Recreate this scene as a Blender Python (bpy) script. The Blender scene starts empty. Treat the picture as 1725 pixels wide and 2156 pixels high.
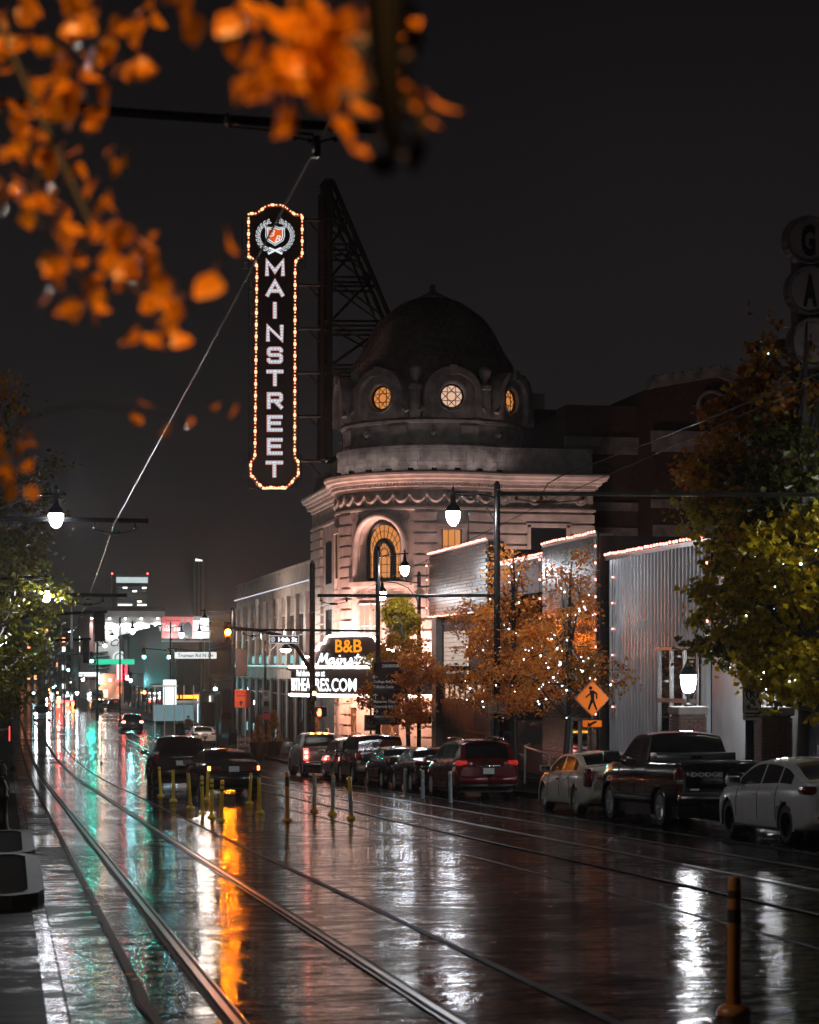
import bpy, bmesh, math, random
from mathutils import Vector, Matrix, noise as mnoise
random.seed(11)
RAD = math.radians
scene = bpy.context.scene
COL = scene.collection
# ------------------------------------------------------------------ camera
# street frame: +Y down the street, +X to the right of it, camera at the origin
F, CX, HY = 4300.0, 862.5, 1400.0
TH = math.atan((CX - 15.0) / F)
SN, CS = math.sin(TH), math.cos(TH)
cam_d = bpy.data.cameras.new('camera')
cam = bpy.data.objects.new('camera', cam_d)
COL.objects.link(cam)
cam.location = (0, 0, 0)
cam.rotation_euler = (RAD(90), 0, -TH)
cam_d.sensor_fit = 'HORIZONTAL'
cam_d.sensor_width = 24.0
cam_d.lens = F / 1725.0 * 24.0
cam_d.shift_y = (HY - 1078.0) / 1725.0
cam_d.clip_start = 0.1
cam_d.clip_end = 5000
cam_d.dof.use_dof = True
cam_d.dof.focus_distance = 95.0
cam_d.dof.aperture_fstop = 2.9
scene.camera = cam
# ------------------------------------------------------------------ night sky
world = bpy.data.worlds.new('World')
scene.world = world
world.use_nodes = True
wn, wl = world.node_tree.nodes, world.node_tree.links
bg = wn['Background']
geo = wn.new('ShaderNodeTexCoord')
sep = wn.new('ShaderNodeSeparateXYZ')
wl.new(geo.outputs['Generated'], sep.inputs[0])
rmp = wn.new('ShaderNodeValToRGB')
wl.new(sep.outputs['Z'], rmp.inputs[0])
rmp.color_ramp.elements[0].position = 0.0
rmp.color_ramp.elements[0].color = (0.0120, 0.0102, 0.0107, 1)
rmp.color_ramp.elements[1].position = 0.36
rmp.color_ramp.elements[1].color = (0.0030, 0.0027, 0.0030, 1)
e = rmp.color_ramp.elements.new(0.13)
e.color = (0.0090, 0.0079, 0.0084, 1)
cn = wn.new('ShaderNodeTexNoise'); cn.inputs['Scale'].default_value = 2.2; cn.inputs['Detail'].default_value = 5
wl.new(geo.outputs['Generated'], cn.inputs[0])
cm_ = wn.new('ShaderNodeMapRange'); cm_.inputs[1].default_value = 0.3; cm_.inputs[2].default_value = 0.7; cm_.inputs[3].default_value = 0.80; cm_.inputs[4].default_value = 1.2
wl.new(cn.outputs[0], cm_.inputs[0])
vm = wn.new('ShaderNodeVectorMath'); vm.operation = 'SCALE'
wl.new(rmp.outputs[0], vm.inputs[0]); wl.new(cm_.outputs[0], vm.inputs['Scale'])
wl.new(vm.outputs[0], bg.inputs[0])
bg.inputs[1].default_value = 0.72
scene.view_settings.view_transform = 'Standard'
scene.view_settings.look = 'None'
scene.view_settings.exposure = 0.9
scene.view_settings.gamma = 1.0
scene.view_settings.use_curve_mapping = False
scene.render.engine = 'CYCLES'
cy = scene.cycles
cy.use_denoising = True
cy.max_bounces = 6
cy.diffuse_bounces = 2
cy.glossy_bounces = 4
cy.transmission_bounces = 4
cy.transparent_max_bounces = 6
cy.volume_bounces = 0
cy.sample_clamp_indirect = 6.0
cy.sample_clamp_direct = 0.0
cy.caustics_reflective = False
cy.caustics_refractive = False
cy.use_light_tree = True

# ------------------------------------------------------------------ photo geometry helpers
def ray(px, py):
    a = (px - CX) / F
    return Vector((CS * a + SN, CS - SN * a, (HY - py) / F))
def onX(px, py, X):
    d = ray(px, py); return d * (X / d.x)
def onY(px, py, Y):
    d = ray(px, py); return d * (Y / d.y)
def atD(px, py, D):
    return ray(px, py) * D
def pchip(pts):
    xs = [p[0] for p in pts]; ys = [p[1] for p in pts]; n = len(xs)
    h = [xs[i+1]-xs[i] for i in range(n-1)]; dl = [(ys[i+1]-ys[i])/h[i] for i in range(n-1)]
    m = [0.0]*n; m[0] = dl[0]; m[-1] = dl[-1]
    for i in range(1, n-1):
        if dl[i-1]*dl[i] <= 0: m[i] = 0.0
        else:
            w1 = 2*h[i]+h[i-1]; w2 = h[i]+2*h[i-1]
            m[i] = (w1+w2)/(w1/dl[i-1]+w2/dl[i])
    def f(x):
        if x <= xs[0]: return ys[0]+m[0]*(x-xs[0])
        if x >= xs[-1]: return ys[-1]+m[-1]*(x-xs[-1])
        k = 0
        while x > xs[k+1]: k += 1
        t = (x-xs[k])/h[k]; t2 = t*t; t3 = t2*t
        return (2*t3-3*t2+1)*ys[k]+(t3-2*t2+t)*h[k]*m[k]+(-2*t3+3*t2)*ys[k+1]+(t3-t2)*h[k]*m[k+1]
    return f
# the street falls away from the camera, levels out, and climbs again far off
gz = pchip([(-80, 0.73), (0, -1.95), (60, -3.96), (90, -4.93), (110, -5.42), (130, -5.77), (160, -6.0),
            (200, -6.15), (300, -6.6), (420, -6.6), (700, -2.0), (1600, 14.0)])
def ground(px, py):
    d = ray(px, py); s = 5.0
    while s < 900:
        if d.z*s <= gz(d.y*s): break
        s += 0.25
    lo, hi = s-0.25, s
    for _ in range(20):
        m = (lo+hi)/2
        if d.z*m <= gz(d.y*m): hi = m
        else: lo = m
    return d*hi
def zm(zx, zy, ox, oy, sc):            # position in an enlarged detail -> photo coordinates
    return ((ox+zx/sc)/1.44928, (oy+zy/sc)/1.44928)

# ------------------------------------------------------------------ objects
def setp(o, **k):
    for a, b in k.items():
        if b is not None: o[a] = b
    return o
def thing(name, label, cat, loc=(0, 0, 0), group=None, rz=0.0):
    o = bpy.data.objects.new(name, None)
    COL.objects.link(o)
    o.empty_display_size = 0.2
    o.location = loc; o.rotation_euler = (0, 0, rz)
    setp(o, label=label, category=cat, group=group)
    return o
def is_root(p):
    return p is not None and p.type == 'EMPTY'
def finish(o, parent, world_coords=True):
    if parent is not None:
        o.parent = parent
        if is_root(parent) and world_coords:
            o.matrix_parent_inverse = Matrix.Translation(-Vector(parent.location))
    return o
def copy_tree(o, parent=None):
    kids = [c for c in KIDS.get(o.name, [])]
    c = o.copy(); COL.objects.link(c); c.parent = parent
    if parent is not None: c.matrix_parent_inverse = o.matrix_parent_inverse.copy()
    KIDS[c.name] = []
    for k in kids:
        kc = copy_tree(k, c); KIDS[c.name].append(kc)
    return c
KIDS = {}
def reg(o):
    KIDS.setdefault(o.name, [])
    if o.parent is not None: KIDS.setdefault(o.parent.name, []).append(o)
    return o

class MB:
    def __init__(s): s.v = []; s.f = []; s.m = []
    def add(s, vs, fs, mi=0):
        b = len(s.v); s.v += [tuple(p) for p in vs]
        for f in fs: s.f.append(tuple(i+b for i in f)); s.m.append(mi)
        return s
    def quad(s, a, b, c, d, mi=0): return s.add([a, b, c, d], [(0, 1, 2, 3)], mi)
    def box(s, x0, x1, y0, y1, z0, z1, mi=0, M=None):
        vs = [Vector((x, y, z)) for z in (z0, z1) for y in (y0, y1) for x in (x0, x1)]
        if M is not None: vs = [M @ p for p in vs]
        return s.add(vs, [(0, 2, 3, 1), (4, 5, 7, 6), (0, 1, 5, 4), (2, 6, 7, 3), (0, 4, 6, 2), (1, 3, 7, 5)], mi)
    def bevbox(s, x0, x1, y0, y1, z0, z1, b, mi=0, M=None):
        # box whose vertical edges and top edges are chamfered
        def ringp(i, z):
            return [(x0+b+i, y0+i, z), (x1-b-i, y0+i, z), (x1-i, y0+b+i, z), (x1-i, y1-b-i, z), (x1-b-i, y1-i, z), (x0+b+i, y1-i, z), (x0+i, y1-b-i, z), (x0+i, y0+b+i, z)]
        rs = [ringp(b*.6, z0), ringp(0, z0+b), ringp(0, z1-b), ringp(b*.6, z1)]
        vs = [Vector(p) for r in rs for p in r]
        if M is not None: vs = [M @ p for p in vs]
        fs = [tuple(range(7, -1, -1)), tuple(range(24, 32))]
        for k in range(3):
            for i in range(8):
                j = (i+1) % 8
                fs.append((k*8+i, k*8+j, k*8+8+j, k*8+8+i))
        return s.add(vs, fs, mi)
    def tube(s, pts, r, n=8, mi=0, caps=True):
        pts = [Vector(p) for p in pts]; m = len(pts)
        rs = r if isinstance(r, (list, tuple)) else [r]*m
        rings = []; up = None
        for i, p in enumerate(pts):
            if i == 0: t = pts[1]-p
            elif i == m-1: t = p-pts[i-1]
            else: t = (pts[i+1]-p).normalized()+(p-pts[i-1]).normalized()
            if t.length < 1e-9: t = Vector((0, 0, 1))
            t.normalize()
            if up is None:
                up = Vector((0, 0, 1)) if abs(t.z) < 0.95 else Vector((0, 1, 0))
            a = t.cross(up)
            if a.length < 1e-5: a = t.cross(Vector((1, 0, 0)))
            a.normalize(); bb = a.cross(t).normalized(); up = bb
            rings.append([p+(a*math.cos(2*math.pi*k/n)+bb*math.sin(2*math.pi*k/n))*rs[i] for k in range(n)])
        vs = [q for g in rings for q in g]; fs = []
        for i in range(m-1):
            for k in range(n):
                j = (k+1) % n
                fs.append((i*n+k, i*n+j, (i+1)*n+j, (i+1)*n+k))
        if caps: fs.append(tuple(range(n-1, -1, -1))); fs.append(tuple(range((m-1)*n, m*n)))
        return s.add(vs, fs, mi)
    def lathe(s, prof, n=16, c=(0, 0, 0), a0=0.0, a1=2*math.pi, mi=0, axis='z'):
        full = abs(a1-a0-2*math.pi) < 1e-6
        k = n if full else n+1
        vs = []
        for (r, z) in prof:
            for i in range(k):
                a = a0+(a1-a0)*i/n
                x, y = r*math.cos(a), r*math.sin(a)
                if axis == 'z': p = (c[0]+x, c[1]+y, c[2]+z)
                elif axis == 'y': p = (c[0]+x, c[1]+z, c[2]+y)
                else: p = (c[0]+z, c[1]+x, c[2]+y)
                vs.append(p)
        fs = []
        for j in range(len(prof)-1):
            for i in range(n):
                i2 = (i+1) % k if full else i+1
                fs.append((j*k+i, j*k+i2, (j+1)*k+i2, (j+1)*k+i))
        return s.add(vs, fs, mi)
    def sph(s, c, r, n=10, m=6, sz=1.0, mi=0):
        prof = [(r*math.sin(math.pi*i/m), -r*sz*math.cos(math.pi*i/m)) for i in range(m+1)]
        return s.lathe(prof, n, c, mi=mi)
    def prism(s, poly, fn, d0, d1, mi=0):
        # poly in 2D, fn(u, v, d) -> point
        n = len(poly)
        vs = [fn(u, v, d0) for u, v in poly]+[fn(u, v, d1) for u, v in poly]
        fs = [tuple(range(n)), tuple(range(2*n-1, n-1, -1))]
        for i in range(n):
            j = (i+1) % n
            fs.append((j, i, n+i, n+j))
        return s.add(vs, fs, mi)
    def arcbox(s, C, r0, r1, a0, a1, z0, z1, n=4, mi=0):
        vs = []
        for i in range(n+1):
            a = a0+(a1-a0)*i/n
            ca, sa = math.cos(a), math.sin(a)
            for (r, z) in ((r0, z0), (r1, z0), (r1, z1), (r0, z1)):
                vs.append((C[0]+r*ca, C[1]+r*sa, z))
        fs = [(0, 1, 2, 3), (n*4+3, n*4+2, n*4+1, n*4)]
        for i in range(n):
            for k in range(4):
                j = (k+1) % 4
                fs.append((i*4+j, i*4+k, (i+1)*4+k, (i+1)*4+j))
        return s.add(vs, fs, mi)
    def mesh(s, name, mats, smooth=None):
        me = bpy.data.meshes.new(name)
        me.from_pydata(s.v, [], s.f)
        for m in (mats if isinstance(mats, (list, tuple)) else [mats]): me.materials.append(m)
        if any(s.m): me.polygons.foreach_set('material_index', s.m)
        if smooth:
            me.polygons.foreach_set('use_smooth', [True]*len(s.f))
            me.update()
            if smooth < 170: me.set_sharp_from_angle(angle=RAD(smooth))
        me.update()
        return me
    def build(s, name, mats, parent=None, smooth=None, world=True, **props):
        o = bpy.data.objects.new(name, s.mesh(name, mats, smooth))
        COL.objects.link(o)
        finish(o, parent, world)
        setp(o, **props)
        return reg(o)
def inst(name, me, parent, loc=(0, 0, 0), rot=(0, 0, 0), sc=None, world=True):
    o = bpy.data.objects.new(name, me); COL.objects.link(o)
    o.location = loc; o.rotation_euler = rot
    if sc is not None: o.scale = sc
    finish(o, parent, world)
    return reg(o)

def text_geo(body, size=1.0, bold=0.0, shear=0.0, align='CENTER', extrude=0.0, spacing=1.0, res=3):
    cu = bpy.data.curves.new('lettering', 'FONT')
    cu.body = body; cu.size = size; cu.offset = bold; cu.shear = shear
    cu.align_x = align; cu.align_y = 'CENTER'; cu.extrude = extrude
    cu.space_character = spacing; cu.resolution_u = res
    o = bpy.data.objects.new('lettering', cu); COL.objects.link(o)
    dg = bpy.context.evaluated_depsgraph_get()
    me = o.evaluated_get(dg).to_mesh()
    vs = [v.co.copy() for v in me.vertices]; fs = [tuple(p.vertices) for p in me.polygons]
    o.evaluated_get(dg).to_mesh_clear()
    bpy.data.objects.remove(o); bpy.data.curves.remove(cu)
    return vs, fs
def fit_text(body, w, h, bold=0.0, **k):
    # lettering stretched to fill w by h, centred on 0
    vs, fs = text_geo(body, bold=bold, **k)
    x0 = min(v.x for v in vs); x1 = max(v.x for v in vs); y0 = min(v.y for v in vs); y1 = max(v.y for v in vs)
    sx = w/(x1-x0) if w else h/(y1-y0); sy = h/(y1-y0)
    return [Vector(((v.x-(x0+x1)/2)*sx, (v.y-(y0+y1)/2)*sy, v.z)) for v in vs], fs
def ribbon(pts, w, closed=False):
    # flat stroke outline as quads with mitred joints (2D)
    P = [Vector((p[0], p[1])) for p in pts]; n = len(P); vs = []; fs = []
    for i in range(n):
        a = P[i]-P[i-1] if (i > 0 or closed) else P[1]-P[0]
        b = P[(i+1) % n]-P[i] if (i < n-1 or closed) else P[-1]-P[-2]
        a = a.normalized(); b = b.normalized()
        na = Vector((-a.y, a.x)); nb = Vector((-b.y, b.x)); m = na+nb
        if m.length < 1e-6: m = na
        m = m.normalized(); k = min(1.8, 1/max(0.3, m.dot(na)))
        vs += [P[i]+m*w/2*k, P[i]-m*w/2*k]
    for i in range(n if closed else n-1):
        j = (i+1) % n
        fs.append((2*i, 2*i+1, 2*j+1, 2*j))
    return vs, fs
# ------------------------------------------------------------------ materials
MATS = {}
def nm(name):
    m = bpy.data.materials.new(name); m.use_nodes = True
    return m, m.node_tree.nodes, m.node_tree.links, m.node_tree.nodes['Principled BSDF']
def pm(name, col, rough=0.5, metal=0.0, var=0.25, vs=2.0, bump=0.0, bs=30.0, coat=0.0, spec=0.5, rvar=0.0, stretch=None):
    if name in MATS: return MATS[name]
    m, n, l, b = nm(name)
    b.inputs['Roughness'].default_value = rough
    b.inputs['Metallic'].default_value = metal
    b.inputs['Coat Weight'].default_value = coat
    b.inputs['Coat Roughness'].default_value = 0.04
    b.inputs['Specular IOR Level'].default_value = spec
    tc = n.new('ShaderNodeTexCoord'); vec = tc.outputs['Object']
    if stretch:
        mp = n.new('ShaderNodeMapping'); mp.inputs['Scale'].default_value = stretch
        l.new(vec, mp.inputs[0]); vec = mp.outputs[0]
    if var > 0:
        t = n.new('ShaderNodeTexNoise'); t.inputs['Scale'].default_value = vs; t.inputs['Detail'].default_value = 6
        l.new(vec, t.inputs[0])
        r = n.new('ShaderNodeValToRGB'); l.new(t.outputs[0], r.inputs[0])
        r.color_ramp.elements[0].position = 0.3; r.color_ramp.elements[1].position = 0.72
        r.color_ramp.elements[0].color = tuple(c*(1-var) for c in col)+(1,)
        r.color_ramp.elements[1].color = tuple(min(1, c*(1+var)) for c in col)+(1,)
        l.new(r.outputs[0], b.inputs['Base Color'])
        if rvar > 0:
            mr = n.new('ShaderNodeMapRange'); mr.inputs[3].default_value = max(0.02, rough-rvar); mr.inputs[4].default_value = min(1, rough+rvar)
            l.new(t.outputs[0], mr.inputs[0]); l.new(mr.outputs[0], b.inputs['Roughness'])
    else: b.inputs['Base Color'].default_value = tuple(col)+(1,)
    if bump > 0:
        t2 = n.new('ShaderNodeTexNoise'); t2.inputs['Scale'].default_value = bs; t2.inputs['Detail'].default_value = 4
        l.new(vec, t2.inputs[0])
        bp = n.new('ShaderNodeBump'); bp.inputs['Strength'].default_value = bump; bp.inputs['Distance'].default_value = 0.02
        l.new(t2.outputs[0], bp.inputs['Height']); l.new(bp.outputs[0], b.inputs['Normal'])
    MATS[name] = m
    return m
def em(name, col, strength, sample=True, base=(0.02, 0.02, 0.02)):
    if name in MATS: return MATS[name]
    m, n, l, b = nm(name)
    b.inputs['Base Color'].default_value = tuple(base)+(1,)
    b.inputs['Emission Color'].default_value = tuple(col)+(1,)
    b.inputs['Emission Strength'].default_value = strength
    if not sample: m.cycles.emission_sampling = 'NONE'
    MATS[name] = m
    return m
def leafmat(name, cols, trans=0.45):
    if name in MATS: return MATS[name]
    m, n, l, b = nm(name)
    out = n['Material Output']
    g = n.new('ShaderNodeNewGeometry')
    r = n.new('ShaderNodeValToRGB'); l.new(g.outputs['Random Per Island'], r.inputs[0])
    els = r.color_ramp.elements
    while len(els) < len(cols): els.new(0.5)
    for i, c in enumerate(cols):
        els[i].position = i/max(1, len(cols)-1); els[i].color = tuple(c)+(1,)
    oi = n.new('ShaderNodeObjectInfo'); hs = n.new('ShaderNodeHueSaturation')
    mr = n.new('ShaderNodeMapRange'); mr.inputs[3].default_value = 0.8; mr.inputs[4].default_value = 1.25
    l.new(oi.outputs['Random'], mr.inputs[0]); l.new(mr.outputs[0], hs.inputs['Value']); l.new(r.outputs[0], hs.inputs['Color'])
    l.new(hs.outputs[0], b.inputs['Base Color'])
    b.inputs['Roughness'].default_value = 0.35
    tr = n.new('ShaderNodeBsdfTranslucent'); l.new(hs.outputs[0], tr.inputs[0])
    mx = n.new('ShaderNodeMixShader'); mx.inputs[0].default_value = trans
    l.new(b.outputs[0], mx.inputs[1]); l.new(tr.outputs[0], mx.inputs[2]); l.new(mx.outputs[0], out.inputs[0])
    MATS[name] = m
    return m
def wet(name, col, sx=0.75, sy=3.0, r0=0.03, r1=0.15, bump=0.95, puddle=0.5, fine=0.5, var=0.4):
    # rain-wet paving: patches of standing water between coarse damp ground, ripples running across the street
    if name in MATS: return MATS[name]
    m, n, l, b = nm(name)
    tc = n.new('ShaderNodeTexCoord'); vec = tc.outputs['Object']
    def noise(scale, det, mapping=None, rough=0.5):
        v = vec
        if mapping:
            mp = n.new('ShaderNodeMapping'); mp.inputs['Scale'].default_value = mapping; l.new(vec, mp.inputs[0]); v = mp.outputs[0]
        t = n.new('ShaderNodeTexNoise'); t.inputs['Scale'].default_value = scale; t.inputs['Detail'].default_value = det
        t.inputs['Roughness'].default_value = rough
        l.new(v, t.inputs[0]); return t.outputs[0]
    def mrange(x, a0, a1, b0, b1):
        q = n.new('ShaderNodeMapRange'); l.new(x, q.inputs[0])
        for i, v in enumerate((a0, a1, b0, b1)): q.inputs[i+1].default_value = v
        return q.outputs[0]
    def math2(op, x, y):
        q = n.new('ShaderNodeMath'); q.operation = op
        for i, v in enumerate((x, y)):
            if isinstance(v, (int, float)): q.inputs[i].default_value = v
            else: l.new(v, q.inputs[i])
        return q.outputs[0]
    pn = math2('ADD', math2('MULTIPLY', noise(1.0, 6, (2.0, 3.2, 1), 0.66), 0.58), math2('MULTIPLY', noise(0.30, 4), 0.42))
    pud = mrange(pn, puddle-0.035, puddle+0.035, 0, 1)     # 1 = rough damp ground, 0 = water film
    rip = noise(1.0, 4, (sx, sy, 1), 0.55)
    rip2 = noise(1.0, 3, (sx*4.0, sy*5.0, 1), 0.6)
    gr = noise(95.0, 2)
    base = n.new('ShaderNodeValToRGB'); l.new(noise(2.2, 8, None, 0.65), base.inputs[0])
    base.color_ramp.elements[0].position = 0.3; base.color_ramp.elements[1].position = 0.75
    base.color_ramp.elements[0].color = tuple(c*(1-var) for c in col)+(1,)
    base.color_ramp.elements[1].color = tuple(c*(1+var) for c in col)+(1,)
    l.new(base.outputs[0], b.inputs['Base Color'])
    l.new(mrange(pud, 0, 1, r0, r1), b.inputs['Roughness'])
    b.inputs['IOR'].default_value = 1.105
    h = math2('ADD', math2('MULTIPLY', rip, 1.0), math2('MULTIPLY', rip2, 0.22))
    h = math2('ADD', h, math2('MULTIPLY', gr, fine*0.002))
    bp = n.new('ShaderNodeBump'); bp.inputs['Strength'].default_value = bump; bp.inputs['Distance'].default_value = 0.04
    l.new(mrange(pud, 0, 1, 0.5, 0.03), b.inputs['Specular IOR Level'])
    l.new(h, bp.inputs['Height']); l.new(bp.outputs[0], b.inputs['Normal'])
    MATS[name] = m
    return m
def signmat(name, cols, scale=8.0, strength=0.0):
    return pm(name, cols, 0.35, 0, 0.08, scale)

M_ASPH = wet('wet_asphalt', (0.013, 0.013, 0.014))
M_CONC = wet('wet_concrete', (0.018, 0.018, 0.018), 0.7, 3.2, 0.03, 0.15, 0.95, 0.49)
M_WALK = wet('wet_sidewalk', (0.011, 0.011, 0.011), 2.0, 5.0, 0.08, 0.40, 0.35, 0.40, 0.5)
M_GUT = wet('gutter_concrete', (0.035, 0.035, 0.035), 3.0, 6.0, 0.07, 0.30, 0.45, 0.49, 0.7)
M_CURB = pm('curb_concrete', (0.013, 0.012, 0.011), 0.5, 0, 0.35, 3, 0.3, 25, spec=0.06)
M_EARTH = pm('dark_ground', (0.006, 0.006, 0.005), 0.9, 0, 0.4, 0.5, spec=0.05)
M_STEEL = pm('rail_steel', (0.065, 0.062, 0.06), 0.30, 1.0, 0.3, 6, 0.05, 60)
M_GAP = pm('flangeway_shadow_rubber', (0.006, 0.006, 0.006), 0.6, 0, 0, spec=0.08)
M_SEAM = pm('joint_tar', (0.004, 0.004, 0.004), 0.55, 0, 0.2, 8, spec=0.05)
M_STONE = pm('terracotta_stone', (0.46, 0.385, 0.35), 0.48, 0, 0.30, 1.3, 0.25, 18)
M_STONE2 = pm('terracotta_stone_weathered', (0.28, 0.245, 0.23), 0.42, 0, 0.45, 1.6, 0.3, 14)
M_ORN = pm('terracotta_ornament', (0.30, 0.26, 0.235), 0.5, 0, 0.5, 3, 0.3, 20)
M_SHIN = pm('dome_shingle', (0.085, 0.072, 0.058), 0.27, 0.0, 0.45, 3, 0.1, 30)
M_COPPER = pm('dome_cap_metal', (0.16, 0.16, 0.15), 0.35, 0.7, 0.3, 3)
M_IRON = pm('black_iron', (0.012, 0.012, 0.013), 0.38, 0.3, 0.3, 4)
M_TOWER = pm('painted_steel_tower', (0.014, 0.013, 0.013), 0.45, 0.4, 0.4, 3)
M_POLE = pm('black_pole_paint', (0.010, 0.010, 0.011), 0.22, 0.2, 0.2, 4)
M_DARKBR = pm('dark_brick', (0.075, 0.036, 0.028), 0.7, 0, 0.4, 5, 0.4, 30)
M_BRICK = pm('red_brick', (0.14, 0.055, 0.038), 0.42, 0, 0.4, 5, 0.3, 40)
M_BRICKG = pm('glazed_brown_brick', (0.032, 0.027, 0.025), 0.36, 0, 0.3, 6, 0.2, 40)
M_MORT = pm('mortar', (0.10, 0.09, 0.08), 0.8, 0, 0.3, 6)
M_MORTD = pm('mortar_dark', (0.04, 0.034, 0.03), 0.75, 0, 0.3, 6)
M_GRAN = pm('polished_granite', (0.11, 0.092, 0.085), 0.22, 0, 0.45, 24, 0.0)
M_CORR = pm('galvanised_sheet', (0.44, 0.475, 0.50), 0.27, 0.35, 0.16, 3, 0.06, 14, stretch=(1, 1, 0.25))
M_PANEL = pm('flat_metal_panel', (0.36, 0.365, 0.37), 0.33, 0.4, 0.12, 2, 0.03, 10)
M_ALU = pm('aluminium_frame', (0.5, 0.5, 0.5), 0.3, 0.8, 0.1, 4)
M_GLASS = pm('dark_window_glass', (0.010, 0.011, 0.013), 0.05, 0, 0.3, 1.5, 0.0, 5, spec=0.8)
M_WOOD = pm('weathered_wood_board', (0.10, 0.085, 0.075), 0.55, 0, 0.35, 4, 0.3, 8, stretch=(3, 3, 0.3))
M_DOORW = pm('bronze_door', (0.10, 0.055, 0.035), 0.35, 0.3, 0.3, 5)
M_WHITEP = pm('white_paint', (0.62, 0.6, 0.57), 0.5, 0, 0.12, 5)
M_GREYP = pm('grey_render', (0.16, 0.155, 0.15), 0.6, 0, 0.3, 2)
M_DKBLD = pm('dark_building_wall', (0.045, 0.042, 0.042), 0.6, 0, 0.35, 1.2)
M_BLACK = pm('matte_black', (0.008, 0.008, 0.008), 0.45, 0, 0)
M_CHROME = pm('chrome', (0.6, 0.6, 0.6), 0.12, 1.0, 0)
M_RUBBER = pm('tyre_rubber', (0.012, 0.012, 0.012), 0.55, 0, 0.2, 8)
M_RIM = pm('alloy_rim', (0.62, 0.62, 0.63), 0.28, 0.35, 0.1, 8)
M_RIMD = pm('black_rim', (0.02, 0.02, 0.02), 0.2, 0.6, 0.1, 8)
M_YEL = pm('yellow_flex_plastic', (0.62, 0.40, 0.02), 0.32, 0, 0.22, 5)
M_ORG = pm('orange_flex_plastic', (0.60, 0.20, 0.02), 0.35, 0, 0.2, 5)
M_GREYPOST = pm('grey_white_flex_plastic', (0.33, 0.40, 0.42), 0.32, 0, 0.2, 6)
M_REFLW = pm('silver_reflective_tape', (0.6, 0.6, 0.58), 0.25, 0.5, 0.35, 9)
M_BLKTAPE = pm('dark_tape', (0.05, 0.035, 0.02), 0.4, 0, 0.3, 6)
M_BARK = pm('wet_bark', (0.035, 0.028, 0.022), 0.4, 0, 0.45, 7, 0.6, 25, stretch=(3, 3, 0.6))
M_SIGNW = pm('white_sign_sheet', (0.66, 0.66, 0.64), 0.35, 0, 0.06, 6)
M_SIGNK = pm('black_sign_ink', (0.006, 0.006, 0.006), 0.8, 0, 0, spec=0.1)
M_SIGNR = pm('red_sign_sheet', (0.42, 0.02, 0.02), 0.35, 0, 0.08, 6)
M_LENSR = pm('unlit_red_lens', (0.16, 0.006, 0.008), 0.12, 0, 0.2, 12, coat=0.6)
M_LENSA = pm('unlit_amber_lens', (0.35, 0.10, 0.01), 0.12, 0, 0.2, 12, coat=0.6)
M_LENSW = pm('unlit_clear_lens', (0.5, 0.5, 0.5), 0.1, 0.3, 0.2, 12, coat=0.6)
M_BANNER = pm('banner_black_vinyl', (0.016, 0.016, 0.018), 0.16, 0, 0.3, 3, 0.5, 2.2)
# light sources
E_NEON = em('white_neon', (1.0, 0.66, 0.56), 15.0)
E_TXT = em('white_lit_letter', (0.95, 0.97, 1.0), 1.4)
E_ORANGETXT = em('orange_lit_letter', (1.0, 0.30, 0.01), 0.7)
E_LETTER = em('bulb_letter_white', (0.80, 0.84, 0.92), 0.30)
E_LEDGE = em('red_edge_neon', (1.0, 0.14, 0.09), 0.28, False)
E_BULB = em('amber_sign_bulb', (1.0, 0.33, 0.16), 1.9, False)
E_TROUGH = pm('sign_trough_copper', (0.50, 0.20, 0.12), 0.3, 0.6, 0.15, 6)
E_STRING = em('pink_string_bulb', (1.0, 0.30, 0.22), 3.4, False)
E_FAIRY = em('cool_fairy_bulb', (0.72, 0.88, 1.0), 5.0, False)
E_LAMP = em('street_lamp_globe', (0.93, 0.95, 1.0), 185.0)
E_LAMPF = em('far_lamp_globe', (0.9, 0.97, 1.0), 70.0)
E_WINO = em('lit_window_orange', (1.0, 0.36, 0.09), 0.36)
E_WINP = em('lit_window_pale', (1.0, 0.62, 0.42), 0.42)
E_CYAN = em('cyan_lit_panel', (0.30, 0.85, 0.90), 0.40)
E_TAIL = em('lit_tail_lamp', (1.0, 0.07, 0.05), 7.0)
E_AMBER = em('lit_amber_signal', (1.0, 0.18, 0.002), 1700.0)
E_AMBER2 = em('lit_amber_lens_small', (1.0, 0.42, 0.06), 12.0)
E_TEAL = em('lit_green_signal', (0.02, 1.0, 0.70), 400.0)
E_TEALW = em('lit_green_signal_pale', (0.25, 0.92, 1.0), 330.0)
E_RED = em('lit_red_signal', (1.0, 0.06, 0.03), 90.0)
E_HAND = em('lit_hand_symbol', (1.0, 0.12, 0.05), 5.0)
E_HEAD = em('lit_headlamp', (0.92, 0.97, 1.0), 28.0)
E_SIGNB = em('backlit_sign', (0.85, 0.90, 0.92), 0.85)
E_REDNEON = em('red_neon', (1.0, 0.05, 0.06), 4.0)
E_LED = em('orange_led_board', (1.0, 0.28, 0.02), 2.2)
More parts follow.
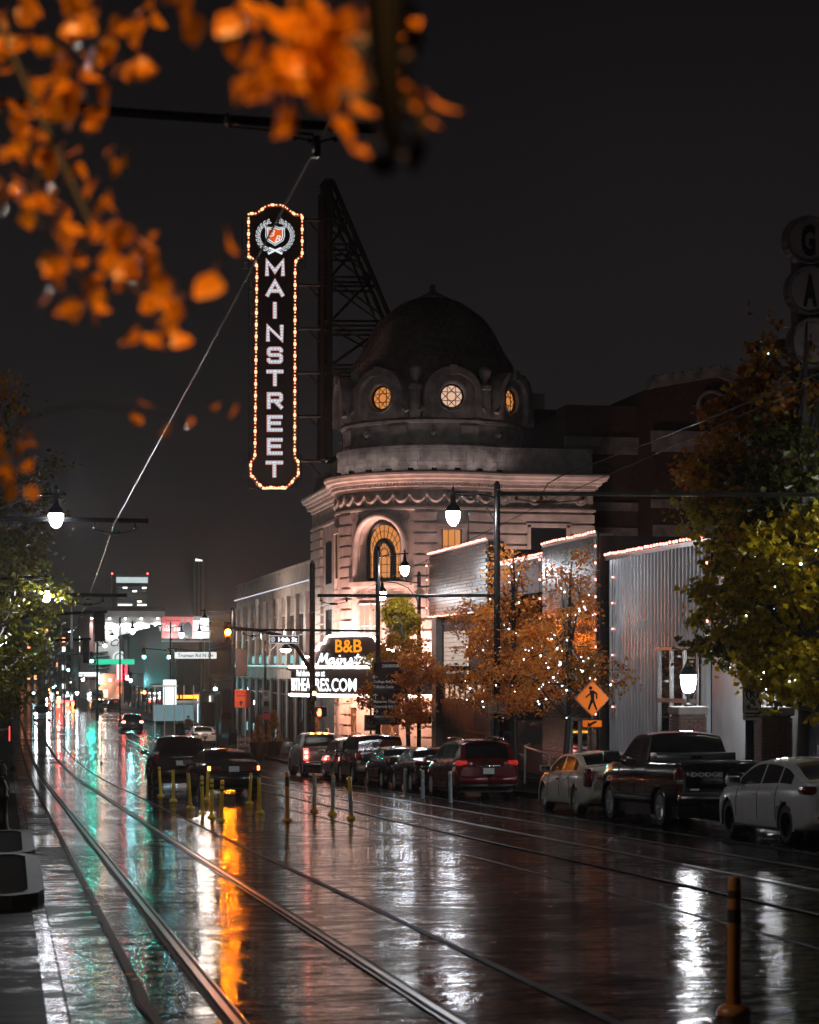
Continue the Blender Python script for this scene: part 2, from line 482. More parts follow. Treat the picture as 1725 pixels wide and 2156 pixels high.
# ------------------------------------------------------------------ ground, street, tracks, pavements
def strip_mb(mb, x0, x1, y0, y1, dz, step=2.0, mi=0, xs=1):
    n = max(1, int(math.ceil((y1-y0)/step)))
    b = len(mb.v)
    for i in range(n+1):
        y = y0+(y1-y0)*i/n
        for k in range(xs+1):
            mb.v.append((x0+(x1-x0)*k/xs, y, gz(y)+dz))
    for i in range(n):
        for k in range(xs):
            a = b+i*(xs+1)+k
            mb.f.append((a, a+1, a+xs+2, a+xs+1)); mb.m.append(mi)
    return mb
g = MB()
strip_mb(g, -400, 700, -60, 1600, -0.06, 8.0, xs=6)
g.build('ground', M_EARTH, kind='structure')
g = MB(); strip_mb(g, 0.40, 15.12, -12, 620, 0.0, 2.0, xs=2)
g.build('road', M_ASPH, kind='structure')
g = MB()
strip_mb(g, 15.12, 90, 95.2, 107.0, 0.0, 2.0)
strip_mb(g, -60, 0.40, 95.2, 107.0, 0.0, 2.0)
g.build('side_street', M_ASPH, kind='structure')
def slab(mb, x0, x1, y0, y1, h, step=3.0):
    n = max(1, int((y1-y0)/step)); b = len(mb.v)
    for i in range(n+1):
        y = y0+(y1-y0)*i/n; z = gz(y)
        mb.v += [(x0, y, z-0.05), (x0, y, z+h), (x1, y, z+h), (x1, y, z-0.05)]
    for i in range(n):
        for k in range(3):
            a = b+i*4+k; mb.f.append((a, a+4, a+5, a+1)); mb.m.append(0)
    mb.f.append((b, b+1, b+2, b+3)); mb.m.append(0)
    e_ = b+n*4; mb.f.append((e_+3, e_+2, e_+1, e_)); mb.m.append(0)
# pavements: kerb stones in front, flags behind
def pavement(name, x0, x1, y0, y1, kerb_x, label=None):
    mb = MB(); slab(mb, x0, x1, y0, y1, 0.135)
    o = mb.build(name, M_WALK, kind='structure')
    y = y0; k = 0
    while y < min(y1, 130) and y1 > 5:
        if y > 10:
            b = MB(); ye = min(y+1.8, y1)-0.012
            xa, xb = (kerb_x-0.15, kerb_x) if kerb_x > x0+1 else (kerb_x, kerb_x+0.15)
            z0, z1 = gz(y), gz(ye)
            q = 0.145
            xm = xa+0.02 if kerb_x < x0+1 else xb-0.02
            vs = [(xa, y, z0-.05), (xb, y, z0-.05), (xb, ye, z1-.05), (xa, ye, z1-.05),
                  (xa if kerb_x > x0+1 else xm, y, z0+q), (xb if kerb_x < x0+1 else xm, y, z0+q), (xb if kerb_x < x0+1 else xm, ye, z1+q), (xa if kerb_x > x0+1 else xm, ye, z1+q)]
            b.add(vs, [(0, 3, 2, 1), (4, 5, 6, 7), (0, 1, 5, 4), (1, 2, 6, 5), (2, 3, 7, 6), (3, 0, 4, 7)])
            b.build('kerb_stone', M_GUT, o)
        y += 1.8
    return o
pavement('pavement', 15.12, 60, 12, 94.6, 15.12)
pavement('pavement', 15.12, 60, 107.6, 420, 15.12)
pavement('pavement', -20, 0.40, -8, 94.6, 0.40)
pavement('pavement', -20, 0.40, 107.6, 420, 0.40)
# flag joints on the near pavement
mb = MB()
for k in range(60):
    y = 14+k*1.5
    z = gz(y)+0.1372; z2 = gz(y+0.02)+0.1372
    if y < 94: mb.quad((-6, y, z), (0.25, y, z), (0.25, y+0.02, z2), (-6, y+0.02, z2))
mb.build('pavement_joints', M_SEAM, kind='structure')
# gutter along the left kerb with its ragged seam
mb = MB(); strip_mb(mb, 0.41, 0.95, -10, 200, 0.005, 1.5)
mb.build('gutter', M_GUT, kind='structure')
mb = MB(); n = 260
for i in range(n+1):
    y = 8+i*0.42
    w = 0.012+0.03*abs(mnoise.noise(Vector((0, y*0.9, 3))))+0.01*random.random()
    c = 0.955+0.05*mnoise.noise(Vector((7, y*0.5, 0)))
    z = gz(y)+0.0148
    mb.v += [(c-w, y, z), (c, y, z+0.012*random.random()), (c+w, y, z)]
    if i:
        a = 3*i
        mb.f += [(a-3, a-2, a+1, a), (a-2, a-1, a+2, a+1)]; mb.m += [0, 0]
mb.build('gutter_seam', M_SEAM, kind='structure')

def track(xa, xb, x0, x1, y0, y1, label, jitter):
    t = thing('streetcar_track', label, 'track', (xa, y0, gz(y0)), 'streetcar tracks set in the street')
    y = y0; rnd = random.Random(jitter)
    while y < 130:
        L = 4.2+rnd.random()*1.6
        mb = MB()
        ye = y+L-0.02
        for i in range(3):
            pass
        n = 3
        b0 = 0
        tilt = (rnd.random()-0.5)*0.006
        for i in range(n+1):
            yy = y+(ye-y)*i/n; z = gz(yy)
            mb.v += [(x0, yy, z-0.03), (x0, yy, z+0.008+tilt), (x1, yy, z+0.008-tilt), (x1, yy, z-0.03)]
        for i in range(n):
            for k in range(3):
                a = i*4+k; mb.f.append((a, a+4, a+5, a+1)); mb.m.append(0)
        mb.f += [(0, 1, 2, 3), (n*4+3, n*4+2, n*4+1, n*4)]; mb.m += [0, 0]
        mb.build('slab_panel', M_CONC, t)
        y += L
    for x, sgn in ((xa, 1), (xb, -1)):
        mb = MB()
        strip_mb(mb, x-0.085, x-0.028, y0, 240, 0.0135, 2.0)
        strip_mb(mb, x+0.028, x+0.085, y0, 240, 0.0135, 2.0)
        mb.build('rail_boot', M_GAP, t)
        mb = MB()
        n = 150
        for i in range(n+1):
            yy = y0+(240-y0)*i/n; z = gz(yy)
            mb.v += [(x-0.029, yy, z+0.008), (x-0.026, yy, z+0.026), (x+0.026, yy, z+0.026), (x+0.029, yy, z+0.008)]
            if i:
                for k in range(3):
                    a = (i-1)*4+k; mb.f.append((a, a+4, a+5, a+1)); mb.m.append(0)
        xg = x+sgn*0.07
        strip_mb(mb, xg-0.008, xg+0.008, y0, 240, 0.021, 2.0)
        mb.build('rail', M_STEEL, t)
    # tar joint where slab meets asphalt
    mb = MB()
    for xx in (x0, x1):
        strip_mb(mb, xx-0.05, xx+0.03, y0, 160, 0.0165, 2.0)
    mb.build('edge_joint', M_SEAM, t)
    return t
track(1.50, 2.94, 0.99, 3.97, 9.0, 240, 'near pair of rails in a wet concrete slab beside the left kerb', 3)
track(9.55, 10.99, 8.35, 12.25, 9.0, 240, 'far pair of rails in a wet slab nearer the parked cars', 4)
# wandering construction joint in the asphalt between the tracks
mb = MB()
pts = [onp for onp in [(5.7, 12), (5.72, 30), (5.8, 60), (5.75, 100)]]
for i in range(60):
    y = 10+i*1.6; c = 6.9+0.25*math.sin(y*0.05)+0.03*mnoise.noise(Vector((0, y, 0)))
    z = gz(y)+0.004
    mb.v += [(c-0.035, y, z), (c+0.035, y, z)]
    if i: mb.f.append((2*i-2, 2*i-1, 2*i+1, 2*i)); mb.m.append(0)
mb.build('road_joint', M_SEAM, kind='structure')
# painted stop line and crosswalk before the side street, parking lane line
M_PAINT = wet('worn_road_paint', (0.22, 0.22, 0.21), 1.2, 9, 0.10, 0.3, 0.3, 0.5, 0.35)
mb = MB()
for i in range(30):
    y = 20+i*2.5
    strip_mb(mb, 12.36, 12.46, y, y+2.4, 0.0125, 1.2)
strip_mb(mb, 4.3, 8.2, 91.0, 91.5, 0.004, 0.5)
mb.build('lane_marking', M_PAINT, kind='structure')
# raised planting beds on the near pavement: a curb frame with dark soil
for (y0, y1, lab) in ((21.6, 26.5, 'low concrete planting bed on the left pavement, the one nearer the camera'), (29.3, 33.5, 'low concrete planting bed on the left pavement, the farther one')):
    t = thing('planting_bed', lab, 'planter', (-1.0, y0, gz(y0)+0.135), 'planting beds along the left kerb')
    mb = MB(); z = gz(y0)+0.13; h = 0.15
    pr = [(-3.2, y0), (0.05, y0), (0.32, y0+0.25), (0.39, y0+0.6), (0.39, y1-0.4), (0.2, y1), (-3.2, y1)]
    inn = [(-3.0, y0+0.18), (0.0, y0+0.18), (0.16, y0+0.32), (0.22, y0+0.62), (0.22, y1-0.45), (0.1, y1-0.16), (-3.0, y1-0.16)]
    k = len(pr)
    vs = [(x, y, z-0.1) for x, y in pr]+[(x, y, z+h) for x, y in pr]+[(x, y, z+h) for x, y in inn]+[(x, y, z+h-0.1) for x, y in inn]
    fs = []
    for i in range(k):
        j = (i+1) % k
        for q in range(3): fs.append((q*k+i, q*k+j, (q+1)*k+j, (q+1)*k+i))
    mb.add(vs, fs); mb.build('curb_frame', M_CURB, t)
    mb = MB(); mb.add([(x, y, z+h-0.02) for x, y in inn], [tuple(range(k))]); mb.build('soil', M_EARTH, t); BEDS = globals().setdefault('BEDS', []); BEDS.append((y0, y1, z+h, t))
# ------------------------------------------------------------------ the domed theatre on the corner
TC = (24.35, 116.55); TR = 5.57; TS0 = 111.7; TE = 19.5
def ta(phi): return RAD(225+phi)                     # phi: 0 = corner diagonal, + = towards the right
def tp(phi, r, z): return Vector((TC[0]+r*math.cos(ta(phi)), TC[1]+r*math.sin(ta(phi)), z))
TG = gz(TC[1])+0.14
th = thing('theatre', 'pale terracotta corner theatre with a dark shingled dome and round lit windows', 'theatre', (TC[0], TC[1], TG))
# --- walls
def arcwall(mb, r, p0, p1, z0, z1, n=24, mi=0):
    b = len(mb.v)
    for i in range(n+1):
        p = p0+(p1-p0)*i/n
        mb.v += [tp(p, r, z0), tp(p, r, z1)]
    for i in range(n):
        mb.f.append((b+2*i, b+2*i+2, b+2*i+3, b+2*i+1)); mb.m.append(mi)
mb = MB()
arcwall(mb, TR, -75, -14.5, TG, 9.8); arcwall(mb, TR, 14.5, 75, TG, 9.8)
# diagonal entrance bay with the great arch cut through it (half width 14.5 deg)
AW, ZS, ZT = 14.5, 6.78, 8.2      # springing and crown of the inner arch line
def arch_z(p): return ZS+math.sqrt(max(0, 1-(p/AW)**2))*1.42
n = 28; b = len(mb.v)
for i in range(n+1):
    p = -AW+2*AW*i/n
    mb.v += [tp(p, TR, arch_z(p)), tp(p, TR, 9.8), tp(p, TR-0.75, arch_z(p)-0.0)]
for i in range(n):
    a = b+3*i
    mb.f += [(a, a+3, a+4, a+1), (a, a+2, a+5, a+3)]; mb.m += [0, 0]
# reveal sides + sill + below the sill
for s in (-1, 1):
    mb.quad(tp(s*AW, TR, 4.72), tp(s*AW, TR, ZS), tp(s*AW, TR-0.75, ZS), tp(s*AW, TR-0.75, 4.72))
arcwall(mb, TR, -AW, AW, -2.3, 4.72, 12)
arcwall(mb, TR-0.02, -AW, AW, TG, -2.3, 8)
b = len(mb.v)
for i in range(9):
    p = -AW+2*AW*i/8; mb.v += [tp(p, TR+0.02, 4.72), tp(p, TR-0.8, 4.72)]
for i in range(8): mb.f.append((b+2*i, b+2*i+1, b+2*i+3, b+2*i+2)); mb.m.append(0)
# straight faces: north wing and east flank
mb.box(26.8, 32.6, TS0, TS0+14, TG, 10.8)
mb.box(TE, TE+9, 119.0, 131.4, TG, 10.8)
mb.build('wall', M_STONE, th, 40)
# --- recessed great window
win = MB()
def archpane(mb, hw, zs, rise, zb, r, n=20, mi=0):
    pts = []
    for i in range(n+1):
        a = math.pi*i/n; pts.append((-hw*math.cos(a), zs+rise*math.sin(a)))
    vs = [tp(p, r, z) for p, z in pts]+[tp(hw, r, zb), tp(-hw, r, zb)]
    mb.add(vs, [tuple(range(len(vs)))], mi)
archpane(win, 13.5, 6.72, 1.30, 4.76, TR-0.62)
wo = win.build('arched_window', E_WINO, th)
fr = MB(); rr = TR-0.58
def pt2(p, z): return tp(p, rr, z)
outer = [(-13.3*math.cos(math.pi*i/24), 6.72+1.28*math.sin(math.pi*i/24)) for i in range(25)]
fr.tube([pt2(-13.3, 4.78)]+[pt2(*q) for q in outer]+[pt2(13.3, 4.78)], 0.13, 6)
mid = [(-6.6*math.cos(math.pi*i/20), 6.15+0.85*math.sin(math.pi*i/20)) for i in range(21)]
fr.tube([pt2(-6.6, 4.78)]+[pt2(*q) for q in mid]+[pt2(6.6, 4.78)], 0.17, 6)
inn = [(-3.2*math.cos(math.pi*i/14), 6.15+0.40*math.sin(math.pi*i/14)) for i in range(15)]
fr.tube([pt2(*q) for q in inn], 0.03, 5)
for i in range(1, 10):
    a = math.pi*i/10
    fr.tube([pt2(-6.9*math.cos(a), 6.2+0.9*math.sin(a)), pt2(-13*math.cos(a), 6.72+1.24*math.sin(a))], 0.022, 4)
for i in range(1, 8):
    a = math.pi*i/8
    fr.tube([pt2(-3.2*math.cos(a), 6.15+0.4*math.sin(a)), pt2(-6.3*math.cos(a), 6.15+0.8*math.sin(a))], 0.02, 4)
ring2 = [(-9.9*math.cos(math.pi*i/20), 6.45+1.08*math.sin(math.pi*i/20)) for i in range(21)]
fr.tube([pt2(*q) for q in ring2], 0.02, 4)
for p in (-10.9, -8.9, -2.2, 2.2, 8.9, 10.9): fr.tube([pt2(p, 4.78), pt2(p, 6.3)], 0.02, 4)
for z in (5.2, 5.65, 6.1): fr.tube([pt2(p, z) for p in (-13, -7, 0, 7, 13)], 0.02, 4)
fr.tube([pt2(p, 4.83) for p in (-13.4, -7, 0, 7, 13.4)], 0.1, 6)
fr.build('window_frame', M_IRON, wo)
# moulded stone archivolt
mb = MB(); pts = [tp(-17.2, TR+0.06, 4.6)]
for i in range(29):
    a = math.pi*i/28; pts.append(tp(-17.2*math.cos(a), TR+0.06, 6.76+1.62*math.sin(a)))
pts.append(tp(17.2, TR+0.06, 4.6))
mb.tube(pts, 0.20, 8); mb.tube([p+Vector((-.08, -.08, 0)) for p in pts], 0.07, 6)
mb.build('archivolt', M_STONE, th, 60)
mb = MB(); mb.arcbox(TC, TR-0.1, TR+0.34, ta(-21), ta(21), 4.40, 4.66, 10); mb.arcbox(TC, TR-0.1, TR+0.22, ta(-20), ta(20), 4.26, 4.40, 10)
mb.build('window_sill', M_STONE, th)
def ornament(mb, p0, p1, z0, z1, r, cnt, seed, sz):
    rd = random.Random(seed)
    for i in range(cnt):
        p = p0+(p1-p0)*rd.random(); z = z0+(z1-z0)*rd.random(); c = tp(p, r, z)
        s_ = sz*(0.6+0.7*rd.random())
        a0 = rd.random()*6.28; k = 6
        pts = []
        for q in range(k+1):
            a = a0+q/k*4.2; rr_ = s_*(1-0.11*q)
            pp = p+math.degrees(rr_*math.cos(a)/r); zz = z+rr_*math.sin(a)
            pts.append(tp(min(p1, max(p0, pp)), r, min(z1, max(z0, zz))))
        mb.tube(pts, [sz*0.26*(1-0.1*q) for q in range(k+1)], 5)
mb = MB(); mb.arcbox(TC, TR, TR+0.10, ta(-17), ta(17), 3.66, 3.74, 8); mb.arcbox(TC, TR, TR+0.10, ta(-17), ta(17), 4.14, 4.22, 8)
ornament(mb, -16.5, 16.5, 3.78, 4.12, TR+0.05, 50, 5, 0.12)
mb.build('carved_panel', M_ORN, th, 60)
mb = MB(); ornament(mb, -20, -13, 7.9, 8.7, TR+0.04, 16, 6, 0.13); ornament(mb, 13, 20, 7.9, 8.7, TR+0.04, 16, 7, 0.13)
mb.build('spandrel_carving', M_ORN, th, 60)
# tall window below, behind the marquee crest
mb = MB()
for p0, p1 in ((-14.2, -5.2), (-4.2, 4.2), (5.2, 14.2)):
    mb.add([tp(p0, TR+0.045, 0.2), tp(p1, TR+0.045, 0.2), tp(p1, TR+0.045, 3.4), tp(p0, TR+0.045, 3.4)], [(0, 1, 2, 3)])
w2 = mb.build('foyer_window', E_WINP, th)
mb = MB()
for p in (-14.5, -9.7, -4.7, 0, 4.7, 9.7, 14.5): mb.tube([tp(p, TR+0.06, 0.1), tp(p, TR+0.06, 3.5)], 0.035 if abs(p) in (9.7, 0) else 0.11, 5)
for z in (1.1, 2.2, 3.45): mb.tube([tp(p, TR+0.07, z) for p in (-14.5, -7, 0, 7, 14.5)], 0.03 if z < 3 else 0.09, 5)
mb.build('window_frame', M_STONE2, w2)
# side windows of the rotunda
for pc in (-44, 44):
    mb = MB()
    mb.add([tp(pc-5.4, TR+0.05, 5.0), tp(pc+5.4, TR+0.05, 5.0), tp(pc+5.4, TR+0.05, 7.5), tp(pc-5.4, TR+0.05, 7.5)], [(0, 1, 2, 3)])
    w = mb.build('side_window', E_WINO, th)
    mb = MB()
    for p in (-5.5, -2, 1.8, 5.5): mb.tube([tp(pc+p, TR+0.07, 5.0), tp(pc+p, TR+0.07, 7.55)], 0.02 if abs(p) < 5 else 0.05, 4)
    for z in (5.7, 6.6): mb.tube([tp(pc-5.5, TR+0.07, z), tp(pc+5.5, TR+0.07, z)], 0.02, 4)
    mb.build('window_frame', M_IRON, w)
    mb = MB()
    for s in (-1, 1): mb.arcbox(TC, TR, TR+0.16, ta(pc+s*7.2-1.4), ta(pc+s*7.2+1.4), 4.6, 7.55, 2)
    mb.arcbox(TC, TR, TR+0.22, ta(pc-9), ta(pc+9), 7.55, 7.85, 4)
    mb.build('window_surround', M_STONE, th)
    mb = MB()
    mb.add([tp(pc-5, TR+0.05, 0.3), tp(pc+5, TR+0.05, 0.3), tp(pc+5, TR+0.05, 3.3), tp(pc-5, TR+0.05, 3.3)], [(0, 1, 2, 3)])
    w = mb.build('side_window', E_WINP, th)
# rusticated courses: piers of projecting stone bands
zs = [8.02-0.6*k for k in range(24)]
for (p0, p1) in ((-73, -54), (-36, -22.5), (22.5, 35.5), (54, 73)):
    for z in zs:
        if z < TG+0.3: continue
        if -1.9 < z < 0.3 and p0 < 30: continue
        mb = MB(); mb.arcbox(TC, TR-0.05, TR+0.17, ta(p0), ta(p1), z, z+0.47, max(3, int((p1-p0)/4)))
        mb.build('stone_course', M_STONE, th)
for z in zs[:12]:
    mb = MB()
    if 6.5 < z+0.47 and z < 7.72:
        MB().box(26.72, 28.75, TS0-0.15, TS0+0.3, z, z+0.47).build('stone_course', M_STONE, th); mb.box(31.2, 32.68, TS0-0.15, TS0+0.3, z, z+0.47)
    else: mb.box(26.72, 32.68, TS0-0.15, TS0+0.3, z, z+0.47)
    mb.build('stone_course', M_STONE, th)
for z in zs[:23]:
    if z < TG+0.3: continue
    for y0, y1 in ((119.4, 122.2), (127.2, 131.45)): MB().box(TE-0.15, TE+0.3, y0, y1, z, z+0.47).build('stone_course', M_STONE, th)
mb = MB()
for (x0, x1, z0, z1) in ((28.75, 28.95, 6.3, 7.9), (31.05, 31.25, 6.3, 7.9), (28.7, 31.3, 7.75, 7.98)):
    mb.box(x0, x1, TS0-0.2, TS0+0.1, z0, z1)
wo = MB().box(28.9, 31.1, TS0-0.03, TS0+0.05, 6.2, 7.78).build('side_window', M_GLASS, th)
mb.build('window_surround', M_STONE, wo)
mb = MB(); mb.box(TE-0.02, TE+0.1, 123.6, 125.9, 5.0, 7.6)
for k, z in enumerate((0.2,)): mb.box(TE-0.02, TE+0.1, 123.6, 125.9, z, 3.4)
mb.build('side_window', M_GLASS, th)
# --- entablature: moulding, frieze with garlands, dentils, cornice
def band(name, prof, mats, smooth=30, p0=-74, p1=74, n=60):
    # prof: (projection, z) swept round the rotunda and along both straight faces
    mb = MB(); k = len(prof)
    path = []
    yl = 131.5
    for y in (yl, 120.4): path.append((lambda pr, y=y: (TE-pr, y)))
    e0 = math.degrees(math.acos((TC[0]-TE)/TR))
    ph0 = -(45-0)-math.degrees(math.asin(max(-1, min(1, (TC[0]-TE)/TR))))*0
    for i in range(n+1):
        p = p0+(p1-p0)*i/n
        path.append((lambda pr, p=p: (TC[0]+(TR+pr)*math.cos(ta(p)), TC[1]+(TR+pr)*math.sin(ta(p)))))
    for x in (27.0, 32.6): path.append((lambda pr, x=x: (x, TS0-pr)))
    path.append((lambda pr: (32.6+max(pr, 0)*0+pr, TS0-pr)))
    path.append((lambda pr: (32.6+pr, TS0+10)))
    for fn in path:
        for (pr, z) in prof:
            x, y = fn(pr); mb.v.append((x, y, z))
    m = len(path)
    for i in range(m-1):
        for q in range(k-1):
            a = i*k+q; mb.f.append((a, a+k, a+k+1, a+1)); mb.m.append(0)
    return mb.build(name, mats, th, smooth)
band('string_course', [(0.0, 8.62), (0.16, 8.66), (0.16, 8.78), (0.05, 8.86), (0, 8.9)], M_STONE)
band('frieze_ground', [(0.03, 8.86), (0.03, 9.82)], M_ORN)
band('cornice', [(0.02, 9.72), (0.12, 9.76), (0.12, 9.9), (0.26, 9.94), (0.26, 10.06), (0.42, 10.16), (0.46, 10.3), (0.66, 10.36), (0.70, 10.50), (0.76, 10.56), (0.78, 10.68), (0.68, 10.78), (0.0, 10.84)], M_STONE)
mb = MB()
for i in range(-72, 73, 2): mb.arcbox(TC, TR+0.24, TR+0.38, ta(i*1.0-0.62), ta(i*1.0+0.62), 9.93, 10.12, 1)
for k in range(30): mb.box(27.0+k*0.19, 27.11+k*0.19, TS0-0.38, TS0-0.2, 9.93, 10.12)
for k in range(56): mb.box(TE-0.38, TE-0.2, 120.6+k*0.195, 120.72+k*0.195, 9.93, 10.12)
mb.build('dentils', M_STONE, th, kind='stuff')
mb = MB()
for i in range(14):
    p0 = -68+i*9.8; pts = []
    for q in range(9):
        u = q/8; pts.append(tp(p0+9.8*u, TR+0.10, 9.55-0.42*math.sin(math.pi*u)))
    mb.tube(pts, [0.05, 0.09, 0.12, 0.14, 0.15, 0.14, 0.12, 0.09, 0.05], 6)
    ornament(mb, p0+2, p0+7.8, 8.95, 9.4, TR+0.14, 9, i, 0.08)
    mb.sph(tp(p0, TR+0.1, 9.5), 0.13, 8, 5); mb.tube([tp(p0, TR+0.1, 9.45), tp(p0, TR+0.08, 9.0)], [0.08, 0.03], 5)
mb.build('frieze_garlands', M_ORN, th, 60)
for x in (27.45, 29.2, 31.9):
    mb = MB()
    mb.lathe([(0.30, -0.03), (0.34, 0.0), (0.34, 0.05), (0.24, 0.07), (0.22, 0.03), (0.1, 0.1), (0, 0.1)], 14, (x, TS0-0.03, 9.33), axis='y')
    for v in range(len(mb.v)): mb.v[v] = (mb.v[v][0], 2*(TS0-0.03)-mb.v[v][1], mb.v[v][2])
    mb.build('rosette', M_ORN, th, 60)
# --- parapet in blocks (ring and straight faces)
def ring_blocks(name, r0, r1, z0, z1, dphi, p0, p1, off, mat, joint=0.010):
    p = p0-off
    while p < p1:
        a = max(p, p0); b_ = min(p+dphi, p1)
        if b_-a > 0.6:
            mb = MB(); mb.arcbox(TC, r0, r1+random.uniform(-.006, .006), ta(a)+joint/r1, ta(b_)-joint/r1, z0+0.006, z1-0.006, 2)
            mb.build(name, mat, th)
        p += dphi
mb = MB()
arcwall(mb, TR-0.22, -180, 180, 10.7, 12.22, 48); mb.build('parapet_core', M_MORTD, th)
for (z0, z1, d, o) in ((10.82, 11.10, 11, 0), (11.10, 11.38, 11, 5.5), (11.38, 11.92, 9, 2), (11.92, 12.06, 9, 6), (12.06, 12.24, 9, 3)):
    ring_blocks('stone_block', TR-0.4, TR-0.02+(0.06 if z1 > 12.2 else 0), z0, z1, d, -80, 92, o, M_STONE2)
def straight_blocks(axis, c, x0, x1, z0, z1, w, off):
    x = x0-off
    while x < x1:
        a = max(x, x0)+0.006; b_ = min(x+w, x1)-0.006
        if b_-a > 0.1:
            mb = MB(); j = random.uniform(-.006, .006)
            if axis == 'x': mb.box(a, b_, c+j, c+0.3, z0+0.006, z1-0.006)
            else: mb.box(c+j, c+0.3, a, b_, z0+0.006, z1-0.006)
            mb.build('stone_block', M_STONE2, th)
        x += w
mb = MB(); mb.box(27.0, 32.55, TS0+0.07, TS0+0.4, 10.7, 12.2); mb.box(TE+0.07, TE+0.4, 120.5, 131.4, 10.7, 12.3); mb.build('parapet_core', M_MORTD, th)
for (z0, z1, w, o) in ((10.82, 11.10, 1.05, 0), (11.10, 11.38, 1.05, .5), (11.38, 11.92, 0.88, .3), (11.92, 12.06, .88, .7), (12.06, 12.24, .88, .1)):
    straight_blocks('x', TS0+0.02, 27.0, 32.6, z0, z1, w, o)
for (z0, z1, w, o) in ((10.82, 11.2, 1.5, 0), (11.2, 12.0, 1.5, .5), (12.0, 12.35, 1.5, .3)):
    straight_blocks('y', TE+0.02, 120.6, 131.4, z0, z1, w, o)
# --- drum
DR = 5.25
mb = MB()
mb.lathe([(DR+0.05, 11.9), (DR+0.05, 12.42), (DR-0.02, 12.46), (DR-0.02, 13.5), (DR+0.08, 13.54), (DR+0.14, 13.68), (DR-0.1, 13.8), (4.72, 13.82), (4.72, 15.6)], 72, (TC[0], TC[1], 0))
mb.build('drum', M_STONE2, th, 40)
for k in range(16):
    p = k*22.5+11.25-33+33
    mb = MB()
    if k % 2 == 0:
        mb.arcbox(TC, DR-0.05, DR+0.07, ta(p-6), ta(p+6), 12.52, 13.38, 3)
        mb.arcbox(TC, DR, DR+0.10, ta(p-6), ta(p+6), 13.28, 13.38, 3); mb.arcbox(TC, DR, DR+0.10, ta(p-6), ta(p+6), 12.52, 12.62, 3)
        mb.arcbox(TC, DR, DR+0.10, ta(p-6), ta(p-5), 12.62, 13.28, 1); mb.arcbox(TC, DR, DR+0.10, ta(p+5), ta(p+6), 12.62, 13.28, 1)
        mb.build('drum_panel', M_STONE2, th)
    else:
        c = tp(p, DR-0.02, 12.95); mb.sph(c, 0.2, 10, 6); pts = [tp(p+math.degrees(0.27*math.cos(a*0.524)/DR), DR+0.02, 12.95+0.27*math.sin(a*0.524)) for a in range(13)]
        mb.tube(pts, 0.05, 6); mb.build('rosette', M_ORN, th, 60)
# --- dome: solid under-shell, courses of shingles over it
domez = [(14.35, 4.85), (15.8, 4.92), (16.6, 4.84), (17.17, 4.72), (18.06, 4.20), (19.06, 3.68), (19.94, 3.12), (20.55, 2.38), (21.0, 1.75), (21.3, 0.95)]
domer = pchip(domez)
mb = MB(); prof = [(domer(z)-0.05, z) for z in [15.0+i*0.314 for i in range(21)]]
mb.lathe(prof, 64, (TC[0], TC[1], 0)); mb.build('dome', M_SHIN, th, 60)
dome = bpy.data.objects['dome']
rows = []; z = 15.5
acc = [15.5]
while z < 21.22:
    r_ = domer(z); sl = (domer(z+0.02)-r_)/0.02
    z += 0.255/math.sqrt(1+sl*sl); acc.append(z)
shing = []
for i in range(len(acc)-1):
    z0, z1 = acc[i], min(acc[i+1]+0.06, 21.3)
    r0, r1 = domer(z0)+0.035, domer(z1)+0.004
    cnt = max(8, int(2*math.pi*r0/0.36))
    for k in range(cnt):
        pc = (k+(0.5 if i % 2 else 0))*360.0/cnt
        rel = (pc-33+180) % 360-180
        if abs(rel) > 105: continue
        h = 180.0/cnt*0.97; j = random.uniform(-0.012, 0.012)
        zm_ = z0+(z1-z0)*0.38; rm_ = r0+(r1-r0)*0.38
        vs = [tp(pc, r0+j, z0), tp(pc+h*0.62, r0+j-.004, z0+(z1-z0)*0.1), tp(pc+h, rm_+j-.01, zm_), tp(pc+h, r1, z1), tp(pc-h, r1, z1), tp(pc-h, rm_+j-.01, zm_), tp(pc-h*0.62, r0+j-.004, z0+(z1-z0)*0.1)]
        shing.append((abs(rel)+i*3.0, vs))
shing.sort(key=lambda q: q[0])
for _, vs in shing[:300]:
    MB().add(vs, [(0, 1, 2, 3, 4, 5, 6)]).build('shingle', M_SHIN, dome, world=False)
mb = MB()
for _, vs in shing[300:]: mb.add(vs, [(0, 1, 2, 3, 4, 5, 6)])
mb.build('shingles', M_SHIN, dome, world=False, kind='stuff')
mb = MB(); mb.lathe([(1.05, 21.2), (1.08, 21.32), (0.85, 21.42), (0.45, 21.62), (0.22, 21.75), (0.20, 21.82)], 20, (TC[0], TC[1], 0)); mb.sph((TC[0], TC[1], 22.0), 0.20, 12, 8)
mb.build('dome_cap', M_COPPER, th, 50)
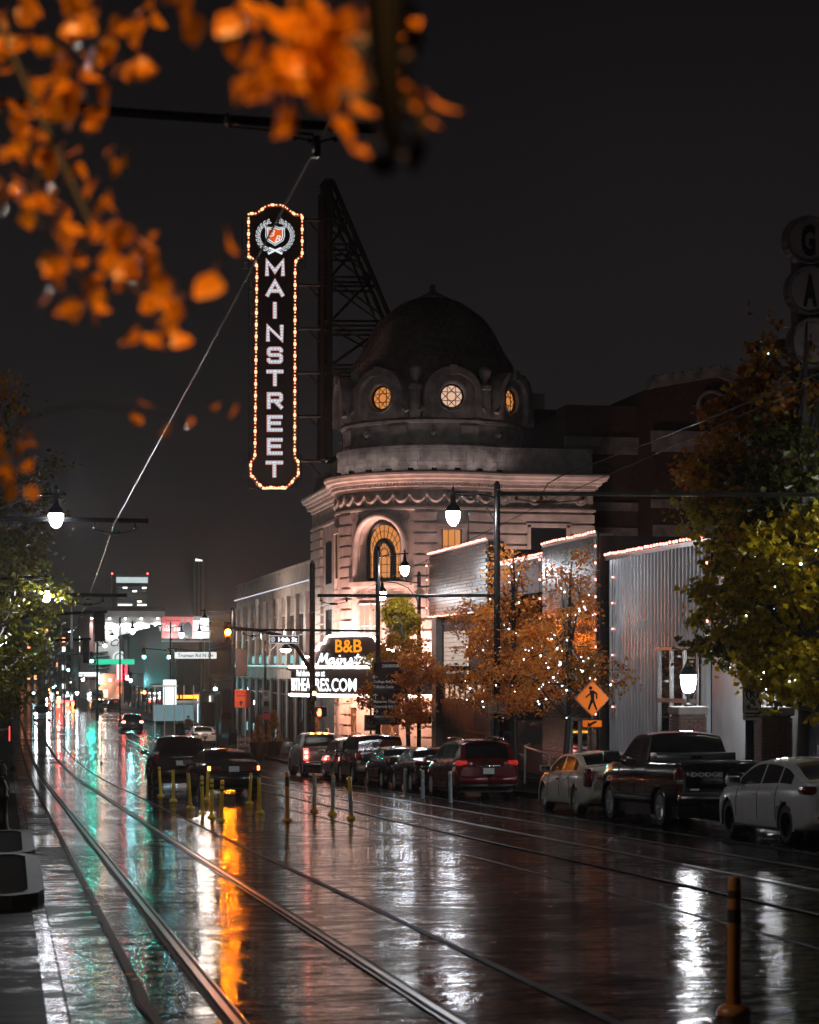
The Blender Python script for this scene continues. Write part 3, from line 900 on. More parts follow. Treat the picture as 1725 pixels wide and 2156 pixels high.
# --- round dormers with star-leaded windows
for k in range(8):
    p = 45*k
    rel = (p-33+180) % 360-180
    if abs(rel) > 125: continue
    a = ta(p); o = Vector((math.cos(a), math.sin(a), 0)); t_ = Vector((-math.sin(a), math.cos(a), 0)); up = Vector((0, 0, 1))
    zc = 15.0; rw = 5.36
    def L(u, v, d, a=a, o=o, t_=t_): return Vector((TC[0], TC[1], 0))+o*(rw+d)+t_*u+up*(zc+v)
    mb = MB()
    HW = 1.62
    def outline(hw, top, bot, n=20): return [(-hw, bot)]+[(-hw*math.cos(math.pi*i/n), 0.15+(top-0.15)*math.sin(math.pi*i/n)) for i in range(n+1)]+[(hw, bot)]
    o1 = outline(HW, 1.62, -1.2); o2 = outline(1.28, 1.26, -1.2)
    hole = [(-0.72*math.cos(2*math.pi*i/24), 0.72*math.sin(2*math.pi*i/24)) for i in range(24)]
    # arched hood
    k1 = len(o1)
    vs = [L(u, v, -1.0) for u, v in o1]+[L(u, v, 0.30) for u, v in o1]+[L(u, v, 0.30) for u, v in o2]+[L(u, v, 0.0) for u, v in o2]
    fs = []
    for i in range(k1-1):
        for q in range(3): fs.append((q*k1+i, q*k1+i+1, (q+1)*k1+i+1, (q+1)*k1+i))
    mb.add(vs, fs)
    # face with the round opening, ring by ring
    m = 24; vs = []
    for i in range(m):
        an = 2*math.pi*i/m; cu, sv = math.cos(an), math.sin(an)
        sc = min(1.28/max(1e-6, abs(cu)), (1.24 if sv > 0 else 1.2)/max(1e-6, abs(sv)))
        if sv > 0: sc = min(sc, 1.28)
        vs += [L(cu*sc, sv*sc, 0.0), L(cu*0.88, sv*0.88, 0.0), L(cu*0.85, sv*0.85, 0.09), L(cu*0.72, sv*0.72, 0.05), L(cu*0.66, sv*0.66, -0.28)]
    fs = []
    for i in range(m):
        j = (i+1) % m
        for q in range(4): fs.append((i*5+q, j*5+q, j*5+q+1, i*5+q+1))
    mb.add(vs, fs)
    # keystone, scrolls at the foot
    mb.box(-0.2, 0.2, -0.1, 0.1, -0.22, 0.3, M=Matrix.Translation(L(0, 1.38, 0.33)) @ Matrix.Rotation(a+math.pi/2, 4, 'Z'))
    for s in (-1, 1):
        pts = [L(s*(1.55+0.32*(1-q/10.0)*math.cos(q*0.6)), -0.9+0.32*(1-q/10.0)*math.sin(q*0.6), 0.15) for q in range(10)]
        mb.tube(pts, [0.15-0.01*q for q in range(10)], 6)
    dm = mb.build('dormer', M_STONE2, th, 40)
    mat = E_WINP if k == 1 else E_WINO
    MB().add([L(0.70*math.cos(q*math.pi/12), 0.70*math.sin(q*math.pi/12), -0.26) for q in range(24)], [tuple(range(24))]).build('round_window', mat, dm, world=False)
    mb = MB()
    ring = [L(0.66*math.cos(q*math.pi/12), 0.66*math.sin(q*math.pi/12), -0.22) for q in range(25)]
    mb.tube(ring, 0.07, 6)
    for q in range(8):
        a1, a2 = RAD(45*q+22.5), RAD(45*(q+3)+22.5)
        mb.tube([L(0.64*math.cos(a1), 0.64*math.sin(a1), -0.23), L(0.64*math.cos(a2), 0.64*math.sin(a2), -0.23)], 0.022, 4)
    mb.build('leaded_tracery', M_IRON, dm, world=False)
for k in range(8):
    p = 45*k+22.5
    rel = (p-33+180) % 360-180
    if abs(rel) > 115: continue
    c = tp(p, 5.2, 0)
    mb = MB(); mb.lathe([(0.34, 13.8), (0.34, 15.4), (0.42, 15.45), (0.42, 15.65), (0.16, 15.8), (0.14, 15.9), (0.30, 16.2), (0.36, 16.45), (0.36, 16.55), (0.28, 16.65), (0.2, 16.72), (0, 16.8)], 12, (c.x, c.y, 0))
    mb.build('urn', M_STONE2, th, 50)
# --- street-level doors with deco glass
for pc in (-26.5, 2.0, 9.5, -19):
    mb = MB(); mb.arcbox(TC, TR-0.02, TR+0.05, ta(pc-3.6), ta(pc+3.6), TG, -2.45, 2)
    d = mb.build('door', M_DOORW, th)
    mb = MB(); hw = 1.55; r = TR+0.065
    zz = [-2.75, -3.0, -3.28, -3.6, -3.92, -4.2, -4.45]; ww = [1, 0.72, 1, 0.25, 1, 0.72, 1]
    vs = [tp(pc-hw*w, r, z) for z, w in zip(zz, ww)]+[tp(pc+hw*w, r, z) for z, w in zip(zz, ww)]
    mb.add(vs, [(i, i+7, i+8, i+1) for i in range(6)])
    g_ = mb.build('door_glass', E_WINO, d)
    mb = MB()
    for s in (-1, 1):
        for q in range(3): mb.tube([tp(pc, r+0.02, -3.6+s*0.08), tp(pc+(q-1)*1.1, r+0.02, -3.6+s*0.72)], 0.022, 4)
    mb.build('glass_tracery', M_DOORW, d)
# entrance transom glow and stone door surround
mb = MB(); mb.arcbox(TC, TR, TR+0.10, ta(-33), ta(16), -2.42, -2.2, 10); mb.build('door_lintel', M_STONE, th)
mb = MB()
for p0, p1 in ((-52, -31), (-16.5, -2.5), (14, 30)):
    mb.arcbox(TC, TR-0.02, TR+0.09, ta(p0), ta(p1), TG, -2.42, 6)
mb.build('door_pier', M_STONE, th)
# ------------------------------------------------------------------ marquee round the corner
mq = thing('marquee', 'glowing curved cinema marquee with white neon bars below the orange letters', 'marquee', tuple(tp(0, 7.5, -1.72)))
MR = 8.4
MB().arcbox(TC, TR-0.05, MR, ta(-42), ta(42), -1.66, -0.14, 28).build('canopy_box', M_BLACK, mq)
for z in (-0.12, -1.70):
    mb = MB(); mb.arcbox(TC, MR-0.25, MR+0.05, ta(-42.2), ta(42.2), z-0.10, z+0.10, 28); mb.build('canopy_rim', M_WHITEP, mq)
    mb = MB(); mb.tube([tp(-42+84*i/40, MR+0.09, z) for i in range(41)], 0.062, 8); mb.build('neon_bar', E_NEON, mq, 60)
MB().arcbox(TC, TR+0.3, MR-0.4, ta(-40), ta(40), -1.72, -1.685, 20).build('soffit_light', em('marquee_soffit', (1.0, 0.50, 0.34), 8.0), mq)
def cyl_text(name, body, p0, p1, z0, z1, R_, mat, parent, **k):
    w = RAD(p1-p0)*R_; h = z1-z0
    vs, fs = fit_text(body, w, h, **k)
    pc = (p0+p1)/2; zc = (z0+z1)/2
    return MB().add([tp(pc+math.degrees(v.x/R_), R_+v.z, zc+v.y) for v in vs], fs).build(name, mat, parent)
cyl_text('lettering', 'BBTHEATRES.COM', -40, 3.5, -1.47, -0.74, MR+0.03, E_TXT, mq, bold=0.018)
cyl_text('lettering', 'Find showtimes at', -33, -12, -0.64, -0.28, MR+0.03, E_TXT, mq, bold=0.03)
# stepped crest
half = [(30, -0.1), (29.6, 0.15), (28.6, 0.33), (27, 0.42), (21.5, 0.44), (21, 0.62), (20, 0.76), (17.5, 0.80), (17, 1.0), (16, 1.12), (13, 1.18), (12.4, 1.38), (11.3, 1.52), (9.5, 1.58)]
out = [(-p-2, z) for p, z in half]+[(p-2, z) for p, z in reversed(half)]
CRr = 8.05
mb = MB(); k = len(out)
# crest face as vertical slices so that it follows the curve
pp = sorted(set([p for p, _ in out]+[-2-9.5+i*1.9 for i in range(11)]))
def crest_top(p):
    q = abs(p+2)
    prev = half[0]
    for a_, b_ in zip(half, half[1:]):
        if b_[0] <= q <= a_[0]:
            t = 0 if a_[0] == b_[0] else (a_[0]-q)/(a_[0]-b_[0]); return a_[1]+(b_[1]-a_[1])*t
    return half[-1][1]
vs = []
for p in pp: vs += [tp(p, CRr, -0.1), tp(p, CRr, crest_top(p)), tp(p, CRr-0.35, crest_top(p)), tp(p, CRr-0.35, -0.1)]
fs = []
for i in range(len(pp)-1):
    for q in range(4):
        j = (q+1) % 4; fs.append((4*i+q, 4*i+4+q, 4*i+4+j, 4*i+j))
mb.add(vs, fs); mb.build('crest', M_BLACK, mq)
mb = MB(); mb.tube([tp(p, CRr+0.05, z+0.04) for p, z in out[:14]]+[tp(-11.5+19*i/10, CRr+0.05, 1.62) for i in range(1, 10)]+[tp(p, CRr+0.05, z+0.04) for p, z in out[14:]], 0.06, 8)
mb.build('neon_outline', E_NEON, mq, 60)
cyl_text('lettering', 'B&B', -8.6, 4.6, 0.68, 1.40, CRr+0.05, E_ORANGETXT, mq, bold=0.02)
# brush-script name, drawn as strokes
def bez(p0, p1, p2, p3, n=7):
    return [tuple((1-t)**3*a+3*(1-t)**2*t*b+3*(1-t)*t*t*c+t**3*d for a, b, c, d in zip(p0, p1, p2, p3)) for t in [i/n for i in range(n+1)]]
def script_strokes():
    S = []
    def st(*segs):
        pts = []
        for s in segs: pts += bez(*s) if len(s) == 4 else list(s)
        S.append(pts)
    x = 0.0
    st([(0.0, 0.05), (0.15, 0.0), (0.45, 1.0)], [(0.45, 1.0), (0.52, 0.25)], [(0.52, 0.25), (0.95, 1.0)], [(0.95, 1.0), (0.88, 0.1), (1.0, 0.0), (1.15, 0.15)])
    def a(x): st([(x+.42, .5), (x+.3, .62), (x+.02, .55), (x, .2)], [(x, .2), (x, -.05), (x+.25, -.03), (x+.42, .45)], [(x+.42, .5), (x+.36, .1), (x+.45, -.05), (x+.6, .12)])
    def i_(x): st([(x, .12), (x+.12, .5), (x+.13, .52)], [(x+.13, .52), (x+.06, .1), (x+.12, -.05), (x+.3, .12)]); st([(x+.2, .74), (x+.23, .8)])
    def n_(x): st([(x, .5), (x+.08, .52), (x+.02, 0)], [(x+.02, 0), (x+.15, .45), (x+.38, .7), (x+.36, .35)], [(x+.36, .35), (x+.33, .0), (x+.4, -.03), (x+.55, .12)])
    def s_(x): st([(x, .1), (x+.15, .3), (x+.2, .6)], [(x+.2, .6), (x+.25, .35), (x+.42, .3), (x+.28, .05)], [(x+.28, .05), (x+.2, -.04), (x+.08, .0), (x+.02, .06)], [(x+.3, .06), (x+.45, .12)])
    def t_(x): st([(x, .12), (x+.1, .5), (x+.2, .92)], [(x+.2, .92), (x+.08, .1), (x+.12, -.05), (x+.34, .12)]); st([(x, .62), (x+.36, .66)])
    def r_(x): st([(x, .12), (x+.1, .5), (x+.13, .6)], [(x+.13, .6), (x+.2, .5), (x+.33, .62), (x+.34, .5)], [(x+.34, .5), (x+.28, .1), (x+.34, -.04), (x+.48, .12)])
    def e_(x): st([(x, .15), (x+.25, .25), (x+.36, .45), (x+.24, .54)], [(x+.24, .54), (x+.05, .5), (x, .0), (x+.22, -.02)], [(x+.22, -.02), (x+.35, .0), (x+.42, .1), (x+.46, .15)])
    a(1.15); i_(1.75); n_(2.05); s_(2.6); t_(3.05); r_(3.4); e_(3.9); e_(4.35); t_(4.82)
    return S
mb = MB()
for s in script_strokes():
    pts = []
    for (u, v) in s:
        u2 = u+v*0.12
        pts.append(tp(-20.5+u2/5.3*37.0, CRr+0.06, 0.02+v*0.62))
    mb.tube(pts, 0.052, 6)
mb.build('script_lettering', E_TXT, mq)
for p in (-36, -24, -12, 0, 12, 24, 36):  # floods assumed on the canopy roof to wash the stone front
    c = tp(p, 7.2, -0.10); mb = MB(); mb.box(-.22, .22, -.12, .12, 0, 0.16, M=Matrix.Translation(c) @ Matrix.Rotation(ta(p)+math.pi/2, 4, 'Z'))
    fl = mb.build('assumed_floodlight', M_BLACK, mq)
    la = bpy.data.lights.new('assumed_flood_lamp', 'AREA'); la.shape = 'RECTANGLE'; la.size = 0.5; la.size_y = 0.25
    la.energy = 230 if p < 20 else 110; la.color = (1.0, 0.56, 0.46)
    lo = bpy.data.objects.new('assumed_flood_lamp', la); COL.objects.link(lo)
    lo.location = c+Vector((0, 0, 0.22))
    tgt = tp(p, 4.9, 6.0)
    lo.rotation_euler = (tgt-lo.location).to_track_quat('-Z', 'Y').to_euler()
# flood on the flank roof edge and the north face (assumed wall-washers)
def flood(loc, tgt, energy, col, size=0.4, parent=None, nme='assumed_floodlight', label=None):
    q = (Vector(tgt)-Vector(loc)).to_track_quat('-Z', 'Y')
    M = Matrix.Translation(Vector(loc)) @ q.to_matrix().to_4x4()
    mb = MB(); mb.box(-size/2-.04, size/2+.04, -size/4-.04, size/4+.04, 0.01, 0.14, M=M)
    mb.build(nme, M_BLACK, parent)
    la = bpy.data.lights.new('assumed_flood_lamp', 'AREA'); la.shape = 'RECTANGLE'; la.size = size; la.size_y = size/2
    la.energy = energy; la.color = col
    lo = bpy.data.objects.new('assumed_flood_lamp', la); COL.objects.link(lo)
    lo.location = loc; lo.rotation_euler = q.to_euler()
for p in range(-62, 72, 12): flood(tuple(tp(p, 6.2, 10.9)), tuple(tp(p, 4.9, 18.5)), 3.4, (1.0, .84, .80), 0.22, th)  # small floods added on the cornice to brighten the drum
flood((28.5, 109.4, 3.0), (29.3, 111.7, 8.6), 110, (1.0, 0.70, 0.63), 0.5, th)
flood((31.6, 109.4, 3.0), (31.2, 111.7, 8.6), 90, (1.0, 0.70, 0.63), 0.5, th)
flood((17.6, 121.5, -0.2), (19.5, 124.0, 7.0), 150, (1.0, 0.68, 0.60), 0.5, th)
flood((17.6, 129.0, -0.2), (19.5, 129.0, 7.0), 130, (1.0, 0.68, 0.60), 0.5, th)

# ------------------------------------------------------------------ tall blade sign and its lattice tower
SY = 121.9
def z2(zx, zy, dy=0.0):
    px, py = zm(zx, zy, 700, 560, 2.1567)
    p = onY(px, py, SY); p.y = SY+dy
    return p
bs = thing('blade_sign', 'tall black vertical sign spelling its name in white letters edged by amber bulbs', 'sign', tuple(z2(297, 2005)))
right = [(330, 150), (365, 165), (395, 190), (425, 212), (473, 214), (473, 486), (452, 496), (432, 520), (427, 560), (424, 1790), (430, 1812), (448, 1838), (448, 1925), (424, 1938), (404, 1972), (366, 2003)]
left = [(268, 150), (232, 160), (202, 186), (170, 206), (121, 207), (121, 490), (146, 498), (168, 522), (176, 560), (163, 1792), (156, 1812), (135, 1838), (135, 1925), (158, 1938), (178, 1972), (214, 2003)]
outl = right+list(reversed(left))
mb = MB(); mb.prism(outl, lambda u, v, d: z2(u, v, d), -0.28, 0.28); body = mb.build('sign_box', M_BLACK, bs)
# trough round the edge
mb = MB(); pts = [z2(u, v, -0.30) for u, v in outl]; mb.tube(pts+[pts[0]], 0.13, 6); mb.build('bulb_trough', E_TROUGH, bs)
# bulbs spaced along the trough
bme = MB().sph((0, 0, 0), 0.085, 8, 6, 1.6).mesh('bulb', E_BULB, 170)
bme2 = MB().sph((0, 0, 0), 0.05, 6, 4).mesh('bulb', E_BULB, 170)
cum = [0]; closed = pts+[pts[0]]
for a_, b_ in zip(closed, closed[1:]): cum.append(cum[-1]+(b_-a_).length)
nb = int(cum[-1]/0.70)
for i in range(nb*3):
    s_ = cum[-1]*i/(nb*3); k = max(j for j in range(len(cum)) if cum[j] <= s_+1e-9); k = min(k, len(closed)-2)
    t = (s_-cum[k])/max(1e-6, cum[k+1]-cum[k]); p = closed[k].lerp(closed[k+1], t)
    dr = closed[k+1]-closed[k]
    if i % 3 == 1: inst('bulb', bme, bs, p+Vector((0, -0.13, 0)), (0, math.atan2(dr.x, dr.z), 0))
    else: inst('bulb', bme2, bs, p+Vector((0, -0.12, 0)))
GLY = {'M': [[(0, 0), (0, 1), (.5, .22), (1, 1), (1, 0)]], 'A': [[(0, 0), (.5, 1), (1, 0)], [(.17, .3), (.83, .3)]], 'I': [[(.5, 0), (.5, 1)]],
       'N': [[(0, 0), (0, 1), (1, 0), (1, 1)]], 'S': [[(1, .86), (1, .9), (.9, 1), (.1, 1), (0, .9), (0, .62), (.1, .52), (.9, .52), (1, .42), (1, .1), (.9, 0), (.1, 0), (0, .1), (0, .14)]],
       'T': [[(0, 1), (1, 1)], [(.5, 1), (.5, 0)]], 'R': [[(0, 0), (0, 1), (.88, 1), (1, .9), (1, .6), (.88, .48), (0, .48)], [(.5, .48), (1, 0)]],
       'E': [[(1, 1), (0, 1), (0, 0), (1, 0)], [(0, .52), (.86, .52)]]}
rowsL = [('M', 505, 615, 232, 360), ('A', 640, 750, 236, 356), ('I', 785, 895, 240, 350), ('N', 935, 1045, 238, 352), ('S', 1080, 1190, 243, 348), ('T', 1230, 1338, 239, 352), ('R', 1378, 1488, 243, 348), ('E', 1528, 1637, 243, 347), ('E', 1678, 1790, 243, 347), ('T', 1828, 1938, 234, 350)]
for ch, ya, yb, xa, xb in rowsL:
    sw = 24.0; back = MB(); face = MB(); dots = MB()
    for stroke in GLY[ch]:
        if ch == 'A' and stroke is GLY['A'][0]: pass
        P = [(xa+sw/2+u*(xb-xa-sw), yb-sw/2-v*(yb-ya-sw)) for u, v in stroke]
        # square stroke ends
        def ext(P):
            P = [Vector((p[0], p[1])) for p in P]
            d0 = (P[0]-P[1]).normalized()*sw/2; d1 = (P[-1]-P[-2]).normalized()*sw/2
            return [tuple(P[0]+d0)]+[tuple(p) for p in P[1:-1]]+[tuple(P[-1]+d1)]
        P2 = ext(P)
        vs, fs = ribbon(P2, sw); face.add([z2(v.x, v.y, -0.335-0.001*GLY[ch].index(stroke)) for v in vs], fs)
        vs, fs = ribbon(P2, sw+5); back.add([z2(v.x, v.y, -0.31-0.001*GLY[ch].index(stroke)) for v in vs], fs)
        for a_, b_ in zip(P2, P2[1:]):
            L_ = math.hypot(b_[0]-a_[0], b_[1]-a_[1]); k = max(1, int(L_/17))
            for q in range(k):
                u = (q+.5)/k; c = z2(a_[0]+(b_[0]-a_[0])*u, a_[1]+(b_[1]-a_[1])*u, -0.36); dots.sph(c, 0.045, 6, 4)
    lo = face.build('letter', E_LETTER, bs)
    back.build('letter_edge', E_LEDGE, lo)
    dots.build('letter_bulbs', em('letter_bulb', (0.85, 0.92, 1.0), 0.55, False), lo, kind='stuff')
# laurel wreath and shield
mb = MB()
def leafout(cx, cy, ang, l, w):
    ca, sa = math.cos(ang), math.sin(ang); o = []
    for i in range(9):
        t = i/8; o.append((t*l, w*math.sin(math.pi*t)))
    for i in range(7, 0, -1):
        t = i/8; o.append((t*l, -w*math.sin(math.pi*t)))
    return [(cx+x*ca-y*sa, cy+x*sa+y*ca) for x, y in o]
for s in (-1, 1):
    for i in range(11):
        a = RAD(70+i*19.5) if s < 0 else RAD(110-i*19.5)
        # angle measured from +x, y down: bottom of wreath = 90deg
        ang = math.pi/2 - s*RAD(12+i*14.0)*1.0
        cx = 297+112*math.cos(ang); cyy = 352+100*math.sin(ang)
        tang = ang - s*math.pi/2
        for side in (-1, 1):
            o = leafout(cx, cyy, tang+side*0.55, 27, 5.5)
            vs, fs = ribbon(o, 2.8, True); mb.add([z2(v.x, v.y, -0.33-0.0012*(i % 3)-0.0006*(side > 0)) for v in vs], fs)
for s in (-1, 1):
    vs, fs = ribbon([(297+s*46, 470), (297, 447), (297-s*40, 430)], 11); mb.add([z2(v.x, v.y, -0.337-0.001*(s > 0)) for v in vs], fs)
mb.build('laurel_wreath', em('wreath_neon', (.9, .95, 1), 0.55, False), bs)
sh = [(0, -66), (24, -54), (66, -60), (60, -38), (62, 0), (52, 30), (0, 62)]
shield = [(297+u, 352+v) for u, v in sh]+[(297-u, 352+v) for u, v in reversed(sh[1:-1])]
MB().add([z2(297+(u-297)*0.72, 352+(v-352)*0.72, -0.325) for u, v in shield], [tuple(range(len(shield)))]).build('shield', em('orange_shield', (1.0, 0.13, 0.005), 0.42, False), bs)
mb = MB()
for kf, w in ((1.0, 4.0), (0.80, 6.5)):
    vs, fs = ribbon([(297+(u-297)*kf, 352+(v-352)*kf) for u, v in shield], w, True); mb.add([z2(v.x, v.y, -0.335) for v in vs], fs)
mb.build('shield_outline', MATS['wreath_neon'], bs)
mb = MB()
for (cx, cyy) in ((276, 335), (314, 370)):
    vs, fs = fit_text('B', 40, 42, shear=0.4, bold=0.0); mb.add([z2(cx+v.x, cyy-v.y, -0.34) for v in vs], fs)
mb.build('monogram', MATS['wreath_neon'], bs)
# side cages
mb = MB()
for (xa, xb, ya, yb) in ((84, 122, 215, 560), (478, 498, 220, 572), (128, 165, 565, 1800), (430, 452, 575, 1800), (97, 135, 1780, 1940), (450, 472, 1785, 1945), (122, 160, 1940, 2008), (404, 444, 1940, 2010)):
    for x in (xa, xb): mb.tube([z2(x, ya, -0.1), z2(x, yb, -0.1)], 0.022, 4)
    k = max(1, int((yb-ya)/36))
    for q in range(k+1):
        y = ya+(yb-ya)*q/k; mb.tube([z2(xa, y, -0.1), z2(xb, y, -0.1)], 0.018, 4)
mb.build('service_cage', M_IRON, bs)
# tower
tw = thing('sign_tower', 'dark steel lattice tower bracing the tall sign from the theatre roof', 'tower', tuple(z2(640, 1815)))
def zt(zx, zy, dy): return z2(zx, zy, dy)
mb = MB()
for dy, r in ((0.0, 0.16), (1.7, 0.13)):
    mb.tube([zt(617+dy*6, 30+dy*0, dy), zt(617, 1815, dy)], r, 4)
    mb.tube([zt(660, -20, dy), zt(660, 1815, dy)], r+0.03, 4)
    mb.tube([zt(676, -22, dy), zt(1320, 1500, dy)], r, 4)
    mb.tube([zt(690, 110, dy), zt(1010, 900, dy), zt(1240, 1500, dy)], r*0.6, 4)
mb.tube([zt(600, 30, 0), zt(640, -22, 0), zt(680, -22, 0)], 0.14, 4)
mb.build('tower_leg', M_TOWER, tw)
ys = [235, 400, 470, 615, 675, 905, 965, 1195, 1245, 1480, 1535, 1815]
def legx(y): return 676+(y+22)*(1320-676)/1522.0
for i, y in enumerate(ys):
    mb = MB()
    for dy in (0, 1.7): mb.tube([zt(605, y, dy), zt(min(legx(y), 1250), y, dy)], 0.08, 4)
    mb.tube([zt(660, y, 0), zt(660, y, 1.7)], 0.06, 4); mb.tube([zt(legx(y), y, 0), zt(legx(y), y, 1.7)], 0.06, 4)
    mb.build('horizontal_strut', M_TOWER, tw)
cuts = [80, 235, 400, 615, 905, 1195, 1480, 1815]
for a_, b_ in zip(cuts, cuts[1:]):
    mb = MB()
    for dy in (0, 1.7):
        mb.tube([zt(665, a_, dy), zt(legx(b_)-10, b_, dy)], 0.06, 4); mb.tube([zt(legx(a_), a_, dy), zt(668, b_, dy)], 0.075, 4)
    mb.tube([zt(620, a_, 0), zt(655, b_, 0)], 0.04, 4)
    mb.build('diagonal_brace', M_TOWER, tw)
for y in (240, 668, 955, 1245, 1532, 1825):
    mb = MB()
    mb.tube([zt(470 if y < 400 else 425, y, 0.1), zt(606, y, 0.1)], 0.10, 4); mb.tube([zt(520, y, 0.1), zt(604, y+95, 0.1)], 0.05, 4)
    mb.tube([zt(512, y-14, 0.1), zt(512, y+14, 0.1)], 0.05, 4)
    mb.build('sign_bracket', M_TOWER, tw)

# ------------------------------------------------------------------ long stone wing beside the theatre
wg = thing('stone_wing', 'long two storey stone wing with pilasters and cyan lit panels beyond the marquee', 'building', (TE, 150, gz(150)))
Y0, Y1 = 131.5, 176.0; BG = gz(176)-0.4
MB().box(TE+0.08, TE+16, Y0, Y1, BG, 6.3).build('wall', M_STONE2, wg)
mb = MB(); mb.box(TE-0.05, TE+0.5, Y0, Y1, 4.85, 6.9); mb.box(TE-0.22, TE+0.4, Y0, Y1, 5.45, 5.62); mb.box(TE-0.15, TE+0.4, Y0, Y1, 6.7, 6.86); mb.box(TE-0.18, TE+0.4, Y0, Y1+0.2, -0.22, 0.0)
mb.box(TE-0.06, TE+0.5, Y0, Y1, -1.0, -0.22); mb.build('entablature', M_STONE, wg)
MB().box(TE-0.27, TE-0.22, Y0, Y1, 5.50, 5.56).build('led_strip', em('led_strip_cool', (0.8, 0.85, 1.0), 0.5, False), wg)
MB().box(TE-0.22, TE-0.18, Y0, Y1, -0.10, -0.05).build('led_strip', em('led_strip_cyan', (0.35, 0.95, 1.0), 0.8, False), wg)
bay = [136.6+4.55*k for k in range(-1, 9)]
for k, y in enumerate(bay):
    ya, yb = max(Y0, y-1.25), min(Y1, y+1.25)
    mb = MB(); mb.box(TE+0.04, TE+0.09, ya, yb, 0.72, 3.45); wo = mb.build('window', M_GLASS, wg)
    mb = MB(); mb.box(TE, TE+0.1, ya, yb, 3.45, 3.6); mb.box(TE+0.02, TE+0.06, (ya+yb)/2-.05, (ya+yb)/2+.05, 0.72, 3.45); mb.box(TE+0.022, TE+0.06, ya, yb, 2.0, 2.1)
    mb.build('window_frame', M_STONE, wo)
    MB().box(TE+0.02, TE+0.09, ya+0.1, yb-0.1, 0.04, 0.64).build('lit_panel', E_CYAN, wg)
    mb = MB(); mb.box(TE+0.02, TE+0.1, ya-0.05, yb+0.05, 3.75, 4.6); mb.build('stone_panel', M_STONE2, wg)
    yp = y+2.27
    if yp < Y1:
        mb = MB(); mb.box(TE-0.14, TE+0.09, yp-0.55, yp+0.55, 0.0, 4.55); mb.box(TE-0.2, TE+0.09, yp-0.66, yp+0.66, 4.55, 4.85); mb.box(TE-0.18, TE+0.09, yp-0.62, yp+0.62, 0.0, 0.3)
        mb.build('pilaster', M_STONE, wg)
        mb = MB(); mb.box(TE-0.1, TE+0.09, yp-0.5, yp+0.5, BG, -1.0); mb.build('pilaster', M_GREYP, wg)
        if k in (1, 2, 3, 4, 5, 6, 7):
            la = bpy.data.lights.new('uplight', 'SPOT'); la.energy = 90 if k in (4, 5) else 40; la.spot_size = RAD(60); la.color = (1, .72, .6); la.shadow_soft_size = 0.1
            lo = bpy.data.objects.new('uplight', la); COL.objects.link(lo); lo.location = (TE-0.35, yp, 0.12); lo.rotation_euler = (math.pi, RAD(-8), 0)
            MB().box(TE-0.42, TE-0.28, yp-0.08, yp+0.08, 0.0, 0.10).build('uplight_fitting', M_BLACK, wg)
    mb = MB(); mb.box(TE+0.04, TE+0.09, y-1.75, y+1.75, BG, -1.05); so = mb.build('shopfront_glass', M_GLASS, wg)
    mb = MB()
    for q in (-1.75, -0.6, 0.6, 1.75): mb.box(TE-0.01, TE+0.06, y+q-0.05, y+q+0.05, BG, -1.05)
    for z in (-2.1, -1.1): mb.box(TE+0.0, TE+0.06, y-1.75, y+1.75, z-0.05, z+0.05)
    mb.build('glazing_bar', M_IRON, so)
    if k in (6, 7, 8, 4):
        MB().box(TE+0.01, TE+0.05, y-0.5, y+0.5, -5.4, -4.7).build('lit_panel', E_CYAN, wg)
# ------------------------------------------------------------------ dark brick auditorium behind
au = thing('brick_auditorium', 'huge dark brick building with pale bands and a gabled top behind the theatre', 'building', (45, 124, gz(120)))
MB().box(32.7, 58, 117.5, 150, BG, 15.5).build('wall', M_DARKBR, au)
p = onY(1375, 810, 114.5)
mb = MB(); xs0, xs1, xm = p.x, p.x+7.6, p.x+3.9
mb.prism([(xs0, BG), (xs1+4, BG), (xs1+4, 15.3), (xs1, 16.0), (xm, 17.1), (xs0, 16.3)], lambda u, v, d: (u, d, v), 114.5, 140); mb.build('stage_house', M_DARKBR, au)
mb = MB()
mb.box(32.6, xs0, 117.25, 117.6, 13.0, 13.6); mb.box(32.6, xs0, 117.35, 117.6, 12.6, 13.0); mb.box(xs0-0.1, xs1+4, 114.25, 114.6, 13.0, 13.7); mb.box(xs0-.05, xs1+4, 114.35, 114.6, 12.5, 13.0)
mb.box(32.6, xs0, 117.3, 117.6, 9.2, 9.7); mb.box(xs0-0.1, xs1+4, 114.3, 114.6, 9.2, 9.7); mb.box(32.6, xs0, 117.35, 117.6, 7.0, 8.2); mb.box(xs0, xs1+4, 114.38, 114.6, 7.0, 8.2)
mb.prism([(xs0-0.2, 16.15), (xm, 16.95), (xs1+.2, 15.8), (xs1+.2, 16.4), (xm, 17.5), (xs0-.2, 16.75)], lambda u, v, d: (u, d, v), 114.2, 115.0)
mb.build('stone_band', M_STONE2, au)
for k in range(14):
    u = k/13.0; x = xs0+(xs1-xs0)*u; zz = (16.78+(17.52-16.78)*(x-xs0)/(xm-xs0)) if x < xm else (17.52+(16.42-17.52)*(x-xm)/(xs1-xm))
    MB().box(x, x+0.5, 114.15, 114.95, zz-0.02, zz+0.14).build('coping_stone', M_STONE2, au)
mb = MB(); c = onY(1500, 855, 114.4); mb.lathe([(0.75, 0), (0.8, -0.1), (0.95, -0.1), (0.95, 0.1)], 24, (c.x, 114.4, c.z), axis='y'); mb.build('round_louvre', M_STONE2, au)
mb = MB(); mb.add([(27, 121, 15.5), (58, 121, 15.5), (58, 138, 17.2), (36, 133, 17.2), (27, 133, 17.0), (27, 121, 15.4)], [(0, 1, 2, 3, 4)]); mb.box(26.5, 58, 120, 134, 15.2, 15.5); mb.build('roof', M_TOWER, au)
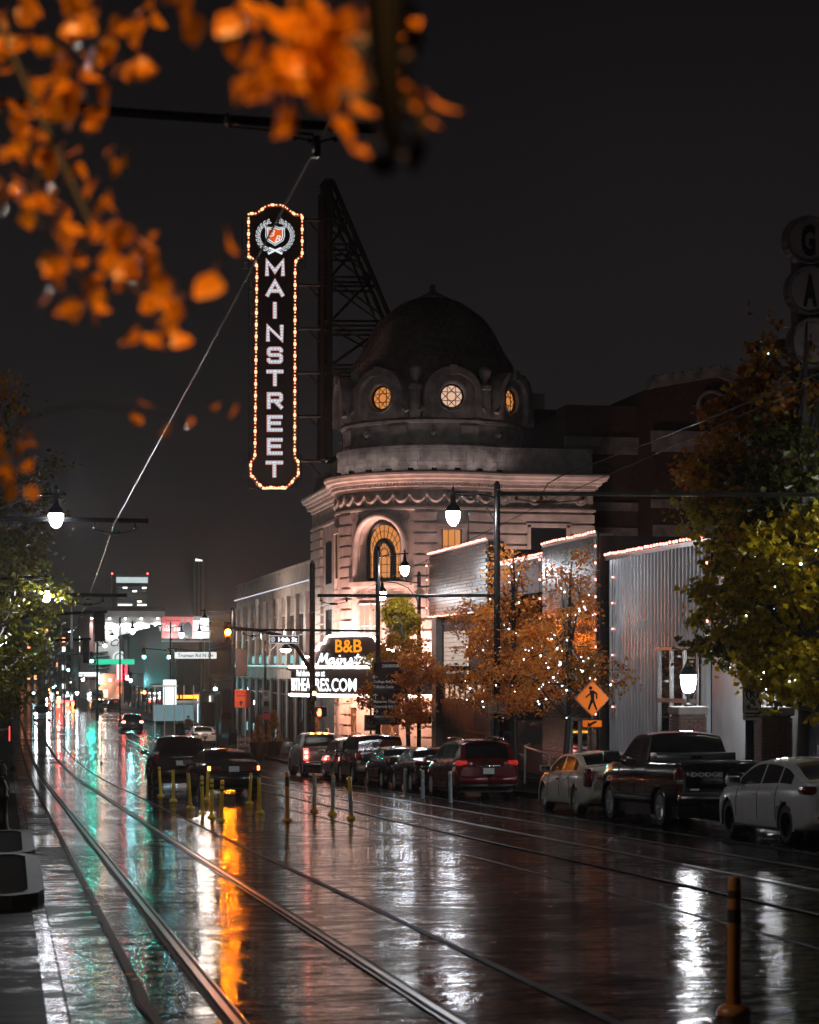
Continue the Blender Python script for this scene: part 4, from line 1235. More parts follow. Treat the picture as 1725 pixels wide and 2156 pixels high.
pa = onY(1097, 810, 121); mb = MB(); mb.box(pa.x, pa.x+1.5, 121, 124, 15.4, 16.6); mb.build('roof_vent', M_PANEL, au)
# ------------------------------------------------------------------ row of low buildings along the right pavement
BX = 19.5
# --- slatted bar front nearest the side street
ba = thing('bar_building', 'bar with a slatted upper front outlined in pink bulbs beside the side street', 'building', (BX, 86, gz(86)))
gA = gz(92)-0.3
MB().box(BX+0.05, BX+10, 80.6, 92.4, gA, 4.7).build('wall', M_MORTD, ba)
mb = MB(); mb.box(BX-0.35, BX+0.3, 80.6, 92.4, 2.24, 5.02); mb.build('fascia_core', M_MORTD, ba)
# courses of glazed brick on the fascia: the nearest 300 loose, the rest joined
bl, bh = 0.60, 0.15
bme_a = MB().bevbox(-0.03, 0.02, -bl/2+.006, bl/2-.006, 0.012, bh-0.012, 0.004).mesh('brick', M_BRICKG)
alln = []
for r in range(int(2.77/bh)):
    z = 2.25+r*bh
    y = 80.62+(0.30 if r % 2 else 0.0)
    while y+bl < 92.4: alln.append((y+bl/2, z)); y += bl
alln.sort(key=lambda q: q[0])
for (y, z) in alln[:300]: inst('brick', bme_a, ba, (BX-0.36+random.uniform(-.006, .006), y, z))
mb = MB()
for (y, z) in alln[300:]:
    x = BX-0.36+random.uniform(-.006, .006); mb.box(x-0.03, x+0.02, y-bl/2+.006, y+bl/2-.006, z+.012, z+bh-.012)
mb.build('bricks', M_BRICKG, ba, kind='stuff')
MB().box(BX-0.40, BX+0.2, 80.55, 92.45, 5.02, 5.10).build('coping', M_ALU, ba)
# ground floor front
mb = MB(); mb.box(BX-0.25, BX+0.2, 91.4, 92.4, gA, 2.2); mb.box(BX-0.25, BX+0.2, 80.6, 81.1, gA, 2.2); mb.build('pier', M_GREYP, ba)
mb = MB(); mb.box(BX-0.02, BX+0.1, 86.0, 90.6, -0.4, 1.5); gb = mb.build('glass_block_panel', em('lit_glass_block', (1.0, 0.72, 0.55), 0.5), ba)
mb = MB()
for k in range(24): mb.box(BX-0.05, BX-0.02, 86.0+k*0.2, 86.02+k*0.2, -0.4, 1.5)
for k in range(10): mb.box(BX-0.05, BX-0.02, 86.0, 90.6, -0.4+k*0.2, -0.38+k*0.2)
mb.build('block_joint', M_WHITEP, gb)
MB().box(BX-1.3, BX+0.1, 81.5, 91.8, -0.75, -0.45).build('canopy', M_IRON, ba)
MB().box(BX-0.9, BX+0.05, 85.3, 90.9, 0.0-0.25, -0.05).build('awning', M_BLACK, ba)
yy = 82.0
while yy < 90.9:
    mb = MB(); mb.box(BX-0.06+random.uniform(-.01, .01), BX+0.06, yy, yy+0.27, gA, -1.75); mb.build('board', M_WOOD, ba); yy += 0.29
mb = MB(); mb.box(BX-0.12, BX+0.06, 81.6, 91.2, -1.75, -1.55); mb.box(BX-0.12, BX+0.06, 81.6, 91.2, -2.9, -2.75); mb.build('frame_rail', M_WOOD, ba)
MB().box(BX-0.01, BX+0.06, 83.0, 90.5, -1.5, -0.85).build('transom_window', E_WINP, ba)
mb = MB()
for k in range(8): mb.box(BX-0.06, BX-0.01, 83.0+k*1.07, 83.12+k*1.07, -1.5, -0.85)
mb.build('transom_bar', M_WOOD, ba)
# --- recessed brick front with steps
bb = thing('brick_shop', 'recessed dark brick shopfront with steps and a pink lit roofline behind orange tree', 'building', (BX, 76, gz(76)))
gB = gz(80.6)-0.3
MB().box(BX+1.6, BX+10, 72.3, 80.6, gB, 3.6).build('wall', M_DARKBR, bb)
mb = MB(); mb.box(BX-0.1, BX+1.8, 72.3, 80.6, 2.7, 4.0); mb.build('fascia', M_GREYP, bb)
MB().box(BX-0.14, BX+1.8, 72.3, 80.6, 3.98, 4.06).build('coping', M_ALU, bb)
mb = MB(); mb.box(BX+0.3, BX+1.7, 72.3, 80.6, gB, -2.2); mb.build('stair_core', M_MORTD, bb)
bme_b = MB().bevbox(-0.03, 0.02, -0.105, 0.105, 0.004, 0.066, 0.004).mesh('brick', M_BRICK)
cnt = 0
for r in range(24):
    y = 72.35+(0.11 if r % 2 else 0)
    while y < 80.4 and cnt < 300:
        if 74.0 < y < 78.7: inst('brick', bme_b, bb, (BX+0.28, y+0.11, -4.15+r*0.075)); cnt += 1
        y += 0.225
mb = MB()
for k in range(7):
    mb.box(BX-1.6+k*0.27, BX+0.4, 78.8, 80.4, gz(79)+0.1, gz(79)+0.14+0.16*(k+1))
mb.build('steps', M_CURB, bb)
mb = MB(); mb.box(BX+1.5, BX+1.62, 73.4, 76.6, gB, 1.8); wo = mb.build('shop_window', M_GLASS, bb)
mb = MB()
for k in range(4): mb.box(BX+1.44, BX+1.52, 73.4+k*1.05, 73.5+k*1.05, gB, 1.8)
mb.build('window_frame', M_ALU, wo)
mb = MB(); mb.box(BX+0.6, BX+1.6, 74.2, 79.6, 0.35, 0.6); mb.add([(BX+1.6, 74.2, 1.4), (BX-0.6, 74.2, 0.4), (BX-0.6, 79.6, 0.4), (BX+1.6, 79.6, 1.4)], [(0, 1, 2, 3)]); mb.build('awning', M_BLACK, bb)
for (pa, pb, lab) in (((1062, 1576), (1106, 1592), 'bent steel handrail on the steps, the one nearer the theatre'), ((1106, 1572), (1157, 1590), 'bent steel handrail on the steps, the one nearer the granite front')):
    A = onX(pa[0], pa[1], 18.0); B = onX(pb[0], pb[1], 17.6); 
    hr = thing('handrail', lab, 'handrail', (B.x, B.y, gz(B.y)+0.14), 'handrails at the shop steps')
    mb = MB(); mb.tube([(A.x+0.3, A.y+0.5, A.z+0.06), A, B, (B.x, B.y, gz(B.y)+0.1)], 0.045, 8); mb.tube([A, (A.x, A.y, gz(A.y)+0.1)], 0.04, 8); mb.build('rail_pipe', pm('painted_rail', (0.45, 0.40, 0.36), 0.3, 0.4, 0.2, 6), hr, 50)
# --- polished granite slab front
gr = thing('granite_front', 'tall polished granite panel front outlined with pink bulbs behind the tree', 'building', (BX, 68.5, gz(68)))
MB().box(BX-0.22, BX+9, 65.1, 72.3, gz(72)-0.3, 4.28).build('wall', M_MORTD, gr)
gme = {}
for r in range(7):
    for c in range(6):
        z0 = gz(68)-0.1+r*1.24; z1 = min(z0+1.23, 4.3); y0 = 65.1+c*1.2
        if r < 2 and c in (1, 2): continue
        mb = MB(); j = random.uniform(-0.004, 0.004); mb.box(BX-0.30+j, BX-0.20, y0+.006, y0+1.194, z0+.006, z1-.006); mb.build('granite_panel', M_GRAN, gr)
mb = MB(); mb.box(BX-0.24, BX-0.2, 66.3, 68.7, gz(68)-0.1, gz(68)+2.35); dg = mb.build('glass_door', M_GLASS, gr)
mb = MB()
for y in (66.3, 67.5, 68.65): mb.box(BX-0.3, BX-0.24, y-0.05, y+0.06, gz(68)-0.1, gz(68)+2.4)
mb.box(BX-0.3, BX-0.24, 66.3, 68.7, gz(68)+2.3, gz(68)+2.42); mb.build('door_frame', M_ALU, dg)
MB().box(BX-0.31, BX+0.2, 65.06, 72.34, 4.28, 4.36).build('coping', M_ALU, gr)
MB().tube([(BX-0.34, 65.02, gz(65)), (BX-0.34, 65.02, 4.4)], 0.05, 6).build('downpipe', M_IRON, gr)
# --- corrugated metal hall
ch = thing('corrugated_hall', 'pale corrugated metal building with a tall dark window and bulb lit roofline', 'building', (BX, 60, gz(60)))
gD = gz(65)-0.2
MB().box(BX+0.1, BX+10, 54.8, 65.0, gD, 3.4).build('wall', M_MORTD, ch)
cz = -3.55; winy = (55.9, 59.55); winz = 0.44
k = 0; y = 54.98; pitch = 0.335
def rib(y0, z0, z1):
    pr = [(0.0, 0.02), (0.05, -0.02), (0.11, -0.075), (0.22, -0.075), (0.28, -0.02), (0.335, 0.02)]
    mb = MB(); q = len(pr)
    mb.add([(BX+dx, y0+dy, z0) for dy, dx in pr]+[(BX+dx, y0+dy, z1) for dy, dx in pr], [(i, i+1, q+i+1, q+i) for i in range(q-1)])
    mb.build('metal_rib', M_CORR, ch)
while y+pitch < 65.0:
    if winy[0]-0.1 < y+pitch/2 < winy[1]: rib(y, winz+0.06, 3.45)
    else: rib(y, cz, 3.45)
    y += pitch
MB().box(BX-0.02, BX+0.1, 54.8, 65.0, gD, cz).build('base_plinth', pm('plinth_terracotta', (0.2, 0.1, 0.07), 0.5, 0, 0.3, 4), ch)
mb = MB(); mb.box(BX-0.08, BX+0.14, 54.74, 65.06, 3.45, 3.58); mb.build('coping', M_ALU, ch)
mb = MB(); mb.box(BX-0.02, BX+0.03, winy[0], winy[1], gD, winz); wo = mb.build('window', M_GLASS, ch)
mb = MB()
for yy in (55.95, 57.15, 58.35, 59.5): mb.box(BX-0.08, BX-0.02, yy-0.03, yy+0.03, gD, winz)
mb.box(BX-0.08, BX-0.02, winy[0], winy[1], -1.12, -1.0); mb.box(BX-0.12, BX-0.0, winy[0]-0.08, winy[1]+0.08, winz, winz+0.09); mb.build('window_frame', M_ALU, wo)
# poster inside the glass
pz = MB()
for i, w in enumerate((0.62, 0.4, 0.3)): pz.box(BX-0.028, BX-0.021, 56.55-w/2, 56.55+w/2, 0.18-i*0.12, 0.24-i*0.12)
pts = [(BX-0.024, 56.5+0.28*math.cos(a*0.3), -0.62+0.5*math.sin(a*0.3)) for a in range(22)]; pz.tube(pts, 0.025, 4)
pz.build('window_poster', pm('faded_print', (0.35, 0.35, 0.35), 0.5), wo)
# --- flat panel front at the right
fp = thing('panel_front', 'flat grey metal panel shopfront with a dark glass door at the right edge', 'building', (BX, 50, gz(50)))
gE = gz(54.8)-0.2
MB().box(BX+0.05, BX+9, 30, 54.75, gE, 2.4).build('wall', M_MORTD, fp)
y = 54.7; wds = [0.55, 1.55, 1.35, 1.35]
y0 = 54.75
for w in (0.45, 0.5, 1.45, 1.4, 1.35, 1.35):
    y1 = y0-w
    if not (y1 < 48.9 and y0 > 46.2):
        mb = MB(); mb.box(BX-0.03+random.uniform(-.008, .008), BX+0.06, y1+0.008, y0-0.008, gz(52)+0.3, 2.4); mb.build('metal_panel', M_PANEL, fp)
    y0 = y1
MB().box(BX-0.05, BX+0.06, 30, 54.7, 2.38, 2.5).build('coping', M_ALU, fp)
MB().box(BX-0.01, BX+0.06, 48.3, 54.7, gE, gz(52)+0.3).build('base_plinth', MATS['plinth_terracotta'], fp)
mb = MB(); mb.box(BX-0.02, BX+0.05, 46.0, 48.2, gE, 0.0); mb.box(BX-0.02, BX+0.05, 30, 45.5, gz(46)+0.4, 0.2); dg = mb.build('glass_door', M_GLASS, fp)
mb = MB()
for yy in (48.2, 47.9, 46.6, 46.1, 44.5, 43.0): mb.box(BX-0.09, BX-0.02, yy-0.07, yy+0.07, gE, -1.05)
for z in (-1.05, -3.0): mb.box(BX-0.088, BX-0.022, 43.0, 48.2, z-0.07, z+0.07)
mb.build('door_frame', M_ALU, dg)
MB().tube([(BX-0.12, 46.85, -2.55), (BX-0.12, 46.85, -1.95)], 0.025, 6).build('door_handle', M_CHROME, dg)
# --- bulb strings on the rooflines
def string(label, pts, gap, r=0.055):
    gap *= 1.25; r *= .8
    t = thing('string_lights', label, 'string lights', tuple(pts[0]), 'strings of pink bulbs along the rooflines')
    mb = MB(); mb.tube(pts, 0.012, 4); mb.build('cable', M_BLACK, t)
    me = MB().sph((0, 0, 0), r, 8, 6).mesh('bulb', E_STRING, 170)
    for a_, b_ in zip(pts, pts[1:]):
        L_ = (b_-a_).length; n = max(1, int(L_/gap))
        for i in range(n): inst('bulb', me, t, a_.lerp(b_, (i+0.5)/n)+Vector((random.uniform(-.01, .01), 0, random.uniform(-.015, .015))))
V = Vector
string('dense string of pink bulbs along the slatted bar roofline', [V((BX-0.46, 80.6, 5.12)), V((BX-0.46, 92.4, 5.12))], 0.20, 0.05)
string('column of pink bulbs down the slatted bar front edge by the theatre', [V((BX-0.48, 92.4, 4.9)), V((BX-0.48, 92.4, 2.3))], 0.42)
string('row of pink bulbs under the slatted bar fascia', [V((BX-0.44, 92.3, 2.2)), V((BX-0.44, 80.7, 2.2))], 0.22, 0.045)
string('string of pink bulbs along the brick shop roofline', [V((BX-0.2, 72.4, 4.1)), V((BX-0.2, 80.5, 4.1))], 0.20, 0.048)
string('string of bulbs along the sloping top of the granite front', [V((BX-0.36, 65.2, 4.42)), V((BX-0.36, 72.3, 4.42))], 0.26)
string('bulbs down the granite front edge beside the corrugated metal', [V((BX-0.40, 65.06, 4.2)), V((BX-0.40, 65.06, -1.9))], 0.42)
string('bulbs down the granite front edge beside the brick shop', [V((BX-0.40, 72.3, 4.2)), V((BX-0.40, 72.3, -1.5))], 0.52)
string('string of bulbs along the corrugated metal roofline', [V((BX-0.14, 54.9, 3.64)), V((BX-0.14, 65.0, 3.64))], 0.24, 0.058)
string('bulbs down the left side of the corrugated metal wall', [V((BX-0.12, 64.1, 3.3)), V((BX-0.12, 64.1, -1.8))], 0.62, 0.04)
string('bulbs down the right corner of the corrugated metal wall', [V((BX-0.14, 54.86, 3.5)), V((BX-0.14, 54.86, 0.6))], 0.3)
# --- brick lamp piers on the pavement
def lamp_pier(px, label, cat='lamp pier'):
    a = onX(px, 1487, 17.5); z0 = gz(a.y)+0.13; w = 0.37; zt_ = a.z
    t = thing('lamp_pier', label, cat, (a.x, a.y, z0), 'brick lamp piers on the right pavement')
    H = zt_-0.22-z0
    MB().box(a.x-w+.03, a.x+w-.03, a.y-w+.03, a.y+w-.03, z0-0.05, z0+H).build('pier_core', M_MORT, t)
    rows = int(H/0.078); bm = {}
    mL = MB().bevbox(-0.118, 0.118, -0.02, 0.03, 0.005, 0.070, 0.004).mesh('brick', M_BRICK)
    mH = MB().bevbox(-0.058, 0.058, -0.02, 0.03, 0.005, 0.070, 0.004).mesh('brick', M_BRICK)
    for r in range(rows):
        z = z0+r*0.078
        lay = [(-0.248, mL), (0, mL), (0.248, mL)] if r % 2 == 0 else [(-0.31, mH), (-0.124, mL), (0.124, mL), (0.31, mH)]
        for u, me in lay:
            j = random.uniform(-.005, .005)
            inst('brick', me, t, (a.x+u, a.y-w-.0+j, z))
            inst('brick', me, t, (a.x-w+j, a.y-u, z), (0, 0, -math.pi/2))
    mb = MB(); mb.bevbox(a.x-w-.05, a.x+w+.05, a.y-w-.05, a.y+w+.05, zt_-0.22, zt_, 0.03); mb.build('cap_stone', M_STONE2, t)
    return t, a
def pier_lamp(a, label):
    t = thing('pier_lamp', label, 'lamp', (a.x, a.y, a.z), 'glass lamps on the brick piers')
    mb = MB(); mb.lathe([(0.13, 0), (0.13, 0.05), (0.06, 0.1), (0.05, 0.24), (0.10, 0.34), (0.12, 0.36)], 12, (a.x, a.y, a.z)); mb.build('lamp_stem', M_IRON, t, 50)
    mb = MB(); mb.lathe([(0.10, 0.36), (0.15, 0.42), (0.19, 0.60), (0.205, 0.76), (0.195, 0.82)], 16, (a.x, a.y, a.z)); mb.build('lamp_globe', em('pier_lamp_globe', (0.95, 0.97, 1.0), 90.0), t, 60)
    mb = MB(); mb.lathe([(0.22, 0.81), (0.23, 0.85), (0.18, 0.97), (0.1, 1.06), (0, 1.07)], 16, (a.x, a.y, a.z)); mb.build('lamp_cap', M_IRON, t, 50)
for px, l1, l2 in ((1450, 'square brick pier with stone cap in front of the dark window', 'lit bulbous glass lamp in front of the dark window'),
                   (1625, 'square brick pier with stone cap beside the glass door', 'lit bulbous glass lamp half hidden by leaves')):
    t, a = lamp_pier(px, l1); pier_lamp(a, l2)
# --- round letter discs of the blade sign at the right edge
ds = thing('disc_sign', 'unlit blade sign of stacked round pale discs at the right edge', 'sign', (18.2, 42.0, 4.0))
mb = MB(); c0 = onY(1740, 620, 42.2); mb.box(c0.x-0.62, c0.x+0.7, 42.25, 42.7, 3.2, 9.5); mb.box(c0.x-0.3, BX+2.0, 42.3, 42.6, 8.6, 8.9); mb.box(c0.x-0.3, BX+2.0, 42.3, 42.6, 4.6, 4.9); mb.build('sign_box', M_BLACK, ds)
MB().box(BX+1.8, BX+4, 41.5, 43.5, gz(42), 10).build('mast_wall', M_DARKBR, ds)
for (cx, cyy, ch_) in ((1700, 507, 'G'), (1704, 613, 'A'), (1709, 722, '')):
    c = onY(cx, cyy, 42.1); r = 0.53
    mb = MB(); mb.lathe([(0, -0.02), (r-0.06, -0.02)], 32, (c.x, 42.06, c.z), axis='y'); d = mb.build('disc', pm('disc_face', (0.2, 0.15, 0.145), 0.22, 0, 0.2, 2, coat=0.3), ds)
    mb = MB(); mb.lathe([(r-0.10, -0.04), (r-0.03, -0.12), (r, -0.12), (r+0.02, 0.15), (r-0.06, 0.15)], 32, (c.x, 42.08, c.z), axis='y'); mb.build('disc_rim', pm('disc_rim_metal', (0.3, 0.26, 0.26), 0.18, 0.7, 0.2, 5), d, 40)
    if not ch_: continue
    vs, fs = fit_text(ch_, 0.33, 0.70, bold=0.05)
    mb = MB().add([(c.x+v.x, 42.03, c.z+v.y) for v in vs], fs); mb.build('disc_letter', M_BLACK, d)
# ------------------------------------------------------------------ vehicles
def paint(name, col, rough=0.22, metal=0.0, coat=0.9):
    return pm('car_paint_'+name, col, rough, metal, 0.06, 3, 0.04, 90, coat)
M_CARGLASS = pm('car_glass', (0.006, 0.007, 0.008), 0.04, 0, 0, 1, 0.10, 120, 0.3, spec=0.9)
def car(sp, name, label, cat, group=None):
    L_, W = sp['L'], sp['W']; h2 = L_/2; wb = sp['wb']; rw = sp['rw']; off = sp.get('off', 0.0)
    zt_ = pchip(sp['top']); zbl = pchip(sp['belt']); pl = pchip(sp['plan']); zbt = pchip(sp['bot'])
    tum = sp.get('tumble', 0.42); yr, yf = -wb/2+off, wb/2+off; Ra = rw+sp.get('arch', 0.055)
    root = thing(name, label, cat, (0, 0, 0), group)
    ys = set([round(-h2+i*L_/84, 4) for i in range(85)])
    for a_, b_, st_ in sp.get('dense', []):
        k = int(round((b_-a_)/st_))
        for i in range(k+1): ys.add(round(a_+(b_-a_)*i/k, 4))
    for yw in (yr, yf):
        for i in range(13): ys.add(round(yw-Ra+2*Ra*i/12, 4))
    ys = sorted(ys)
    ys2 = [ys[0]]
    for y in ys[1:]:
        if y-ys2[-1] > 0.012: ys2.append(y)
    ys = ys2
    NB = 9   # rows on the flank
    def section(y):
        w = pl(y)*W; zb = zbt(y); zt0 = zt_(y); be = min(zbl(y), zt0-0.05)
        pts = [(0, zb), (0.86*w, zb), (0.955*w, zb+0.05)]
        prof = [(0, .975), (.15, .99), (.32, 1.0), (.5, 1.0), (.65, .995), (.78, .985), (.88, .968), (.95, .95), (1, .925)]
        for t, k in prof: pts.append((k*w, zb+0.09+(be-zb-0.09)*t))
        c = min(0.075, (zt0-be)*0.22+0.012); ze = zt0-c
        wt = 0.925*w-tum*(ze-be)
        wt = max(wt, 0.35*w)
        for t in (.12, .5, .88, 1.0): pts.append((0.92*w+(wt-0.92*w)*t, be+(ze-be)*t))
        for q in (.82, .6, .3, 0): pts.append((wt*q, ze+(zt0-ze)*(1-q*q)))
        return pts, be, ze
    secs = [section(y) for y in ys]; n = len(secs[0][0])
    vs = []
    for s_ in (1, -1):
        for (pts, be, ze), y in zip(secs, ys):
            for (x, z) in pts:
                yy = y
                for yw in (yr, yf):
                    d = math.hypot(y-yw, z-rw)
                    if x > 0.5*W and abs(d-Ra) < 0.035 and z < be-0.02 and d > 1e-6:
                        f_ = Ra/d; yy = yw+(y-yw)*f_; z = rw+(z-rw)*f_
                vs.append((s_*x, yy, z))
    m = len(ys); body, glass_s, glass_f, glass_r = [], [], [], []
    half = m*n
    def inwin(y, wins): return any(a_ < y < b_ for a_, b_ in wins)
    for si in (0, 1):
        for i in range(m-1):
            ym = (ys[i]+ys[i+1])/2; be, ze = (secs[i][1]+secs[i+1][1])/2, (secs[i][2]+secs[i+1][2])/2
            for k in range(n-1):
                a = si*half+i*n+k; f_ = (a, a+1, a+n+1, a+n) if si == 0 else (a, a+n, a+n+1, a+1)
                c = [sum(vs[q][t] for q in f_)/4 for t in range(3)]
                if abs(c[0]) > 0.45*W and any(math.hypot(c[1]-yw, c[2]-rw) < Ra-0.004 for yw in (yr, yf)) and 1 <= k <= 11: continue
                if 11 <= k <= 13 and inwin(ym, sp['side']) and ze-be > 0.12 and k in (12, 13): glass_s.append(f_)
                elif k >= 16 and inwin(ym, [sp['ws']]): glass_f.append(f_)
                elif k >= 16 and sp['rear'] and inwin(ym, [sp['rear']]): glass_r.append(f_)
                else: body.append(f_)
        # end caps
        for i in (0, m-1):
            q = [si*half+i*n+k for k in range(n)]
            for k in range(1, n-2): body.append((q[0], q[k], q[k+1])) if (i == 0) == (si == 0) else body.append((q[0], q[k+1], q[k]))
    def sub(faces, nme, mat, smooth=38):
        if not faces: return None
        mp = {}; mb = MB()
        for f_ in faces:
            for i in f_:
                if i not in mp: mp[i] = len(mb.v); mb.v.append(vs[i])
            mb.f.append(tuple(mp[i] for i in f_)); mb.m.append(0)
        return mb.build(nme, mat, root, smooth)
    bo = sub(body, 'body', sp['paint'])
    sub(glass_s, 'side_window', M_CARGLASS); sub(glass_f, 'windscreen', M_CARGLASS); sub(glass_r, 'rear_window', M_CARGLASS)
    # wheel wells and wheels
    mb = MB()
    for yw in (yr, yf):
        for s_ in (-1, 1):
            b = len(mb.v)
            for i in range(17):
                a = -0.35+i*(math.pi+0.7)/16
                for xx in (0.52*W, 0.955*W): mb.v.append((s_*xx, yw+Ra*math.cos(a), rw+Ra*math.sin(a)))
            for i in range(16): mb.f.append((b+2*i, b+2*i+1, b+2*i+3, b+2*i+2)); mb.m.append(0)
            mb.f.append(tuple(b+2*i for i in range(17))); mb.m.append(0)
    mb.build('wheel_well', M_BLACK, bo, world=False)
    mb = MB()
    for yw in (yr, yf):
        for s_ in (-1, 1):
            pts = []
            for i in range(19):
                a = -0.28+i*(math.pi+0.56)/18; pts.append((s_*0.965*W*pl(yw), yw+(Ra+0.012)*math.cos(a), rw+(Ra+0.012)*math.sin(a)))
            mb.tube(pts, sp.get('lip', 0.02), 5)
    mb.build('arch_lip', sp.get('lipmat', sp['paint']), bo, world=False)
    tw = sp.get('tw', 0.225)
    tme = MB().lathe([(rw*0.66, -tw/2), (rw*0.93, -tw/2), (rw, -tw/2+.035), (rw, tw/2-.035), (rw*0.93, tw/2), (rw*0.66, tw/2)], 28, axis='x').mesh('tyre', M_RUBBER, 40)
    rb = MB(); ns = sp.get('spokes', 5)
    rb.lathe([(rw*0.70, -tw/2), (rw*0.70, tw/2-0.005), (rw*0.64, tw/2-0.0), (rw*0.60, tw/2-.05)], 24, axis='x')
    rb.lathe([(0, tw/2-.035), (rw*0.15, tw/2-.035), (rw*0.17, tw/2-0.06)], 10, axis='x')
    for i in range(ns):
        a = 2*math.pi*i/ns
        for da in (-0.11, 0.11):
            p0 = (tw/2-.05, rw*0.1*math.cos(a), rw*0.1*math.sin(a)); p1 = (tw/2-.025, rw*0.65*math.cos(a+da), rw*0.65*math.sin(a+da)); rb.tube([p0, p1], [0.03*rw/.33, 0.022*rw/.33], 4)
    rme = rb.mesh('rim', sp.get('rim', M_RIM), 40)
    dk = MB().lathe([(0, 0.02), (rw*0.69, 0.02)], 20, axis='x').mesh('brake_disc', M_BLACK)
    for yw in (yr, yf):
        for s_ in (-1, 1):
            w = inst('wheel', tme, root, (s_*(0.965*W*pl(yw)-tw/2-0.012), yw, rw), (0, 0, 0 if s_ > 0 else math.pi), world=False)
            inst('rim', rme, w); inst('brake_disc', dk, w)
    # seams and handles
    def flank(y, lo, hi, dx=0.003):
        pts, be, ze = section(y); o = []
        for (x, z) in pts[3:12]:
            if lo <= z <= hi: o.append((x+dx, y, z))
        return o
    mb = MB()
    for y in sp.get('seams', []):
        for s_ in (-1, 1):
            q = flank(y, zbt(y)+0.12, 9)
            if len(q) > 1: mb.tube([(s_*x, yy, z) for x, yy, z in q], 0.006, 4)
    for z in sp.get('strips', []):
        for s_ in (-1, 1):
            q = []
            for i in range(15):
                y = yr+Ra+0.05+(yf-yr-2*Ra-0.1)*i/14; q.append((s_*(pl(y)*W*1.0+0.002), y, z))
            mb.tube(q, 0.014, 4)
    if mb.v: mb.build('panel_seam', M_BLACK, bo, world=False)
    hm = sp.get('handle', sp['paint'])
    for y in sp.get('handles', []):
        for s_ in (-1, 1):
            z = zbl(y)-0.13; x = pl(y)*W*0.972
            MB().bevbox(s_*x-0.025, s_*x+0.025, y-0.1, y+0.1, z-0.02, z+0.02, 0.008).build('door_handle', hm, root, world=False)
    # mirrors
    y = sp['mirror'];
    for s_ in (-1, 1):
        x = pl(y)*W*0.93; z = zbl(y)+0.02
        k = sp.get('mirk', 1.0)
        mb = MB(); mb.bevbox(-0.13*k, 0.13*k, -0.08, 0.08, 0, 0.17*k, 0.035, M=Matrix.Translation((s_*(x+0.16*k), y, z+0.01))); mb.tube([(s_*(x-0.02), y, z), (s_*(x+0.1), y, z+0.05)], 0.03, 6)
        mo = mb.build('mirror', sp.get('mirmat', sp['paint']), root, 50, world=False)
        MB().box(-0.11*k, 0.11*k, -0.085, -0.082, 0.03, 0.15*k, M=Matrix.Translation((s_*(x+0.16*k), y, z+0.01))).build('mirror_glass', M_CHROME, mo, world=False)
    return root, section
def rear_box(root, nme, x0, x1, z0, z1, y0, y1, mat, b=0.015, both=True, parent=None):
    o = []
    for s_ in ((-1, 1) if both else (1,)):
        a, c = (x0, x1) if s_ > 0 else (-x1, -x0)
        o.append(MB().bevbox(a, c, y0, y1, z0, z1, b).build(nme, mat, parent or root, 50, world=False))
    return o
def plate(root, y, z, text=None, w=0.32, h=0.165, mat=None, x=0.0):
    MB().box(x-w/2-.03, x+w/2+.03, y-.012, y+.03, z-h/2-.03, z+h/2+.03).build('plate_recess', M_BLACK, root, world=False)
    p = MB().box(x-w/2, x+w/2, y-.022, y-.012, z-h/2, z+h/2).build('number_plate', mat or pm('plate_sheet', (0.55, 0.56, 0.58), 0.4, 0, 0.05), root, world=False)
    if text:
        vs, fs = fit_text(text, w*0.8, h*0.42)
        MB().add([(x+v.x, y-.0235, z+v.y) for v in vs], fs).build('plate_characters', pm('plate_ink', (0.05, 0.05, 0.09), 0.5, 0, 0), p, world=False)
SEDAN = dict(L=4.85, W=0.915, wb=2.80, rw=0.335, off=0.05,
    top=[(-2.43, 0.86), (-2.38, 1.02), (-2.2, 1.09), (-1.75, 1.12), (-1.62, 1.15), (-1.0, 1.38), (-0.5, 1.455), (0.0, 1.47), (0.35, 1.45), (0.62, 1.385), (1.05, 1.16), (1.35, 1.03), (1.8, 0.95), (2.2, 0.83), (2.36, 0.72), (2.43, 0.55)],
    belt=[(-2.43, 0.80), (-2.2, 0.98), (-1.4, 0.99), (0, 0.94), (1.2, 0.90), (2.1, 0.76), (2.43, 0.5)],
    plan=[(-2.43, 0.82), (-2.36, 0.9), (-2.1, 0.965), (-1.5, 1.0), (1.2, 1.0), (1.9, 0.95), (2.25, 0.83), (2.43, 0.62)],
    bot=[(-2.43, 0.38), (-2.0, 0.24), (-1.4, 0.2), (1.6, 0.19), (2.2, 0.2), (2.43, 0.26)],
    side=[(-1.42, -0.98), (-0.93, -0.12), (-0.06, 0.98)], ws=(0.62, 1.22), rear=(-1.66, -0.86), mirror=0.82,
    seams=[-0.98, -0.1, 0.95], handles=[-0.86, 0.06])
